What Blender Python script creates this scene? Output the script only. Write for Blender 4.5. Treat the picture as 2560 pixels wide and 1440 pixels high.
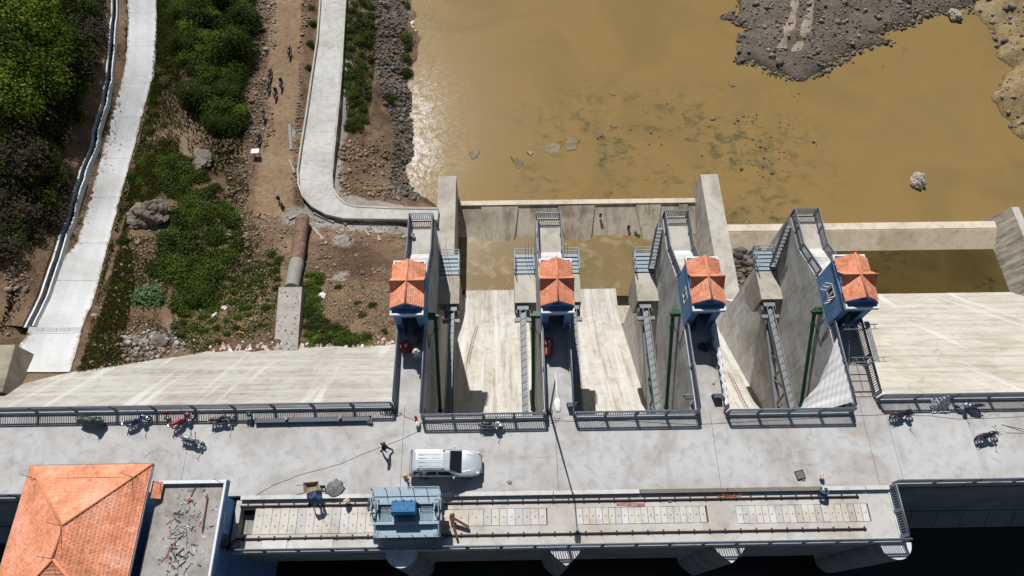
import bpy, bmesh, math, random
import numpy as np
from mathutils import Vector, Matrix

R = math.radians
rnd = random.Random(7)
nrg = np.random.default_rng(11)
scene = bpy.context.scene
for o in list(bpy.data.objects):
    bpy.data.objects.remove(o, do_unlink=True)

# ------------------------------------------------------------------ camera
FPX, TH, PSI, HC = 1707.0, R(26.9), R(0.9), 47.0
_f = np.array([math.sin(PSI), math.cos(PSI), 0.0])
_r = np.array([math.cos(PSI), -math.sin(PSI), 0.0])
_z = np.array([0.0, 0.0, 1.0])
_ax = _f * math.sin(TH) - _z * math.cos(TH)
_up = _f * math.cos(TH) + _z * math.sin(TH)
CAM = np.array([0.0, 0.0, HC])
cam_d = bpy.data.cameras.new('camera')
cam = bpy.data.objects.new('camera', cam_d)
scene.collection.objects.link(cam)
cam_d.sensor_width = 36.0
cam_d.sensor_fit = 'HORIZONTAL'
cam_d.lens = FPX / 2560 * 36.0
cam_d.clip_start = 0.5
cam_d.clip_end = 3000
cam.location = (0, 0, HC)
cam.rotation_euler = (TH, 0, -PSI)
scene.camera = cam

# ------------------------------------------------------------------ light
SUN_TO = Vector((-0.19, 0.83, 1.0)).normalized()
w = bpy.data.worlds.new('World')
scene.world = w
w.use_nodes = True
wn = w.node_tree.nodes
wl = w.node_tree.links
wn.clear()
sky = wn.new('ShaderNodeTexSky')
sky.sky_type = 'NISHITA'
sky.sun_disc = False
sky.sun_elevation = math.asin(SUN_TO.z)
sky.sun_rotation = math.atan2(SUN_TO.x, SUN_TO.y)
sky.air_density = 1.0
sky.dust_density = 0.6
bg = wn.new('ShaderNodeBackground')
bg.inputs['Strength'].default_value = 0.05
wo = wn.new('ShaderNodeOutputWorld')
wl.new(sky.outputs[0], bg.inputs[0])
wl.new(bg.outputs[0], wo.inputs[0])
sun_d = bpy.data.lights.new('sun', 'SUN')
sun_d.energy = 5.0
sun_d.angle = R(0.5)
sun_d.color = (1.0, 0.965, 0.92)
sun = bpy.data.objects.new('sun', sun_d)
scene.collection.objects.link(sun)
sun.rotation_euler = SUN_TO.to_track_quat('Z', 'Y').to_euler()
sun.location = (0, 60, 60)
scene.view_settings.view_transform = 'Standard'
scene.view_settings.look = 'None'
scene.view_settings.exposure = 0.0
scene.view_settings.gamma = 1.0
scene.render.engine = 'CYCLES'
scene.cycles.max_bounces = 5
scene.cycles.diffuse_bounces = 3
scene.cycles.glossy_bounces = 2
scene.cycles.transparent_max_bounces = 6

# ------------------------------------------------------------------ pixels to places
def ray(px, py):
    return _ax + _r * ((px - 1280) / FPX) + _up * ((720 - py) / FPX)

def at(px, py, z=0.0):
    d = ray(px, py)
    p = CAM + d * ((z - HC) / d[2])
    return Vector(p)

def at_x(px, py, x):
    d = ray(px, py)
    return Vector(CAM + d * (x / d[0]))

# ------------------------------------------------------------------ materials
MATS = {}
def _mat(name):
    m = bpy.data.materials.new(name)
    m.use_nodes = True
    nt = m.node_tree
    b = nt.nodes['Principled BSDF']
    return m, nt, b

def rgb(c):
    return (c[0], c[1], c[2], 1.0)

class NT:
    """tiny node helper"""
    def __init__(s, nt):
        s.nt = nt
        g = nt.nodes.new('ShaderNodeNewGeometry')
        s.pos = g.outputs['Position']
        s.geo = g
        tc = nt.nodes.new('ShaderNodeTexCoord')
        s.obj = tc.outputs['Object']
    def link(s, a, b):
        s.nt.links.new(a, b)
    def noise(s, scale, detail=4, rough=0.55, vec=None, dist=0.0):
        n = s.nt.nodes.new('ShaderNodeTexNoise')
        n.inputs['Scale'].default_value = scale
        n.inputs['Detail'].default_value = detail
        n.inputs['Roughness'].default_value = rough
        n.inputs['Distortion'].default_value = dist
        s.link(vec if vec is not None else s.pos, n.inputs['Vector'])
        return n.outputs['Fac']
    def scale(s, v, vec=None, rot=(0, 0, 0)):
        m = s.nt.nodes.new('ShaderNodeMapping')
        m.inputs['Scale'].default_value = v
        m.inputs['Rotation'].default_value = rot
        s.link(vec if vec is not None else s.pos, m.inputs['Vector'])
        return m.outputs[0]
    def voro(s, scale, feature='F1', vec=None, out='Distance'):
        n = s.nt.nodes.new('ShaderNodeTexVoronoi')
        n.feature = feature
        n.inputs['Scale'].default_value = scale
        s.link(vec if vec is not None else s.pos, n.inputs['Vector'])
        return n.outputs[out]
    def wave(s, scale, dist, dscale, direction='X', vec=None):
        n = s.nt.nodes.new('ShaderNodeTexWave')
        n.bands_direction = direction
        n.inputs['Scale'].default_value = scale
        n.inputs['Distortion'].default_value = dist
        n.inputs['Detail Scale'].default_value = dscale
        n.inputs['Detail'].default_value = 3
        s.link(vec if vec is not None else s.pos, n.inputs['Vector'])
        return n.outputs['Fac']
    def ramp(s, fac, stops, mode='LINEAR'):
        n = s.nt.nodes.new('ShaderNodeValToRGB')
        cr = n.color_ramp
        cr.interpolation = mode
        while len(cr.elements) < len(stops):
            cr.elements.new(0.5)
        for e, (p, c) in zip(cr.elements, stops):
            e.position = p
            e.color = rgb(c) if not isinstance(c, (int, float)) else (c, c, c, 1)
        s.link(fac, n.inputs[0])
        return n.outputs[0]
    def mix(s, fac, a, b, mode='MIX'):
        n = s.nt.nodes.new('ShaderNodeMix')
        n.data_type = 'RGBA'
        n.blend_type = mode
        n.clamp_factor = True
        for val, sock in ((fac, n.inputs[0]), (a, n.inputs[6]), (b, n.inputs[7])):
            if isinstance(val, (int, float)):
                sock.default_value = val
            elif isinstance(val, tuple):
                sock.default_value = rgb(val)
            else:
                s.link(val, sock)
        return n.outputs[2]
    def math(s, op, a, b=0.5):
        n = s.nt.nodes.new('ShaderNodeMath')
        n.operation = op
        for val, sock in ((a, n.inputs[0]), (b, n.inputs[1])):
            if isinstance(val, (int, float)):
                sock.default_value = val
            else:
                s.link(val, sock)
        return n.outputs[0]
    def sep(s, vec=None):
        n = s.nt.nodes.new('ShaderNodeSeparateXYZ')
        s.link(vec if vec is not None else s.pos, n.inputs[0])
        return n.outputs
    def bump(s, h, strength, dist, b):
        n = s.nt.nodes.new('ShaderNodeBump')
        n.inputs['Strength'].default_value = strength
        n.inputs['Distance'].default_value = dist
        s.link(h, n.inputs['Height'])
        s.link(n.outputs[0], b.inputs['Normal'])

def plain(name, col, rough=0.6, metal=0.0, var=0.12, scale=6.0, spec=0.5):
    """painted / worn surface: base colour with dirt variation and slight relief"""
    if name in MATS:
        return MATS[name]
    m, nt, b = _mat(name)
    h = NT(nt)
    n = h.noise(scale, 5, 0.6, h.obj)
    dark = tuple(max(0, c * (1 - var * 1.6)) for c in col)
    lite = tuple(min(1, c * (1 + var)) for c in col)
    h.link(h.ramp(n, [(0.3, dark), (0.55, col), (0.75, lite)]), b.inputs['Base Color'])
    b.inputs['Roughness'].default_value = rough
    b.inputs['Metallic'].default_value = metal
    b.inputs['Specular IOR Level'].default_value = spec
    MATS[name] = m
    return m

def concrete(name, base, stain, blot=0.5, streak=None, form=None, scale=1.0, lines=None, crack=True, diag=None, silt=None):
    """cast concrete: broad blotches, stains, speckle; optional streaks along an axis and formwork joints"""
    if name in MATS:
        return MATS[name]
    m, nt, b = _mat(name)
    h = NT(nt)
    n1 = h.noise(0.22 * scale, 5, 0.6, dist=0.6)
    n2 = h.noise(1.3 * scale, 6, 0.65, dist=0.3)
    n3 = h.noise(16 * scale, 4, 0.7)
    lite = tuple(min(1, c * 1.12) for c in base)
    c1 = h.ramp(n1, [(0.36, stain), (0.52, base), (0.7, lite)])
    c1 = h.mix(blot, base, c1)
    d = h.ramp(n2, [(0.34, 0.72), (0.5, 1.0), (0.68, 1.06)])
    c = h.mix(0.7, c1, d, 'MULTIPLY')
    c = h.mix(0.5, c, h.ramp(n3, [(0.3, 0.72), (0.5, 1.0), (0.8, 1.1)]), 'MULTIPLY')
    if streak:
        sc, amt, tone = streak
        ns = h.noise(1.0, 5, 0.7, h.scale(sc))
        c = h.mix(h.math('MULTIPLY', h.ramp(ns, [(0.48, 0.0), (0.62, 1.0)]), amt), c, tone)
        nd = h.noise(1.0, 5, 0.7, h.scale(tuple(q * 1.7 for q in sc)))
        c = h.mix(h.math('MULTIPLY', h.ramp(nd, [(0.35, 1.0), (0.48, 0.0)]), amt * 0.8), c, tuple(q * 0.55 for q in stain))
    if lines:
        axis, sp, tone, amt = lines
        s = h.sep()[axis]
        wob = h.math('MULTIPLY', h.noise(0.5, 3), 0.18)
        fr = h.math('FRACT', h.math('DIVIDE', h.math('ADD', s, wob), sp))
        lm = h.ramp(fr, [(0.0, 1.0), (0.05, 1.0), (0.1, 0.0), (1.0, 0.0)])
        lm = h.math('MULTIPLY', lm, h.ramp(h.noise(0.35, 4), [(0.4, 0.0), (0.6, 1.0)]))
        c = h.mix(h.math('MULTIPLY', lm, amt), c, tone)
    if silt:
        y0, y1, tone, amt = silt
        sy = h.sep()[1]
        e = h.ramp(h.math('DIVIDE', h.math('SUBTRACT', sy, y0), y1 - y0), [(0.0, 1.0), (0.07, 0.3), (0.3, 0.0), (0.58, 0.0), (0.8, 0.6), (1.0, 1.0)])
        e = h.math('MULTIPLY', e, h.ramp(h.noise(0.45, 6, 0.7, dist=0.5), [(0.38, 0.0), (0.62, 1.0)]))
        c = h.mix(h.math('MULTIPLY', e, amt), c, tone)
        bl = h.math('MULTIPLY', h.ramp(h.noise(0.9, 6, 0.75, dist=0.4), [(0.63, 0.0), (0.70, 1.0)]), 0.35)
        c = h.mix(bl, c, tuple(q * 0.8 for q in tone))
    if diag:
        rot, sc, amt, tone = diag
        nd2 = h.noise(1.0, 4, 0.6, h.scale(sc, rot=rot), dist=0.5)
        c = h.mix(h.math('MULTIPLY', h.ramp(nd2, [(0.56, 0.0), (0.64, 1.0)]), amt), c, tone)
    hgt = n3
    if form:
        br = nt.nodes.new('ShaderNodeTexBrick')
        br.inputs['Scale'].default_value = 1.0
        br.inputs['Brick Width'].default_value = form[0]
        br.inputs['Row Height'].default_value = form[1]
        br.inputs['Mortar Size'].default_value = 0.022
        br.inputs['Mortar Smooth'].default_value = 0.3
        br.inputs['Color1'].default_value = (0.84, 0.84, 0.84, 1)
        br.inputs['Color2'].default_value = (1.06, 1.06, 1.05, 1)
        br.inputs['Mortar'].default_value = (0.45, 0.44, 0.42, 1)
        cx = nt.nodes.new('ShaderNodeCombineXYZ')
        sp = h.sep()
        h.link(sp[form[2]], cx.inputs[0])
        h.link(sp[2], cx.inputs[1])
        h.link(cx.outputs[0], br.inputs['Vector'])
        c = h.mix(0.8, c, br.outputs['Color'], 'MULTIPLY')
    if crack:
        v = h.voro(0.16, 'DISTANCE_TO_EDGE', h.scale((1, 1, 1)))
        nn = h.math('ADD', v, h.math('MULTIPLY', h.math('SUBTRACT', h.noise(1.5, 5), 0.5), 0.12))
        cm = h.ramp(h.math('ABSOLUTE', nn, 0), [(0.0, 1.0), (0.006, 0.0)])
        cm = h.math('MULTIPLY', cm, h.ramp(h.noise(0.12, 2), [(0.5, 0.0), (0.56, 0.5)]))
        c = h.mix(cm, c, (0.16, 0.15, 0.14))
    h.link(c, b.inputs['Base Color'])
    b.inputs['Roughness'].default_value = 0.9
    b.inputs['Specular IOR Level'].default_value = 0.25
    h.bump(hgt, 0.35, 0.02, b)
    MATS[name] = m
    return m

def soil_nodes(h, c1, c2, c3, peb=(0.42, 0.38, 0.32), amt=0.6):
    a = h.ramp(h.noise(0.16, 6, 0.62, dist=0.8), [(0.34, c1), (0.5, c2), (0.66, c3)])
    d = h.ramp(h.noise(1.6, 6, 0.7, dist=0.4), [(0.3, 0.5), (0.5, 1.0), (0.72, 1.25)])
    c = h.mix(0.85, a, d, 'MULTIPLY')
    v = h.voro(5.5)
    cl = h.voro(5.5, out='Color')
    pm = h.ramp(v, [(0.18, 1.0), (0.34, 0.0)])
    pm = h.math('MULTIPLY', pm, h.ramp(h.noise(0.5, 4), [(0.46, 0.0), (0.64, amt)]))
    c = h.mix(pm, c, h.mix(0.5, peb, cl, 'MULTIPLY'))
    f = h.noise(12, 5, 0.7)
    c = h.mix(0.6, c, h.ramp(f, [(0.28, 0.45), (0.5, 1.0), (0.78, 1.3)]), 'MULTIPLY')
    return c, h.math('ADD', h.noise(3.5, 6, 0.7), h.math('MULTIPLY', pm, 0.4))

def soil(name, c1, c2, c3, peb=(0.42, 0.38, 0.32), amt=0.6, over=(), wet=None):
    """earth; over = ((attribute, c1, c2, c3), ...) other earths laid over it where a mesh attribute says so"""
    if name in MATS:
        return MATS[name]
    m, nt, b = _mat(name)
    h = NT(nt)
    c, hg = soil_nodes(h, c1, c2, c3, peb, amt)
    for (att, d1, d2, d3, pa) in over:
        a = nt.nodes.new('ShaderNodeAttribute')
        a.attribute_name = att
        f = h.math('ADD', a.outputs['Fac'], h.math('MULTIPLY', h.math('SUBTRACT', h.noise(0.6, 5, 0.65), 0.5), 1.3))
        c2_, _ = soil_nodes(h, d1, d2, d3, peb, pa)
        c = h.mix(h.ramp(f, [(0.35, 0.0), (0.65, 1.0)]), c, c2_)
    if wet is not None:
        zz = h.math('ADD', h.math('SUBTRACT', h.sep()[2], wet), h.math('MULTIPLY', h.noise(1.1, 4), 0.3))
        c = h.mix(h.ramp(zz, [(0.15, 1.0), (0.5, 0.0)]), c, h.mix(1.0, c, (0.5, 0.47, 0.42), 'MULTIPLY'))
    h.link(c, b.inputs['Base Color'])
    b.inputs['Roughness'].default_value = 0.95
    b.inputs['Specular IOR Level'].default_value = 0.15
    h.bump(hg, 0.9, 0.16, b)
    MATS[name] = m
    return m

def rock_mat(name, a, bcol):
    if name in MATS:
        return MATS[name]
    m, nt, b = _mat(name)
    h = NT(nt)
    i = h.geo.outputs['Random Per Island']
    c = h.ramp(i, [(0.0, a), (0.5, bcol), (1.0, tuple(q * 1.35 for q in bcol))])
    c = h.mix(0.7, c, h.ramp(h.noise(7, 5, 0.7), [(0.3, 0.5), (0.55, 1.0), (0.75, 1.25)]), 'MULTIPLY')
    h.link(c, b.inputs['Base Color'])
    b.inputs['Roughness'].default_value = 0.9
    h.bump(h.noise(9, 5, 0.7), 0.6, 0.05, b)
    MATS[name] = m
    return m

def leaf_mat(name, cols, trans=0.25):
    if name in MATS:
        return MATS[name]
    m, nt, b = _mat(name)
    h = NT(nt)
    i = h.geo.outputs['Random Per Island']
    c = h.ramp(i, [(k / (len(cols) - 1), q) for k, q in enumerate(cols)])
    c = h.mix(0.6, c, h.ramp(h.noise(0.7, 3), [(0.3, 0.55), (0.5, 1.0), (0.7, 1.4)]), 'MULTIPLY')
    h.link(c, b.inputs['Base Color'])
    b.inputs['Roughness'].default_value = 0.7
    b.inputs['Specular IOR Level'].default_value = 0.08
    tr = nt.nodes.new('ShaderNodeBsdfTranslucent')
    h.link(h.mix(1.0, c, (1.3, 1.5, 0.6), 'MULTIPLY'), tr.inputs['Color'])
    mx = nt.nodes.new('ShaderNodeMixShader')
    mx.inputs[0].default_value = trans
    out = [n for n in nt.nodes if n.type == 'OUTPUT_MATERIAL'][0]
    h.link(b.outputs[0], mx.inputs[1])
    h.link(tr.outputs[0], mx.inputs[2])
    h.link(mx.outputs[0], out.inputs['Surface'])
    MATS[name] = m
    return m

def tile_mat(name, col):
    """fired clay tiles: sun-bleached and sooty areas, small lichen marks"""
    if name in MATS:
        return MATS[name]
    m, nt, b = _mat(name)
    h = NT(nt)
    c = h.ramp(h.noise(0.5, 5, 0.6, dist=0.6), [(0.32, tuple(q * 0.74 for q in col)), (0.5, col), (0.68, (min(1, col[0] * 1.08), col[1] * 1.32, col[2] * 1.6))])
    c = h.mix(0.75, c, h.ramp(h.noise(9, 5, 0.75), [(0.3, 0.58), (0.5, 1.0), (0.7, 1.16)]), 'MULTIPLY')
    vc = nt.nodes.new('ShaderNodeSeparateColor')
    h.link(h.voro(4.6, out='Color'), vc.inputs[0])
    c = h.mix(1.0, c, h.ramp(vc.outputs[0], [(0.0, 0.78), (0.25, 0.95), (0.8, 1.04), (1.0, 1.2)]), 'MULTIPLY')
    oi = nt.nodes.new('ShaderNodeObjectInfo')
    c = h.mix(1.0, c, h.ramp(oi.outputs['Random'], [(0.0, (0.84, 0.84, 0.88)), (1.0, (1.06, 1.1, 1.16))]), 'MULTIPLY')
    lm = h.math('MULTIPLY', h.ramp(h.noise(3.2, 5, 0.7), [(0.60, 0.0), (0.70, 1.0)]), 0.55)
    c = h.mix(lm, c, (0.26, 0.17, 0.12))
    h.link(c, b.inputs['Base Color'])
    b.inputs['Roughness'].default_value = 0.85
    b.inputs['Specular IOR Level'].default_value = 0.2
    MATS[name] = m
    return m

def metal_paint(name, col, rough=0.35, coat=0.6):
    if name in MATS:
        return MATS[name]
    m, nt, b = _mat(name)
    h = NT(nt)
    c = h.mix(0.35, col, h.ramp(h.noise(3, 5, 0.6, h.obj), [(0.35, 0.7), (0.6, 1.08)]), 'MULTIPLY')
    h.link(c, b.inputs['Base Color'])
    b.inputs['Roughness'].default_value = rough
    b.inputs['Metallic'].default_value = 0.35
    b.inputs['Coat Weight'].default_value = coat
    b.inputs['Coat Roughness'].default_value = 0.1
    MATS[name] = m
    return m

# ------------------------------------------------------------------ mesh building
COL = scene.collection
def origin(p):
    v = Vector((0, 0, 0))
    while p is not None:
        v += p.location
        p = p.parent
    return v

def link_mesh(name, me, mats, parent=None, smooth=False, kind=None):
    o = bpy.data.objects.new(name, me)
    for m in (mats if isinstance(mats, (list, tuple)) else [mats]):
        if m is not None:
            me.materials.append(m)
    COL.objects.link(o)
    if parent is not None:
        o.parent = parent
    if smooth:
        me.polygons.foreach_set('use_smooth', [True] * len(me.polygons))
    if kind:
        o['kind'] = kind
    return o

class MB:
    def __init__(s):
        s.v = []
        s.f = []
        s.m = []
        s.cm = 0
    def add(s, vs, fs):
        k = len(s.v)
        s.v += [tuple(q) for q in vs]
        for f in fs:
            s.f.append(tuple(i + k for i in f))
            s.m.append(s.cm)
        return s
    def box(s, x0, x1, y0, y1, z0, z1):
        vs = [(x, y, z) for z in (z0, z1) for y in (y0, y1) for x in (x0, x1)]
        return s.add(vs, [(0, 2, 3, 1), (4, 5, 7, 6), (0, 1, 5, 4), (2, 6, 7, 3), (0, 4, 6, 2), (1, 3, 7, 5)])
    def obox(s, c, ex, ey, ez):
        """box from centre and three half-extent vectors"""
        c, ex, ey, ez = (Vector(q) for q in (c, ex, ey, ez))
        vs = [c + ex * i + ey * j + ez * k for k in (-1, 1) for j in (-1, 1) for i in (-1, 1)]
        return s.add(vs, [(0, 2, 3, 1), (4, 5, 7, 6), (0, 1, 5, 4), (2, 6, 7, 3), (0, 4, 6, 2), (1, 3, 7, 5)])
    def beam(s, a, b, w, h=None, upv=(0, 0, 1)):
        """rectangular bar between two points"""
        a, b = Vector(a), Vector(b)
        h = h or w
        d = (b - a)
        n = d.normalized()
        u = Vector(upv)
        if abs(n.dot(u)) > 0.98:
            u = Vector((0, 1, 0))
        sd = n.cross(u).normalized()
        u = sd.cross(n)
        return s.obox((a + b) / 2, d / 2, sd * (w / 2), u * (h / 2))
    def cyl(s, a, b, r0, r1=None, n=8, cap=True):
        a, b = Vector(a), Vector(b)
        r1 = r0 if r1 is None else r1
        d = (b - a).normalized()
        u = Vector((0, 0, 1)) if abs(d.z) < 0.9 else Vector((1, 0, 0))
        x = d.cross(u).normalized()
        y = d.cross(x)
        vs = []
        for p, r in ((a, r0), (b, r1)):
            for k in range(n):
                t = 2 * math.pi * k / n
                vs.append(p + x * (r * math.cos(t)) + y * (r * math.sin(t)))
        fs = [(k, (k + 1) % n, n + (k + 1) % n, n + k) for k in range(n)]
        if cap:
            fs += [tuple(range(n - 1, -1, -1)), tuple(range(n, 2 * n))]
        return s.add(vs, fs)
    def tube(s, pts, r, n=6, close=False):
        pts = [Vector(p) for p in pts]
        rs = r if isinstance(r, (list, tuple)) else [r] * len(pts)
        vs = []
        N = len(pts)
        for i, p in enumerate(pts):
            a = pts[(i - 1) % N] if (i > 0 or close) else p
            b = pts[(i + 1) % N] if (i < N - 1 or close) else p
            d = (b - a).normalized()
            u = Vector((0, 0, 1)) if abs(d.z) < 0.95 else Vector((1, 0, 0))
            x = d.cross(u).normalized()
            y = d.cross(x)
            for k in range(n):
                t = 2 * math.pi * k / n
                vs.append(p + x * (rs[i] * math.cos(t)) + y * (rs[i] * math.sin(t)))
        fs = []
        for i in range(N if close else N - 1):
            j = (i + 1) % N
            for k in range(n):
                fs.append((i * n + k, i * n + (k + 1) % n, j * n + (k + 1) % n, j * n + k))
        if not close:
            fs += [tuple(range(n - 1, -1, -1)), tuple(range((N - 1) * n, N * n))]
        return s.add(vs, fs)
    def prism(s, poly, z0, z1):
        n = len(poly)
        zz0 = z0 if isinstance(z0, (list, tuple)) else [z0] * n
        zz1 = z1 if isinstance(z1, (list, tuple)) else [z1] * n
        vs = [(p[0], p[1], q) for p, q in zip(poly, zz0)] + [(p[0], p[1], q) for p, q in zip(poly, zz1)]
        fs = [tuple(range(n - 1, -1, -1)), tuple(range(n, 2 * n))]
        fs += [(k, (k + 1) % n, n + (k + 1) % n, n + k) for k in range(n)]
        return s.add(vs, fs)
    def extrude_x(s, prof, x0, x1):
        """profile of (y, z) points swept along x"""
        n = len(prof)
        vs = [(x0, y, z) for y, z in prof] + [(x1, y, z) for y, z in prof]
        fs = [tuple(range(n)), tuple(range(2 * n - 1, n - 1, -1))]
        fs += [((k + 1) % n, k, n + k, n + (k + 1) % n) for k in range(n)]
        return s.add(vs, fs)
    def extrude_y(s, prof, y0, y1):
        n = len(prof)
        vs = [(x, y0, z) for x, z in prof] + [(x, y1, z) for x, z in prof]
        fs = [tuple(range(n - 1, -1, -1)), tuple(range(n, 2 * n))]
        fs += [(k, (k + 1) % n, n + (k + 1) % n, n + k) for k in range(n)]
        return s.add(vs, fs)
    def ball(s, c, rx, ry=None, rz=None, n=10, m=6, jit=0.0, rg=None):
        ry = rx if ry is None else ry
        rz = rx if rz is None else rz
        vs = [(c[0], c[1], c[2] - rz)]
        for j in range(1, m):
            t = math.pi * j / m - math.pi / 2
            for k in range(n):
                p = 2 * math.pi * k / n
                q = 1 + (rg.uniform(-jit, jit) if rg else 0)
                vs.append((c[0] + rx * q * math.cos(t) * math.cos(p), c[1] + ry * q * math.cos(t) * math.sin(p), c[2] + rz * q * math.sin(t)))
        vs.append((c[0], c[1], c[2] + rz))
        fs = [(0, 1 + (k + 1) % n, 1 + k) for k in range(n)]
        for j in range(m - 2):
            for k in range(n):
                a = 1 + j * n + k
                b = 1 + j * n + (k + 1) % n
                fs.append((a, b, b + n, a + n))
        L = len(vs) - 1
        fs += [(L, 1 + (m - 2) * n + k, 1 + (m - 2) * n + (k + 1) % n) for k in range(n)]
        return s.add(vs, fs)
    def torus(s, c, axis, R0, r, n=18, m=6):
        c = Vector(c)
        ax = Vector(axis).normalized()
        u = Vector((0, 0, 1)) if abs(ax.z) < 0.9 else Vector((1, 0, 0))
        x = ax.cross(u).normalized()
        y = ax.cross(x)
        vs = []
        for i in range(n):
            t = 2 * math.pi * i / n
            dr = x * math.cos(t) + y * math.sin(t)
            for j in range(m):
                p = 2 * math.pi * j / m
                vs.append(c + dr * (R0 + r * math.cos(p)) + ax * (r * math.sin(p)))
        fs = [(i * m + j, ((i + 1) % n) * m + j, ((i + 1) % n) * m + (j + 1) % m, i * m + (j + 1) % m) for i in range(n) for j in range(m)]
        return s.add(vs, fs)
    def loft(s, rings, cap=True):
        n = len(rings[0])
        vs = [p for r in rings for p in r]
        fs = []
        for i in range(len(rings) - 1):
            for k in range(n):
                fs.append((i * n + k, i * n + (k + 1) % n, (i + 1) * n + (k + 1) % n, (i + 1) * n + k))
        if cap:
            fs += [tuple(range(n - 1, -1, -1)), tuple(range((len(rings) - 1) * n, len(rings) * n))]
        return s.add(vs, fs)
    def grid(s, rows):
        """rows of points"""
        n = len(rows[0])
        vs = [p for r in rows for p in r]
        fs = [(i * n + k, i * n + k + 1, (i + 1) * n + k + 1, (i + 1) * n + k) for i in range(len(rows) - 1) for k in range(n - 1)]
        return s.add(vs, fs)
    def mesh(s, name, off=None, fix=True):
        me = bpy.data.meshes.new(name)
        off = off or Vector((0, 0, 0))
        me.from_pydata([(a - off.x, b - off.y, c - off.z) for a, b, c in s.v], [], s.f)
        if any(s.m):
            me.polygons.foreach_set('material_index', s.m)
        if fix:
            bm = bmesh.new()
            bm.from_mesh(me)
            bmesh.ops.recalc_face_normals(bm, faces=bm.faces)
            bm.to_mesh(me)
            bm.free()
        me.update()
        return me
    def build(s, name, mats, parent=None, smooth=False, world=False, kind=None, fix=True):
        """world=True: the coordinates are world ones, shift them under the parent"""
        me = s.mesh(name, origin(parent) if world else None, fix)
        return link_mesh(name, me, mats, parent, smooth, kind)

def tag(o, label=None, cat=None, group=None, kind=None):
    if label:
        o['label'] = label
    if cat:
        o['category'] = cat
    if group:
        o['group'] = group
    if kind:
        o['kind'] = kind
    return o

def thing(name, label, cat, loc=(0, 0, 0), rz=0.0, group=None, rot=None):
    o = bpy.data.objects.new(name, None)
    o.empty_display_size = 0.3
    COL.objects.link(o)
    o.location = loc
    o.rotation_euler = rot if rot else (0, 0, rz)
    return tag(o, label, cat, group)

def copy_tree(o, loc=None, rz=None, label=None, group=None, scale=None):
    c = o.copy()
    COL.objects.link(c)
    for ch in list(o.children):
        d = ch.copy()
        COL.objects.link(d)
        d.parent = c
        for g in list(ch.children):
            e = g.copy()
            COL.objects.link(e)
            e.parent = d
    if loc is not None:
        c.location = loc
    if rz is not None:
        c.rotation_euler = (0, 0, rz)
    if scale is not None:
        c.scale = scale if isinstance(scale, (tuple, list)) else (scale,) * 3
    return tag(c, label, None, group)

def np_mesh(name, verts, faces, mat, parent=None, kind=None, smooth=False):
    """fast mesh from numpy arrays, faces (n,3) or (n,4)"""
    me = bpy.data.meshes.new(name)
    k = faces.shape[1]
    me.vertices.add(len(verts))
    me.vertices.foreach_set('co', np.asarray(verts, dtype=np.float32).ravel())
    me.loops.add(faces.size)
    me.loops.foreach_set('vertex_index', faces.astype(np.int32).ravel())
    me.polygons.add(len(faces))
    me.polygons.foreach_set('loop_start', np.arange(0, faces.size, k, dtype=np.int32))
    me.update(calc_edges=True)
    me.validate()
    return link_mesh(name, me, mat, parent, smooth, kind)

# value noise for relief, vectorised
_perm = nrg.random((257, 257))
def vnoise(x, y, s):
    x = np.asarray(x) / s + 1000.3
    y = np.asarray(y) / s + 1000.7
    xi = np.floor(x).astype(int)
    yi = np.floor(y).astype(int)
    fx = x - xi
    fy = y - yi
    fx = fx * fx * (3 - 2 * fx)
    fy = fy * fy * (3 - 2 * fy)
    a = _perm[xi % 256, yi % 256]
    b = _perm[(xi + 1) % 256, yi % 256]
    c = _perm[xi % 256, (yi + 1) % 256]
    d = _perm[(xi + 1) % 256, (yi + 1) % 256]
    return (a * (1 - fx) + b * fx) * (1 - fy) + (c * (1 - fx) + d * fx) * fy - 0.5
def fbm(x, y, s, o=4):
    t = 0
    a = 1.0
    for k in range(o):
        t = t + a * vnoise(x + 17.3 * k, y - 9.1 * k, s)
        s *= 0.5
        a *= 0.5
    return t
# ================================================================== MATERIALS IN USE
M_DECK = concrete('deck_concrete', (0.48, 0.48, 0.475), (0.39, 0.36, 0.335), 0.9, silt=(8.5, 14.6, (0.33, 0.285, 0.25), 0.75), lines=(0, 5.37, (0.36, 0.345, 0.325), 0.5))
M_RDECK = concrete('rail_deck_concrete', (0.50, 0.49, 0.46), (0.42, 0.37, 0.31), 0.7)
M_PIER = concrete('pier_concrete', (0.56, 0.55, 0.525), (0.36, 0.335, 0.30), 0.8, streak=((0.9, 0.9, 0.12), 0.5, (0.63, 0.61, 0.56)), form=(2.4, 1.2, 1))
M_CHUTE = concrete('chute_concrete', (0.50, 0.475, 0.43), (0.43, 0.375, 0.30), 0.8, streak=((0.9, 0.05, 0.05), 0.85, (0.57, 0.56, 0.53)), lines=(1, 2.1, (0.40, 0.35, 0.28), 0.3))
M_FACE = concrete('dam_face_concrete', (0.405, 0.39, 0.35), (0.33, 0.305, 0.26), 0.8, streak=((0.05, 0.7, 0.7), 0.5, (0.49, 0.475, 0.44)), lines=(2, 1.5, (0.56, 0.55, 0.52), 0.8), diag=((0, 0, 0.9), (0.6, 0.04, 0.04), 0.7, (0.57, 0.56, 0.53)))
M_FACER = concrete('right_face_concrete', (0.50, 0.465, 0.405), (0.40, 0.35, 0.285), 0.8, streak=((0.05, 0.7, 0.7), 0.55, (0.55, 0.52, 0.46)), lines=(2, 1.9, (0.39, 0.34, 0.28), 0.6), diag=((0, 0, -0.85), (0.5, 0.03, 0.03), 0.8, (0.60, 0.59, 0.56)))
M_WALL = concrete('basin_concrete', (0.46, 0.41, 0.33), (0.30, 0.25, 0.19), 0.8, streak=((0.5, 0.5, 0.1), 0.5, (0.5, 0.46, 0.38)), form=(3.0, 1.4, 0))
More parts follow.
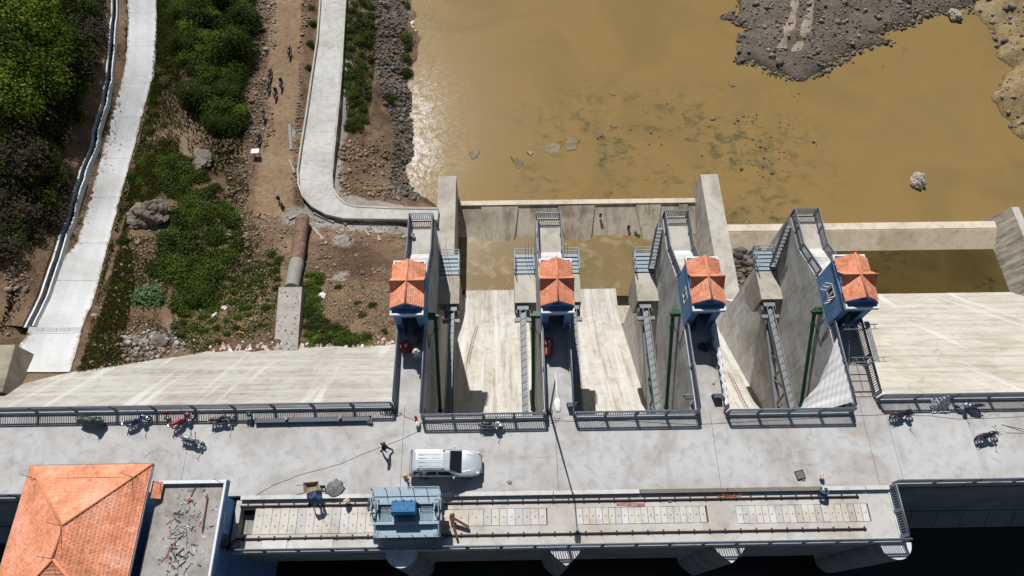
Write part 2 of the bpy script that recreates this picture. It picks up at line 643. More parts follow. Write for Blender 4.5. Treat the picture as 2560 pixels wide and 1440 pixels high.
M_TOP = concrete('wall_top_concrete', (0.47, 0.44, 0.39), (0.35, 0.31, 0.25), 0.8)
M_UP = concrete('upstream_concrete', (0.30, 0.295, 0.285), (0.2, 0.19, 0.18), 0.6, form=(1.6, 1.2, 0))
M_LIGHT = concrete('light_slab', (0.58, 0.55, 0.49), (0.5, 0.43, 0.34), 0.5)
M_LIGHT2 = concrete('light_slab_b', (0.60, 0.60, 0.585), (0.52, 0.48, 0.42), 0.5)
M_RAMP = concrete('ramp_concrete', (0.60, 0.60, 0.585), (0.5, 0.48, 0.44), 0.4)
M_ROADC = concrete('road_concrete', (0.63, 0.65, 0.655), (0.54, 0.53, 0.50), 0.7, crack=False)
M_STEEL = plain('rail_paint', (0.17, 0.20, 0.25), 0.5, 0.1, 0.15)
M_STEELD = plain('dark_steel', (0.07, 0.085, 0.11), 0.5, 0.3)
M_GREY = plain('grey_steel', (0.20, 0.215, 0.23), 0.55, 0.1)
M_RUST = plain('rust', (0.16, 0.06, 0.032), 0.85, 0.1, 0.3, 9)
M_RAILR = plain('rail_rust', (0.085, 0.05, 0.042), 0.7, 0.4, 0.3, 12)
M_GREEN = plain('green_paint', (0.012, 0.085, 0.032), 0.4, 0.1, 0.15)
M_BLUE = concrete('blue_plaster', (0.16, 0.31, 0.53), (0.115, 0.22, 0.385), 0.7, streak=((2.2, 2.2, 0.25), 0.5, (0.19, 0.31, 0.49)), scale=3, crack=False)
M_WHITE = plain('white_paint', (0.72, 0.72, 0.70), 0.7, 0, 0.1)
M_TILE = tile_mat('orange_tile', (0.70, 0.27, 0.145))
M_TILE2 = plain('orange_ridge', (0.66, 0.25, 0.13), 0.75, 0, 0.12, 3)
M_BLACK = plain('black', (0.012, 0.012, 0.013), 0.6)
M_LBLUE = plain('crane_light_blue', (0.29, 0.39, 0.455), 0.5, 0.0, 0.1, 4)
M_WALK = plain('walkway_blue_grey', (0.27, 0.34, 0.39), 0.55, 0.0, 0.15, 4)
M_ENG = plain('engine_blue', (0.018, 0.15, 0.33), 0.5, 0.1, 0.35, 5)
M_GLASS = plain('dark_glass', (0.01, 0.013, 0.016), 0.06, 0.0, 0.05, spec=0.6)

PX = [-7.1, 3.55, 14.25, 25.1]
HW = 1.05
D_DN, D_DNC, D_UP, R_UP = 14.62, 13.7, 8.55, 4.95      # deck edges: downstream outer/bays, kerb line, upstream rail deck
XW, XE = -75.0, 70.0
RX0, RX1 = -18.3, 25.65
ZR = -0.25

dam = thing('dam', 'grey concrete dam with four gate piers, deck road and railed crane deck', 'dam', (9, 9, -30))
# ---- road deck, one slab between two joints
joints = [XW, -46.0, -36.3, -22.2, -7.38, 3.25, 14.2, 24.92, 26.6, 36.5, 48.0, XE]
for a, b in zip(joints[:-1], joints[1:]):
    g = 0.012
    mb = MB()
    x0, x1 = a + g, b - g
    yd = D_DN if (b <= -7.3 or a >= 24.9) else D_DNC
    mb.box(x0, x1, D_UP, yd, -0.8, 0.0)
    mb.build('deck_slab', M_DECK, dam, world=True)
MB().box(XW, XE, D_UP + 0.02, D_DNC - 0.02, -1.2, -0.81).build('deck_soffit', M_UP, dam, world=True)
# infill of the deck joints, recessed
for a in joints[1:-1]:
    MB().box(a - 0.011, a + 0.011, D_UP + 0.01, D_DNC - 0.01, -0.5, -0.02).build('joint_filler', M_BLACK, dam, world=True)
# ---- kerb segments along the rail deck
ks = [-18.0, -9.2, -4.4, 2.9, 8.7, 14.6, 20.9, 23.9, 25.55]
mk_wet = concrete('wet_mortar', (0.20, 0.185, 0.15), (0.15, 0.14, 0.115), 0.6)
for i, (a, b) in enumerate(zip(ks[:-1], ks[1:])):
    MB().box(a + 0.02, b - 0.02, D_UP - 0.26, D_UP - 0.003, -0.5, 0.03).build('kerb', mk_wet if i in (4, 5) else M_LIGHT2, dam, world=True)
# ---- rail deck with its three slots
slots = [(-17.95, -9.0, 6.08, 7.76), (-4.75, 2.46, 6.40, 7.49), (4.38, 13.12, 6.38, 7.46), (15.0, 23.9, 6.28, 7.44)]
mb = MB()
yA, yB = R_UP, D_UP - 0.265
cur = RX0
for (a, b, c, d) in slots:
    mb.box(cur, a, yA, yB, -1.0, ZR)
    mb.box(a, b, yA, c, -1.0, ZR)
    mb.box(a, b, d, yB, -1.0, ZR)
    cur = b
mb.box(cur, RX1, yA, yB, -1.0, ZR)
mb.build('rail_deck', M_RDECK, dam, world=True)
mb = MB()
for (a, b, c, d) in slots:
    mb.box(a, b, c, d, -3.2, -3.0)
mb.build('slot_floor', M_UP, dam, world=True)
# ---- cover slabs lying in the slots
def covers(x0, x1, y0, y1, n, skip=(), wide=()):
    xs = []
    x = x0
    ws = [1.9 if k in wide else 1.0 for k in range(n)]
    u = (x1 - x0) / sum(ws)
    for k in range(n):
        wd = ws[k] * u
        xs.append((x, x + wd))
        x += wd
    for k, (a, b) in enumerate(xs):
        if k in skip:
            continue
        dz = rnd.uniform(0.0, 0.03)
        mb = MB()
        g = rnd.uniform(0.008, 0.02)
        mb.box(a + g, b - g, y0 + 0.015 + rnd.uniform(0, .02), y1 - 0.015 - rnd.uniform(0, .02), ZR - 0.2, ZR + 0.008 + dz)
        c = mb.build('cover_slab', rnd.choice([M_LIGHT, M_LIGHT, M_LIGHT2, M_RDECK]), dam, world=True)
        xm = (a + b) / 2
        mb = MB()
        for yy in ((y0 + (y1 - y0) * 0.3, y0 + (y1 - y0) * 0.72) if y1 - y0 > 1.3 else ((y0 + y1) / 2,)):
            q = rnd.uniform(-0.04, 0.04)
            mb.torus((xm + q, yy, ZR + 0.012 + dz), (0, 0, 1), 0.045, 0.012, 8, 4)
        mb.build('lifting_ring', M_RUST, c, world=True)
covers(-16.95, -9.0, 6.08, 7.76, 14)
covers(-4.75, 2.40, 6.40, 7.49, 11, wide=(0, 1, 2))
covers(4.38, 13.0, 6.38, 7.46, 20)
covers(15.0, 23.8, 6.28, 7.44, 20)
for a, b in ((-16.2, -14.6), (-14.45, -11.6)):
    MB().box(a, b, 5.12, 5.72, ZR - 0.2, ZR + 0.05).build('cover_slab', M_LIGHT2, dam, world=True)
# ---- crane rails with clips
for yr in (7.9, 5.84):
    rl = MB()
    x1 = 23.4
    rl.box(-18.0, x1, yr - 0.06, yr + 0.06, ZR, ZR + 0.02)
    rl.box(-18.0, x1, yr - 0.012, yr + 0.012, ZR + 0.02, ZR + 0.1)
    rl.box(-18.0, x1, yr - 0.035, yr + 0.035, ZR + 0.1, ZR + 0.14)
    ro = rl.build('crane_rail', M_RAILR, None, world=True)
    tag(ro, 'rusty crane rail along the %s of the rail deck' % ('road side' if yr > 7 else 'reservoir side'), 'rail')
    mb = MB()
    x = -17.5
    while x < x1:
        for sg in (-1, 1):
            mb.box(x - 0.05, x + 0.05, yr + sg * 0.11 - 0.045, yr + sg * 0.11 + 0.045, ZR + 0.002, ZR + 0.05)
        x += 1.02
    tag(mb.build('rail_clip', M_RAILR, ro), kind='stuff')
# ---- piers
pier_side = [(R_UP - 0.2, -32), (33.0, -32), (31.4, -32), (31.4, -1.8), (28.0, -1.8), (24.5, 0.0), (13.72, 0.0), (13.72, -0.82), (R_UP - 0.2, -0.82)]
piers = []
for i, cx in enumerate(PX):
    prof = [(R_UP + 0.02, -32), (31.4, -32), (31.4, -1.8), (28.0, -1.8), (24.45, -0.002), (14.65, -0.002), (14.65, -1.25), (R_UP + 0.02, -1.25)]
    mb = MB()
    mb.extrude_x(prof, cx - HW, cx + HW)
    p = mb.build('pier', M_PIER, dam, world=True)
    piers.append(p)
    # top skins: deck strip, ramp and end landing lie a few mm proud
    MB().box(cx - HW + 0.01, cx + HW - 0.01, 13.7 if i in (1, 2) else 14.63, 24.4, -0.3, 0.004).build('pier_top', M_DECK, p, world=True)
    if i == 0:
        MB().box(-7.36, cx + HW - 0.01, 13.712, 14.627, -0.3, 0.0).build('pier_top', M_DECK, p, world=True)
    if i == 3:
        MB().box(cx - HW + 0.01, 24.9, 13.712, 14.627, -0.3, 0.0).build('pier_top', M_DECK, p, world=True)
    rp = MB()
    rp.extrude_x([(24.4, 0.0), (28.0, -1.796), (28.0, -1.9), (24.4, -0.1)], cx - HW + 0.01, cx + HW - 0.01)
    rp.build('ramp', M_RAMP, p, world=True)
    MB().box(cx - HW + 0.01, cx + HW - 0.01, 28.0, 31.39, -1.9, -1.796).build('landing', M_TOP, p, world=True)
    # nose upstream
    if i in (0, 3):
        pts = [(cx + (HW + 0.0) * math.cos(t), R_UP - (1.05) * math.sin(t)) for t in np.linspace(0, math.pi, 17)]
    else:
        pts = [(cx + HW, R_UP)]
        for t in np.linspace(0, 1, 7)[1:]:
            pts.append((cx + HW * (1 - t ** 1.5), R_UP - 1.08 * t))
        for t in np.linspace(1, 0, 7)[1:]:
            pts.append((cx - HW * (1 - t ** 1.5), R_UP - 1.08 * t))
    MB().prism([(a, b) for a, b in pts][::-1], -32, -0.3).build('nose', M_UP, p, world=True)
    MB().prism([(cx + (a - cx) * 0.995, R_UP + (b - R_UP) * 0.993 - 0.001) for a, b in pts][::-1], -0.299, -0.29).build('nose_top', M_LIGHT2, p, world=True)
    # trunnion blocks
    sides = {0: (1,), 1: (-1, 1), 2: (-1,), 3: (-1,)}[i]
    for sg in sides:
        xa = cx + sg * (HW - 0.002)
        xb = cx + sg * (HW + 1.85)
        mb = MB()
        x0, x1 = min(xa, xb), max(xa, xb)
        mb.extrude_x([(25.75, -6.6), (28.5, -6.6), (28.5, -9.9), (27.6, -10.6), (25.75, -9.2)], x0, x1)
        mb.build('trunnion_block', M_TOP, p, world=True)
# pier step at the ends of the outer piers (deck meets pier)
# ---- breast walls below the rail deck and gate slots
for a, b in ((-6.05, 2.5), (4.6, 13.2), (15.3, 24.05)):
    mb = MB()
    mb.extrude_x([(R_UP + 0.03, -1.0), (R_UP + 0.03, -8.2), (R_UP + 0.25, -9.2), (R_UP + 1.0, -9.2), (R_UP + 1.0, -1.0)], a, b)
    mb.build('breast_wall', M_UP, dam, world=True)
MB().extrude_x([(R_UP + 0.03, -1.0), (R_UP + 0.03, -6.0), (R_UP + 2.5, -6.0), (R_UP + 2.5, -1.0)], RX0, -8.15).build('breast_wall', M_UP, dam, world=True)
# ---- chute floors: ogee, slope and toe curve
def chute_z(y):
    pts = [(4.0, -16.0), (7.5, -13.2), (9.5, -12.2), (11.5, -12.0), (14.0, -12.8), (17, -14.6), (20.0, -16.9), (33.0, -26.3), (34.2, -26.85), (37.4, -27.24), (39.0, -27.6), (47, -28.2)]
    return float(np.interp(y, [p[0] for p in pts], [p[1] for p in pts]))
for a, b in ((-6.06, 2.51), (4.59, 13.21), (15.29, 24.06)):
    ys = list(np.linspace(4.0, 47, 60))
    mb = MB()
    mb.grid([[(a, y, chute_z(y)), (b, y, chute_z(y))] for y in ys])
    mb.build('chute_floor', M_CHUTE, dam, world=True)
mb = MB()
mb.box(-6.1, 24.05, 33.2, 47.5, -29.5, -28.25)
mb.build('basin_floor', M_WALL, dam, world=True)
# ---- downstream faces left and right
def face(x0, x1, ztoe, name, mat, ap=3.5):
    k = 0.8
    yt = D_DN - 0.25
    prof = [(yt, -0.82), (D_DN - 0.002, -0.82), (D_DN - 0.002, -0.4), (D_DN + 0.12, -0.4), (yt + k * abs(ztoe) * 0.93, ztoe * 0.93), (yt + k * abs(ztoe) + ap * .35, ztoe - 0.05), (yt + k * abs(ztoe) + ap, ztoe - 0.45), (yt + k * abs(ztoe) + ap, ztoe - 6), (yt, ztoe - 6)]
    m = MB()
    m.extrude_x(prof, x0, x1)
    return m.build(name, mat, dam, world=True)
face(-75, PX[0] - HW - 0.003, -26, 'left_downstream_face', M_FACE)
face(PX[3] + HW + 0.003, 66, -25.7, 'right_downstream_face', M_FACER, 0.7)
# ---- upstream faces beside the gates
m_panel = concrete('upstream_panel', (0.20, 0.20, 0.195), (0.14, 0.135, 0.13), 0.6)
for x0, x1 in ((25.7, XE), (XW, RX0 - 0.02)):
    mb = MB()
    mb.extrude_x([(D_UP + 0.02, -0.82), (D_UP + 0.02, -8.3), (D_UP - 0.25, -8.4), (D_UP - 0.25, -9.6), (5.0, -14.0), (5.0, -32), (D_UP + 6, -32), (D_UP + 6, -0.82)], x0, x1)
    uf = mb.build('upstream_face', M_UP, dam, world=True)
    xx = x0 + 0.1
    while xx < min(x1, 56):
        MB().extrude_x([(D_UP - 0.26, -9.65), (5.02, -13.98), (4.96, -13.9), (D_UP - 0.32, -9.57)], xx + 0.03, xx + 2.05).build('face_panel', m_panel, uf, world=True)
        xx += 2.08
# body between deck and chutes (kept dark, hidden under the road)
MB().box(-8.1, 26.1, 6.0, 13.2, -40, -16.2).build('body', M_UP, dam, world=True)

# ================================================================== railings
def rail_run(pts, label, post=2.75, h=1.03, zoff=0.0, group=None, first=True, last=True, pitch=0.155):
    base = Vector(pts[0])
    t = thing('railing', label, 'railing', base, group=group)
    top, low = MB(), MB()
    P_ = [Vector(p) + Vector((0, 0, zoff)) for p in pts]
    top.tube([p + Vector((0, 0, h)) for p in P_], 0.05, 8)
    top.build('top_rail', M_STEEL, t, world=True, smooth=True)
    for p, q in zip(P_[:-1], P_[1:]):
        low.beam(p + Vector((0, 0, 0.14)), q + Vector((0, 0, 0.14)), 0.07, 0.08)
        low.beam(p + Vector((0, 0, h - 0.17)), q + Vector((0, 0, h - 0.17)), 0.07, 0.07)
    low.build('cross_rail', M_STEEL, t, world=True)
    for si, (p, q) in enumerate(zip(P_[:-1], P_[1:])):
        L = (q - p).length
        n = max(1, round(L / post))
        d = (q - p) / n
        dn = d.normalized()
        for k in range(n + 1):
            if k == n and si < len(P_) - 2:
                continue
            c = p + d * k
            m = MB()
            hd = Vector((dn.x, dn.y, 0)).normalized()
            sd = Vector((-hd.y, hd.x, 0))
            m.obox(c + Vector((0, 0, h / 2 - 0.03)), hd * 0.085, sd * 0.06, (0, 0, h / 2 - 0.03))
            m.obox(c + Vector((0, 0, 0.012)), hd * 0.1, sd * 0.09, (0, 0, 0.012))
            m.build('post', M_STEEL, t, world=True)
        for k in range(n):
            a, b = p + d * k, p + d * (k + 1)
            m = MB()
            nb = max(1, int(d.length / pitch))
            for j in range(1, nb):
                c = a + (b - a) * (j / nb)
                m.box(c.x - 0.026, c.x + 0.026, c.y - 0.026, c.y + 0.026, c.z + 0.16, c.z + h - 0.18)
            if m.v:
                m.build('balusters', M_STEEL, t, world=True, kind='stuff')
    return t

def kerb_strip(x0, x1, y, label=None):
    MB().box(x0, x1, y - 0.13, y + 0.13, -0.3, 0.15).build('railing_kerb', M_LIGHT2, dam, world=True)
kerb_strip(XW, PX[0] - HW, D_DN - 0.145)
kerb_strip(PX[3] + HW, XE, D_DN - 0.145)
zk = 0.15
rail_run([(-36.0, D_DN - 0.12, zk), (PX[0] - HW - 0.05, D_DN - 0.12, zk)], 'long grey railing above the left dam slope, with motorbikes parked along it')
rail_run([(PX[3] + HW + 0.1, D_DN - 0.12, zk), (42.0, D_DN - 0.12, zk)], 'grey railing above the right dam slope, with a silver tarp beside it')
bays = [(PX[0] + HW, PX[1] - HW), (PX[1] + HW, PX[2] - HW), (PX[2] + HW, PX[3] - HW)]
names = ['grey railing at the head of the gate bay behind the white motorbike', 'grey railing at the head of the middle gate bay', 'grey railing at the head of the gate bay with the striped tarp']
for (a, b), nm in zip(bays, names):
    kerb_strip(a - 0.05, b + 0.05, D_DNC - 0.135)
    rail_run([(a + 0.02, D_DNC - 0.11, zk), (b - 0.02, D_DNC - 0.11, zk)], nm, post=2.2)
orderw = ['beside the white-shirted worker', 'with the lamp post at its foot', 'with the tarp draped on one railing', 'carrying the scaffold']
for i, cx in enumerate(PX):
    for sg, sn in ((-1, 'left'), (1, 'right')):
        x = cx + sg * (HW - 0.07)
        y0 = 14.75 if (i == 0 and sg < 0) or (i == 3 and sg > 0) else 13.85
        MB().box(x - 0.07, x + 0.07, y0, 20.35, 0.005, 0.1).build('railing_kerb', M_LIGHT2, dam, world=True)
        rail_run([(x, y0, 0.1), (x, 20.3, 0.1)], 'grey railing on the %s edge of the pier %s' % (sn, orderw[i]), post=2.7)
    xl, xr = cx - HW + 0.08, cx + HW - 0.08
    rail_run([(xl, 24.6, -0.05), (xl, 27.9, -1.75), (xl, 31.3, -1.78), (xr, 31.3, -1.78), (xr, 27.9, -1.75), (xr, 24.6, -0.05)],
             'grey railing round the end landing of the pier %s' % orderw[i], post=1.75)
rail_run([(RX0 + 0.2, R_UP + 0.1, ZR + 0.08), (RX1 - 0.05, R_UP + 0.1, ZR + 0.08)], 'long grey railing on the reservoir edge of the rail deck', post=2.15)
MB().box(RX0, RX1, R_UP + 0.003, R_UP + 0.2, ZR - 0.1, ZR + 0.08).build('railing_kerb', M_LIGHT2, dam, world=True)
rail_run([(RX1 - 0.1, R_UP + 0.35, ZR + 0.08), (RX1 - 0.1, D_UP - 0.1, ZR + 0.08)], 'short grey railing closing the end of the rail deck', post=1.6)
MB().box(RX1 - 0.2, RX1 - 0.002, R_UP + 0.205, D_UP - 0.27, ZR - 0.1, ZR + 0.08).build('railing_kerb', M_LIGHT2, dam, world=True)
rail_run([(RX1 + 0.15, D_UP + 0.12, 0.1), (42, D_UP + 0.12, 0.1)], 'grey railing on the reservoir side of the road beyond the rail deck')
rail_run([(-36, D_UP + 0.12, 0.1), (-29.5, D_UP + 0.12, 0.1)], 'grey railing on the reservoir side of the road beside the orange hipped roof')
MB().box(RX1 + 0.01, XE, D_UP + 0.02, D_UP + 0.24, 0.003, 0.1).build('railing_kerb', M_LIGHT2, dam, world=True)
MB().box(XW, -29.0, D_UP + 0.02, D_UP + 0.24, 0.003, 0.1).build('railing_kerb', M_LIGHT2, dam, world=True)
# ================================================================== gate houses
def tiled_surface(zf, x0, x1, y0, y1, step, tw, th, uvf, relief=0.028):
    """roof sheet with scalloped tile courses; zf height, uvf -> (across, down-slope) at each point"""
    nx = int((x1 - x0) / step) + 1
    ny = int((y1 - y0) / step) + 1
    X, Y = np.meshgrid(np.linspace(x0, x1, nx), np.linspace(y0, y1, ny))
    Z = zf(X, Y)
    a, d = uvf(X, Y)
    row = np.floor(d / th)
    aa = a / tw + 0.5 * (row % 2)
    fa = aa - np.floor(aa) - 0.5
    dd = d / th + 0.32 * (1 - (2 * np.abs(fa)) ** 2) * -1
    fr = dd - np.floor(dd)
    Z = Z + relief * fr + 0.25 * relief * (1 - (2 * np.abs(fa)) ** 2)
    V = np.stack([X, Y, Z], -1).reshape(-1, 3)
    idx = np.arange(nx * ny).reshape(ny, nx)
    F = np.stack([idx[:-1, :-1], idx[:-1, 1:], idx[1:, 1:], idx[1:, :-1]], -1).reshape(-1, 4)
    return V, F

def make_house(cx, win_open, label):
    yc = 22.3
    t = thing('gatehouse', label, 'gatehouse', (cx, yc, 0), group='blue gatehouses on the piers')
    hx, y0, y1, zt = 1.06, -1.92, 1.98, 3.05
    wt = 0.14
    # walls with openings: upstream door, window in the left wall
    m = MB()
    m.box(-hx, -0.55, y0, y0 + wt, 0.004, zt)
    m.box(0.55, hx, y0, y0 + wt, 0.004, zt)
    m.box(-0.55, 0.55, y0, y0 + wt, 2.35, zt)
    m.build('upstream_wall', M_BLUE, t)
    m = MB()
    m.box(-hx, hx, y1 - wt, y1, 0.004, zt)
    m.build('downstream_wall', M_BLUE, t)
    for sg in (-1, 1):
        m = MB()
        xa, xb = sorted((sg * hx, sg * (hx - wt)))
        ya, yb = y0 + wt + 0.002, y1 - wt - 0.002
        w0, w1, wz0, wz1 = -0.55, 0.45, 1.0, 2.1
        m.box(xa, xb, ya, w0, 0.004, zt)
        m.box(xa, xb, w1, yb, 0.004, zt)
        m.box(xa, xb, w0, w1, 0.004, wz0)
        m.box(xa, xb, w0, w1, wz1, zt)
        sw = m.build('side_wall', M_BLUE, t)
        fr = MB()
        for (a, b, c, d) in ((w0, w0 + .07, wz0, wz1), (w1 - .07, w1, wz0, wz1), (w0 + .07, w1 - .07, wz0, wz0 + .07), (w0 + .07, w1 - .07, wz1 - .07, wz1), (-0.085, -0.015, wz0 + .07, wz1 - .07)):
            fr.box(xa - .02, xb + .02, a, b, c, d)
        fr.build('window_frame', M_WHITE, sw)
        if win_open:
            for yy, ang in ((w0, 1), (w1, -1)):
                le = MB()
                dx = sg * 0.42
                dy = ang * 0.12
                for q0, q1 in (((0, 0), (1, 1)),):
                    p = Vector((sg * (hx + .02), yy, 0))
                    e = Vector((dx, -dy, 0))
                    for za, zb in ((wz0, wz0 + .07), (wz1 - .07, wz1), ((wz0 + wz1) / 2 - .03, (wz0 + wz1) / 2 + .03)):
                        le.beam(p + Vector((0, 0, (za + zb) / 2)), p + e + Vector((0, 0, (za + zb) / 2)), 0.04, zb - za)
                    le.beam(p + Vector((0, 0, wz0)), p + Vector((0, 0, wz1)), 0.05)
                    le.beam(p + e + Vector((0, 0, wz0)), p + e + Vector((0, 0, wz1)), 0.05)
                le.build('window_casement', M_WHITE, sw)
        else:
            gl = MB()
            gl.box((xa + xb) / 2 - .01, (xa + xb) / 2 + .01, w0 + .07, w1 - .07, wz0 + .07, wz1 - .07)
            gl.build('window_pane', M_GLASS, sw)
    # eaves slab and gutter upstands
    m = MB()
    m.box(-1.17, 1.17, -2.15, 2.18, zt + 0.002, zt + 0.12)
    m.build('eaves_slab', M_BLUE, t)
    m = MB()
    m.box(-1.18, 1.18, -2.17, -2.05, zt + 0.121, zt + 0.34)
    m.box(-1.18, 1.18, 2.08, 2.2, zt + 0.121, zt + 0.34)
    for sg in (-1, 1):
        a, b = sorted((sg * 1.18, sg * 1.07))
        m.box(a, b, -2.05, -1.62, zt + 0.121, zt + 0.34)
        m.box(a, b, 1.72, 2.08, zt + 0.121, zt + 0.34)
    m.build('gutter_upstand', M_WHITE, t)
    zr, s1, s2, hy = zt + 1.25, 0.66, 1.22, 0.04
    ye0, ye1 = -1.68, 1.8
    ycn = 0.08
    zm = lambda X, Y: zr - s1 * np.abs(X)
    zc = lambda X, Y: zr - 0.03 - s2 * np.abs(Y - ycn)
    zf = lambda X, Y: np.maximum(zm(X, Y), zc(X, Y))
    def uvf(X, Y):
        mm = zm(X, Y) >= zc(X, Y)
        return np.where(mm, Y, X), np.where(mm, np.abs(X) * 1.23, np.abs(Y - ycn) * 1.36)
    V, F = tiled_surface(zf, -1.22, 1.22, ye0, ye1, 0.03, 0.17, 0.18, uvf, 0.045)
    rf = np_mesh('roof', V, F, M_TILE, t)
    cap = MB()
    cap.tube([(0, ye0 - .02, zr + .03), (0, ye1 + .02, zr + .03)], 0.07, 8)
    cap.tube([(-1.22, ycn, zr), (1.22, ycn, zr)], 0.06, 8)
    cap.build('ridge_cap', M_TILE2, rf, smooth=True)
    # gables under the roof, with arched vents
    m = MB()
    for yy in (ye0 + 0.03, ye1 - 0.03):
        m.add([(-1.06, yy, zt + .12), (1.06, yy, zt + .12), (1.06, yy, zr - s1 * 1.06 - .03), (0, yy, zr - .04), (-1.06, yy, zr - s1 * 1.06 - .03)], [(0, 1, 2, 3, 4)])
    for xx in (-1.12, 1.12):
        yy0 = [ycn + q for q in np.linspace(-0.8, 0.8, 13)]
        m.add([(xx, y, zt + .12) for y in yy0] + [(xx, y, zr - .07 - s2 * abs(y - ycn)) for y in reversed(yy0)], [tuple(range(26))])
    m.build('gable', M_BLUE, t)
    v = MB()
    for yy in (ye0 + 0.01,):
        v.add([(0.3 * math.cos(a), yy, zr - .66 + 0.26 * math.sin(a)) for a in np.linspace(0, math.pi, 10)], [tuple(range(10))])
    v.build('gable_vent', M_BLACK, t)
    v = MB()
    for xx in (-1.135, 1.135):
        v.add([(xx, ycn + 0.26 * math.cos(a), zr - .85 + 0.3 * math.sin(a)) for a in np.linspace(0, math.pi, 10)], [tuple(range(10))])
    v.build('side_vent', M_WHITE, t)
    # lightning rods on the ridge
    for yy in (ye0 + 0.05, ycn, ye1 - 0.05):
        MB().cyl((0, yy, zr + 0.05), (0, yy, zr + 0.75), 0.014, 0.007, 5).build('lightning_rod', M_BLACK, t)
    # door leaf standing open inside
    MB().obox((-0.42, y0 - 0.18, 1.15), (0.03, 0.25, 0), (0.02, -0.003, 0), (0, 0, 1.12)).build('door_leaf', M_STEELD, t)
    return t
make_house(PX[0], False, 'blue gatehouse with orange tiled roof nearest the dirt yard and pipe')
make_house(PX[1], False, 'blue gatehouse with orange roof facing two red drums on its pier')
make_house(PX[2], False, 'blue gatehouse with orange roof above the dark rubbish heap on its pier')
make_house(PX[3], True, 'blue gatehouse with orange roof, open window and scaffold at its door')

# ================================================================== radial gates, hoists, walkways
ZT, YT = -7.6, 25.7
def gate_arm(t, x):
    """two box chords from the trunnion to the gate with lacing between, ladder on top"""
    a = MB()
    up0, up1 = Vector((x, YT, ZT + 0.25)), Vector((x, 11.4, -6.6))
    lo0, lo1 = Vector((x, YT, ZT - 0.25)), Vector((x, 10.9, -11.0))
    a.beam(up0, up1, 0.42, 0.5)
    a.beam(lo0, lo1, 0.42, 0.5)
    arm = a.build('gate_arm', M_GREY, t, world=True)
    l = MB()
    n = 7
    for k in range(1, n + 1):
        s0, s1 = k / n, (k - 1) / n
        l.beam(up0.lerp(up1, s0), lo0.lerp(lo1, s0), 0.12)
        l.beam(up0.lerp(up1, s0), lo0.lerp(lo1, s1), 0.12)
    l.build('lacing', M_GREY, arm, world=True)
    k = MB()
    for sg in (-1, 1):
        k.beam(up0 + Vector((sg * .26, 0, .45)), up1 + Vector((sg * .26, 0, .45)), 0.05)
    m = 22
    for j in range(m + 1):
        c = up0.lerp(up1, j / m) + Vector((0, 0, .45))
        k.beam(c + Vector((-.26, 0, 0)), c + Vector((.26, 0.35, 0)), 0.035)
    k.build('arm_ladder', M_GREY, arm, world=True)
    b = MB()
    b.box(x - .5, x + .5, YT - .5, YT + .04, ZT - .75, ZT + .75)
    b.box(x - .75, x + .75, YT - 1.5, YT - 1.2, ZT + .2, ZT + .5)
    b.cyl((x - .62, YT - .45, ZT), (x + .62, YT - .45, ZT), 0.45, n=12)
    b.build('trunnion_bearing', M_GREY, t, world=True)
bayname = ['beside the white motorbike', 'in the middle bay', 'below the striped tarp']
for i, (a, b) in enumerate(bays):
    t = thing('radial_gate', 'grey steel radial gate with laced arms, %s' % bayname[i], 'spillway gate', ((a + b) / 2, 11.0, -12), group='radial gates')
    m = MB()
    prof = []
    rr = 15.3
    for an in np.linspace(R(0), R(20), 10):
        prof.append((YT - rr * math.cos(an), ZT - rr * math.sin(an)))
    outer = [(YT - (rr + 0.12) * math.cos(an), ZT - (rr + 0.12) * math.sin(an)) for an in np.linspace(R(20), R(0), 10)]
    m.extrude_x(prof + outer, a + 0.05, b - 0.05)
    m.build('skin_plate', M_GREY, t, world=True)
    gate_arm(t, a + 1.15)
    gate_arm(t, b - 1.15)
def hoist(x, sg, label):
    t = thing('hydraulic_cylinder', label, 'hydraulic cylinder', (x, 21.5, -0.6), group='green gate cylinders on the pier walls')
    A, B = Vector((x, 21.7, -0.4)), Vector((x, 16.0, -6.3))
    d = (B - A).normalized()
    m = MB()
    m.cyl(A, B, 0.14, n=12)
    for s in (0.0, 0.12, 0.97):
        m.cyl(A + d * ((B - A).length * s), A + d * ((B - A).length * s + 0.22), 0.2, n=12)
    m.build('barrel', M_GREEN, t, world=True, smooth=False)
    m = MB()
    m.cyl(B, B + d * 3.6, 0.075, n=8)
    m.build('piston_rod', M_GREY, t, world=True)
    m = MB()
    m.beam(A + Vector((-.25, 0, 0)), A + Vector((.25, 0, 0)), 0.2)
    m.box(min(x, x + sg * .55), max(x, x + sg * .55), 21.55, 21.95, -0.75, -0.2)
    m.build('bracket', M_GREEN, t, world=True)
    m = MB()
    m.tube([A + d * 1.2 + Vector((sg * .1, 0, .15)), A + Vector((sg * .5, -1.1, -1.4)), A + Vector((sg * .5, -2.1, -1.2)), A + Vector((sg * .5, -1.6, .4))], 0.03, 5)
    m.build('hose', M_BLACK, t, world=True)
hoist(PX[0] + HW + 0.55, -1, 'green hydraulic cylinder on the pier wall below the white-shirted worker')
hoist(PX[1] - HW - 0.55, 1, 'green hydraulic cylinder on the pier wall below the red drums')
hoist(PX[2] - HW - 0.55, 1, 'green hydraulic cylinder on the bare side of the pier with the draped tarp railing')
hoist(PX[3] - HW - 0.55, 1, 'green hydraulic cylinder hanging over the big striped tarp')
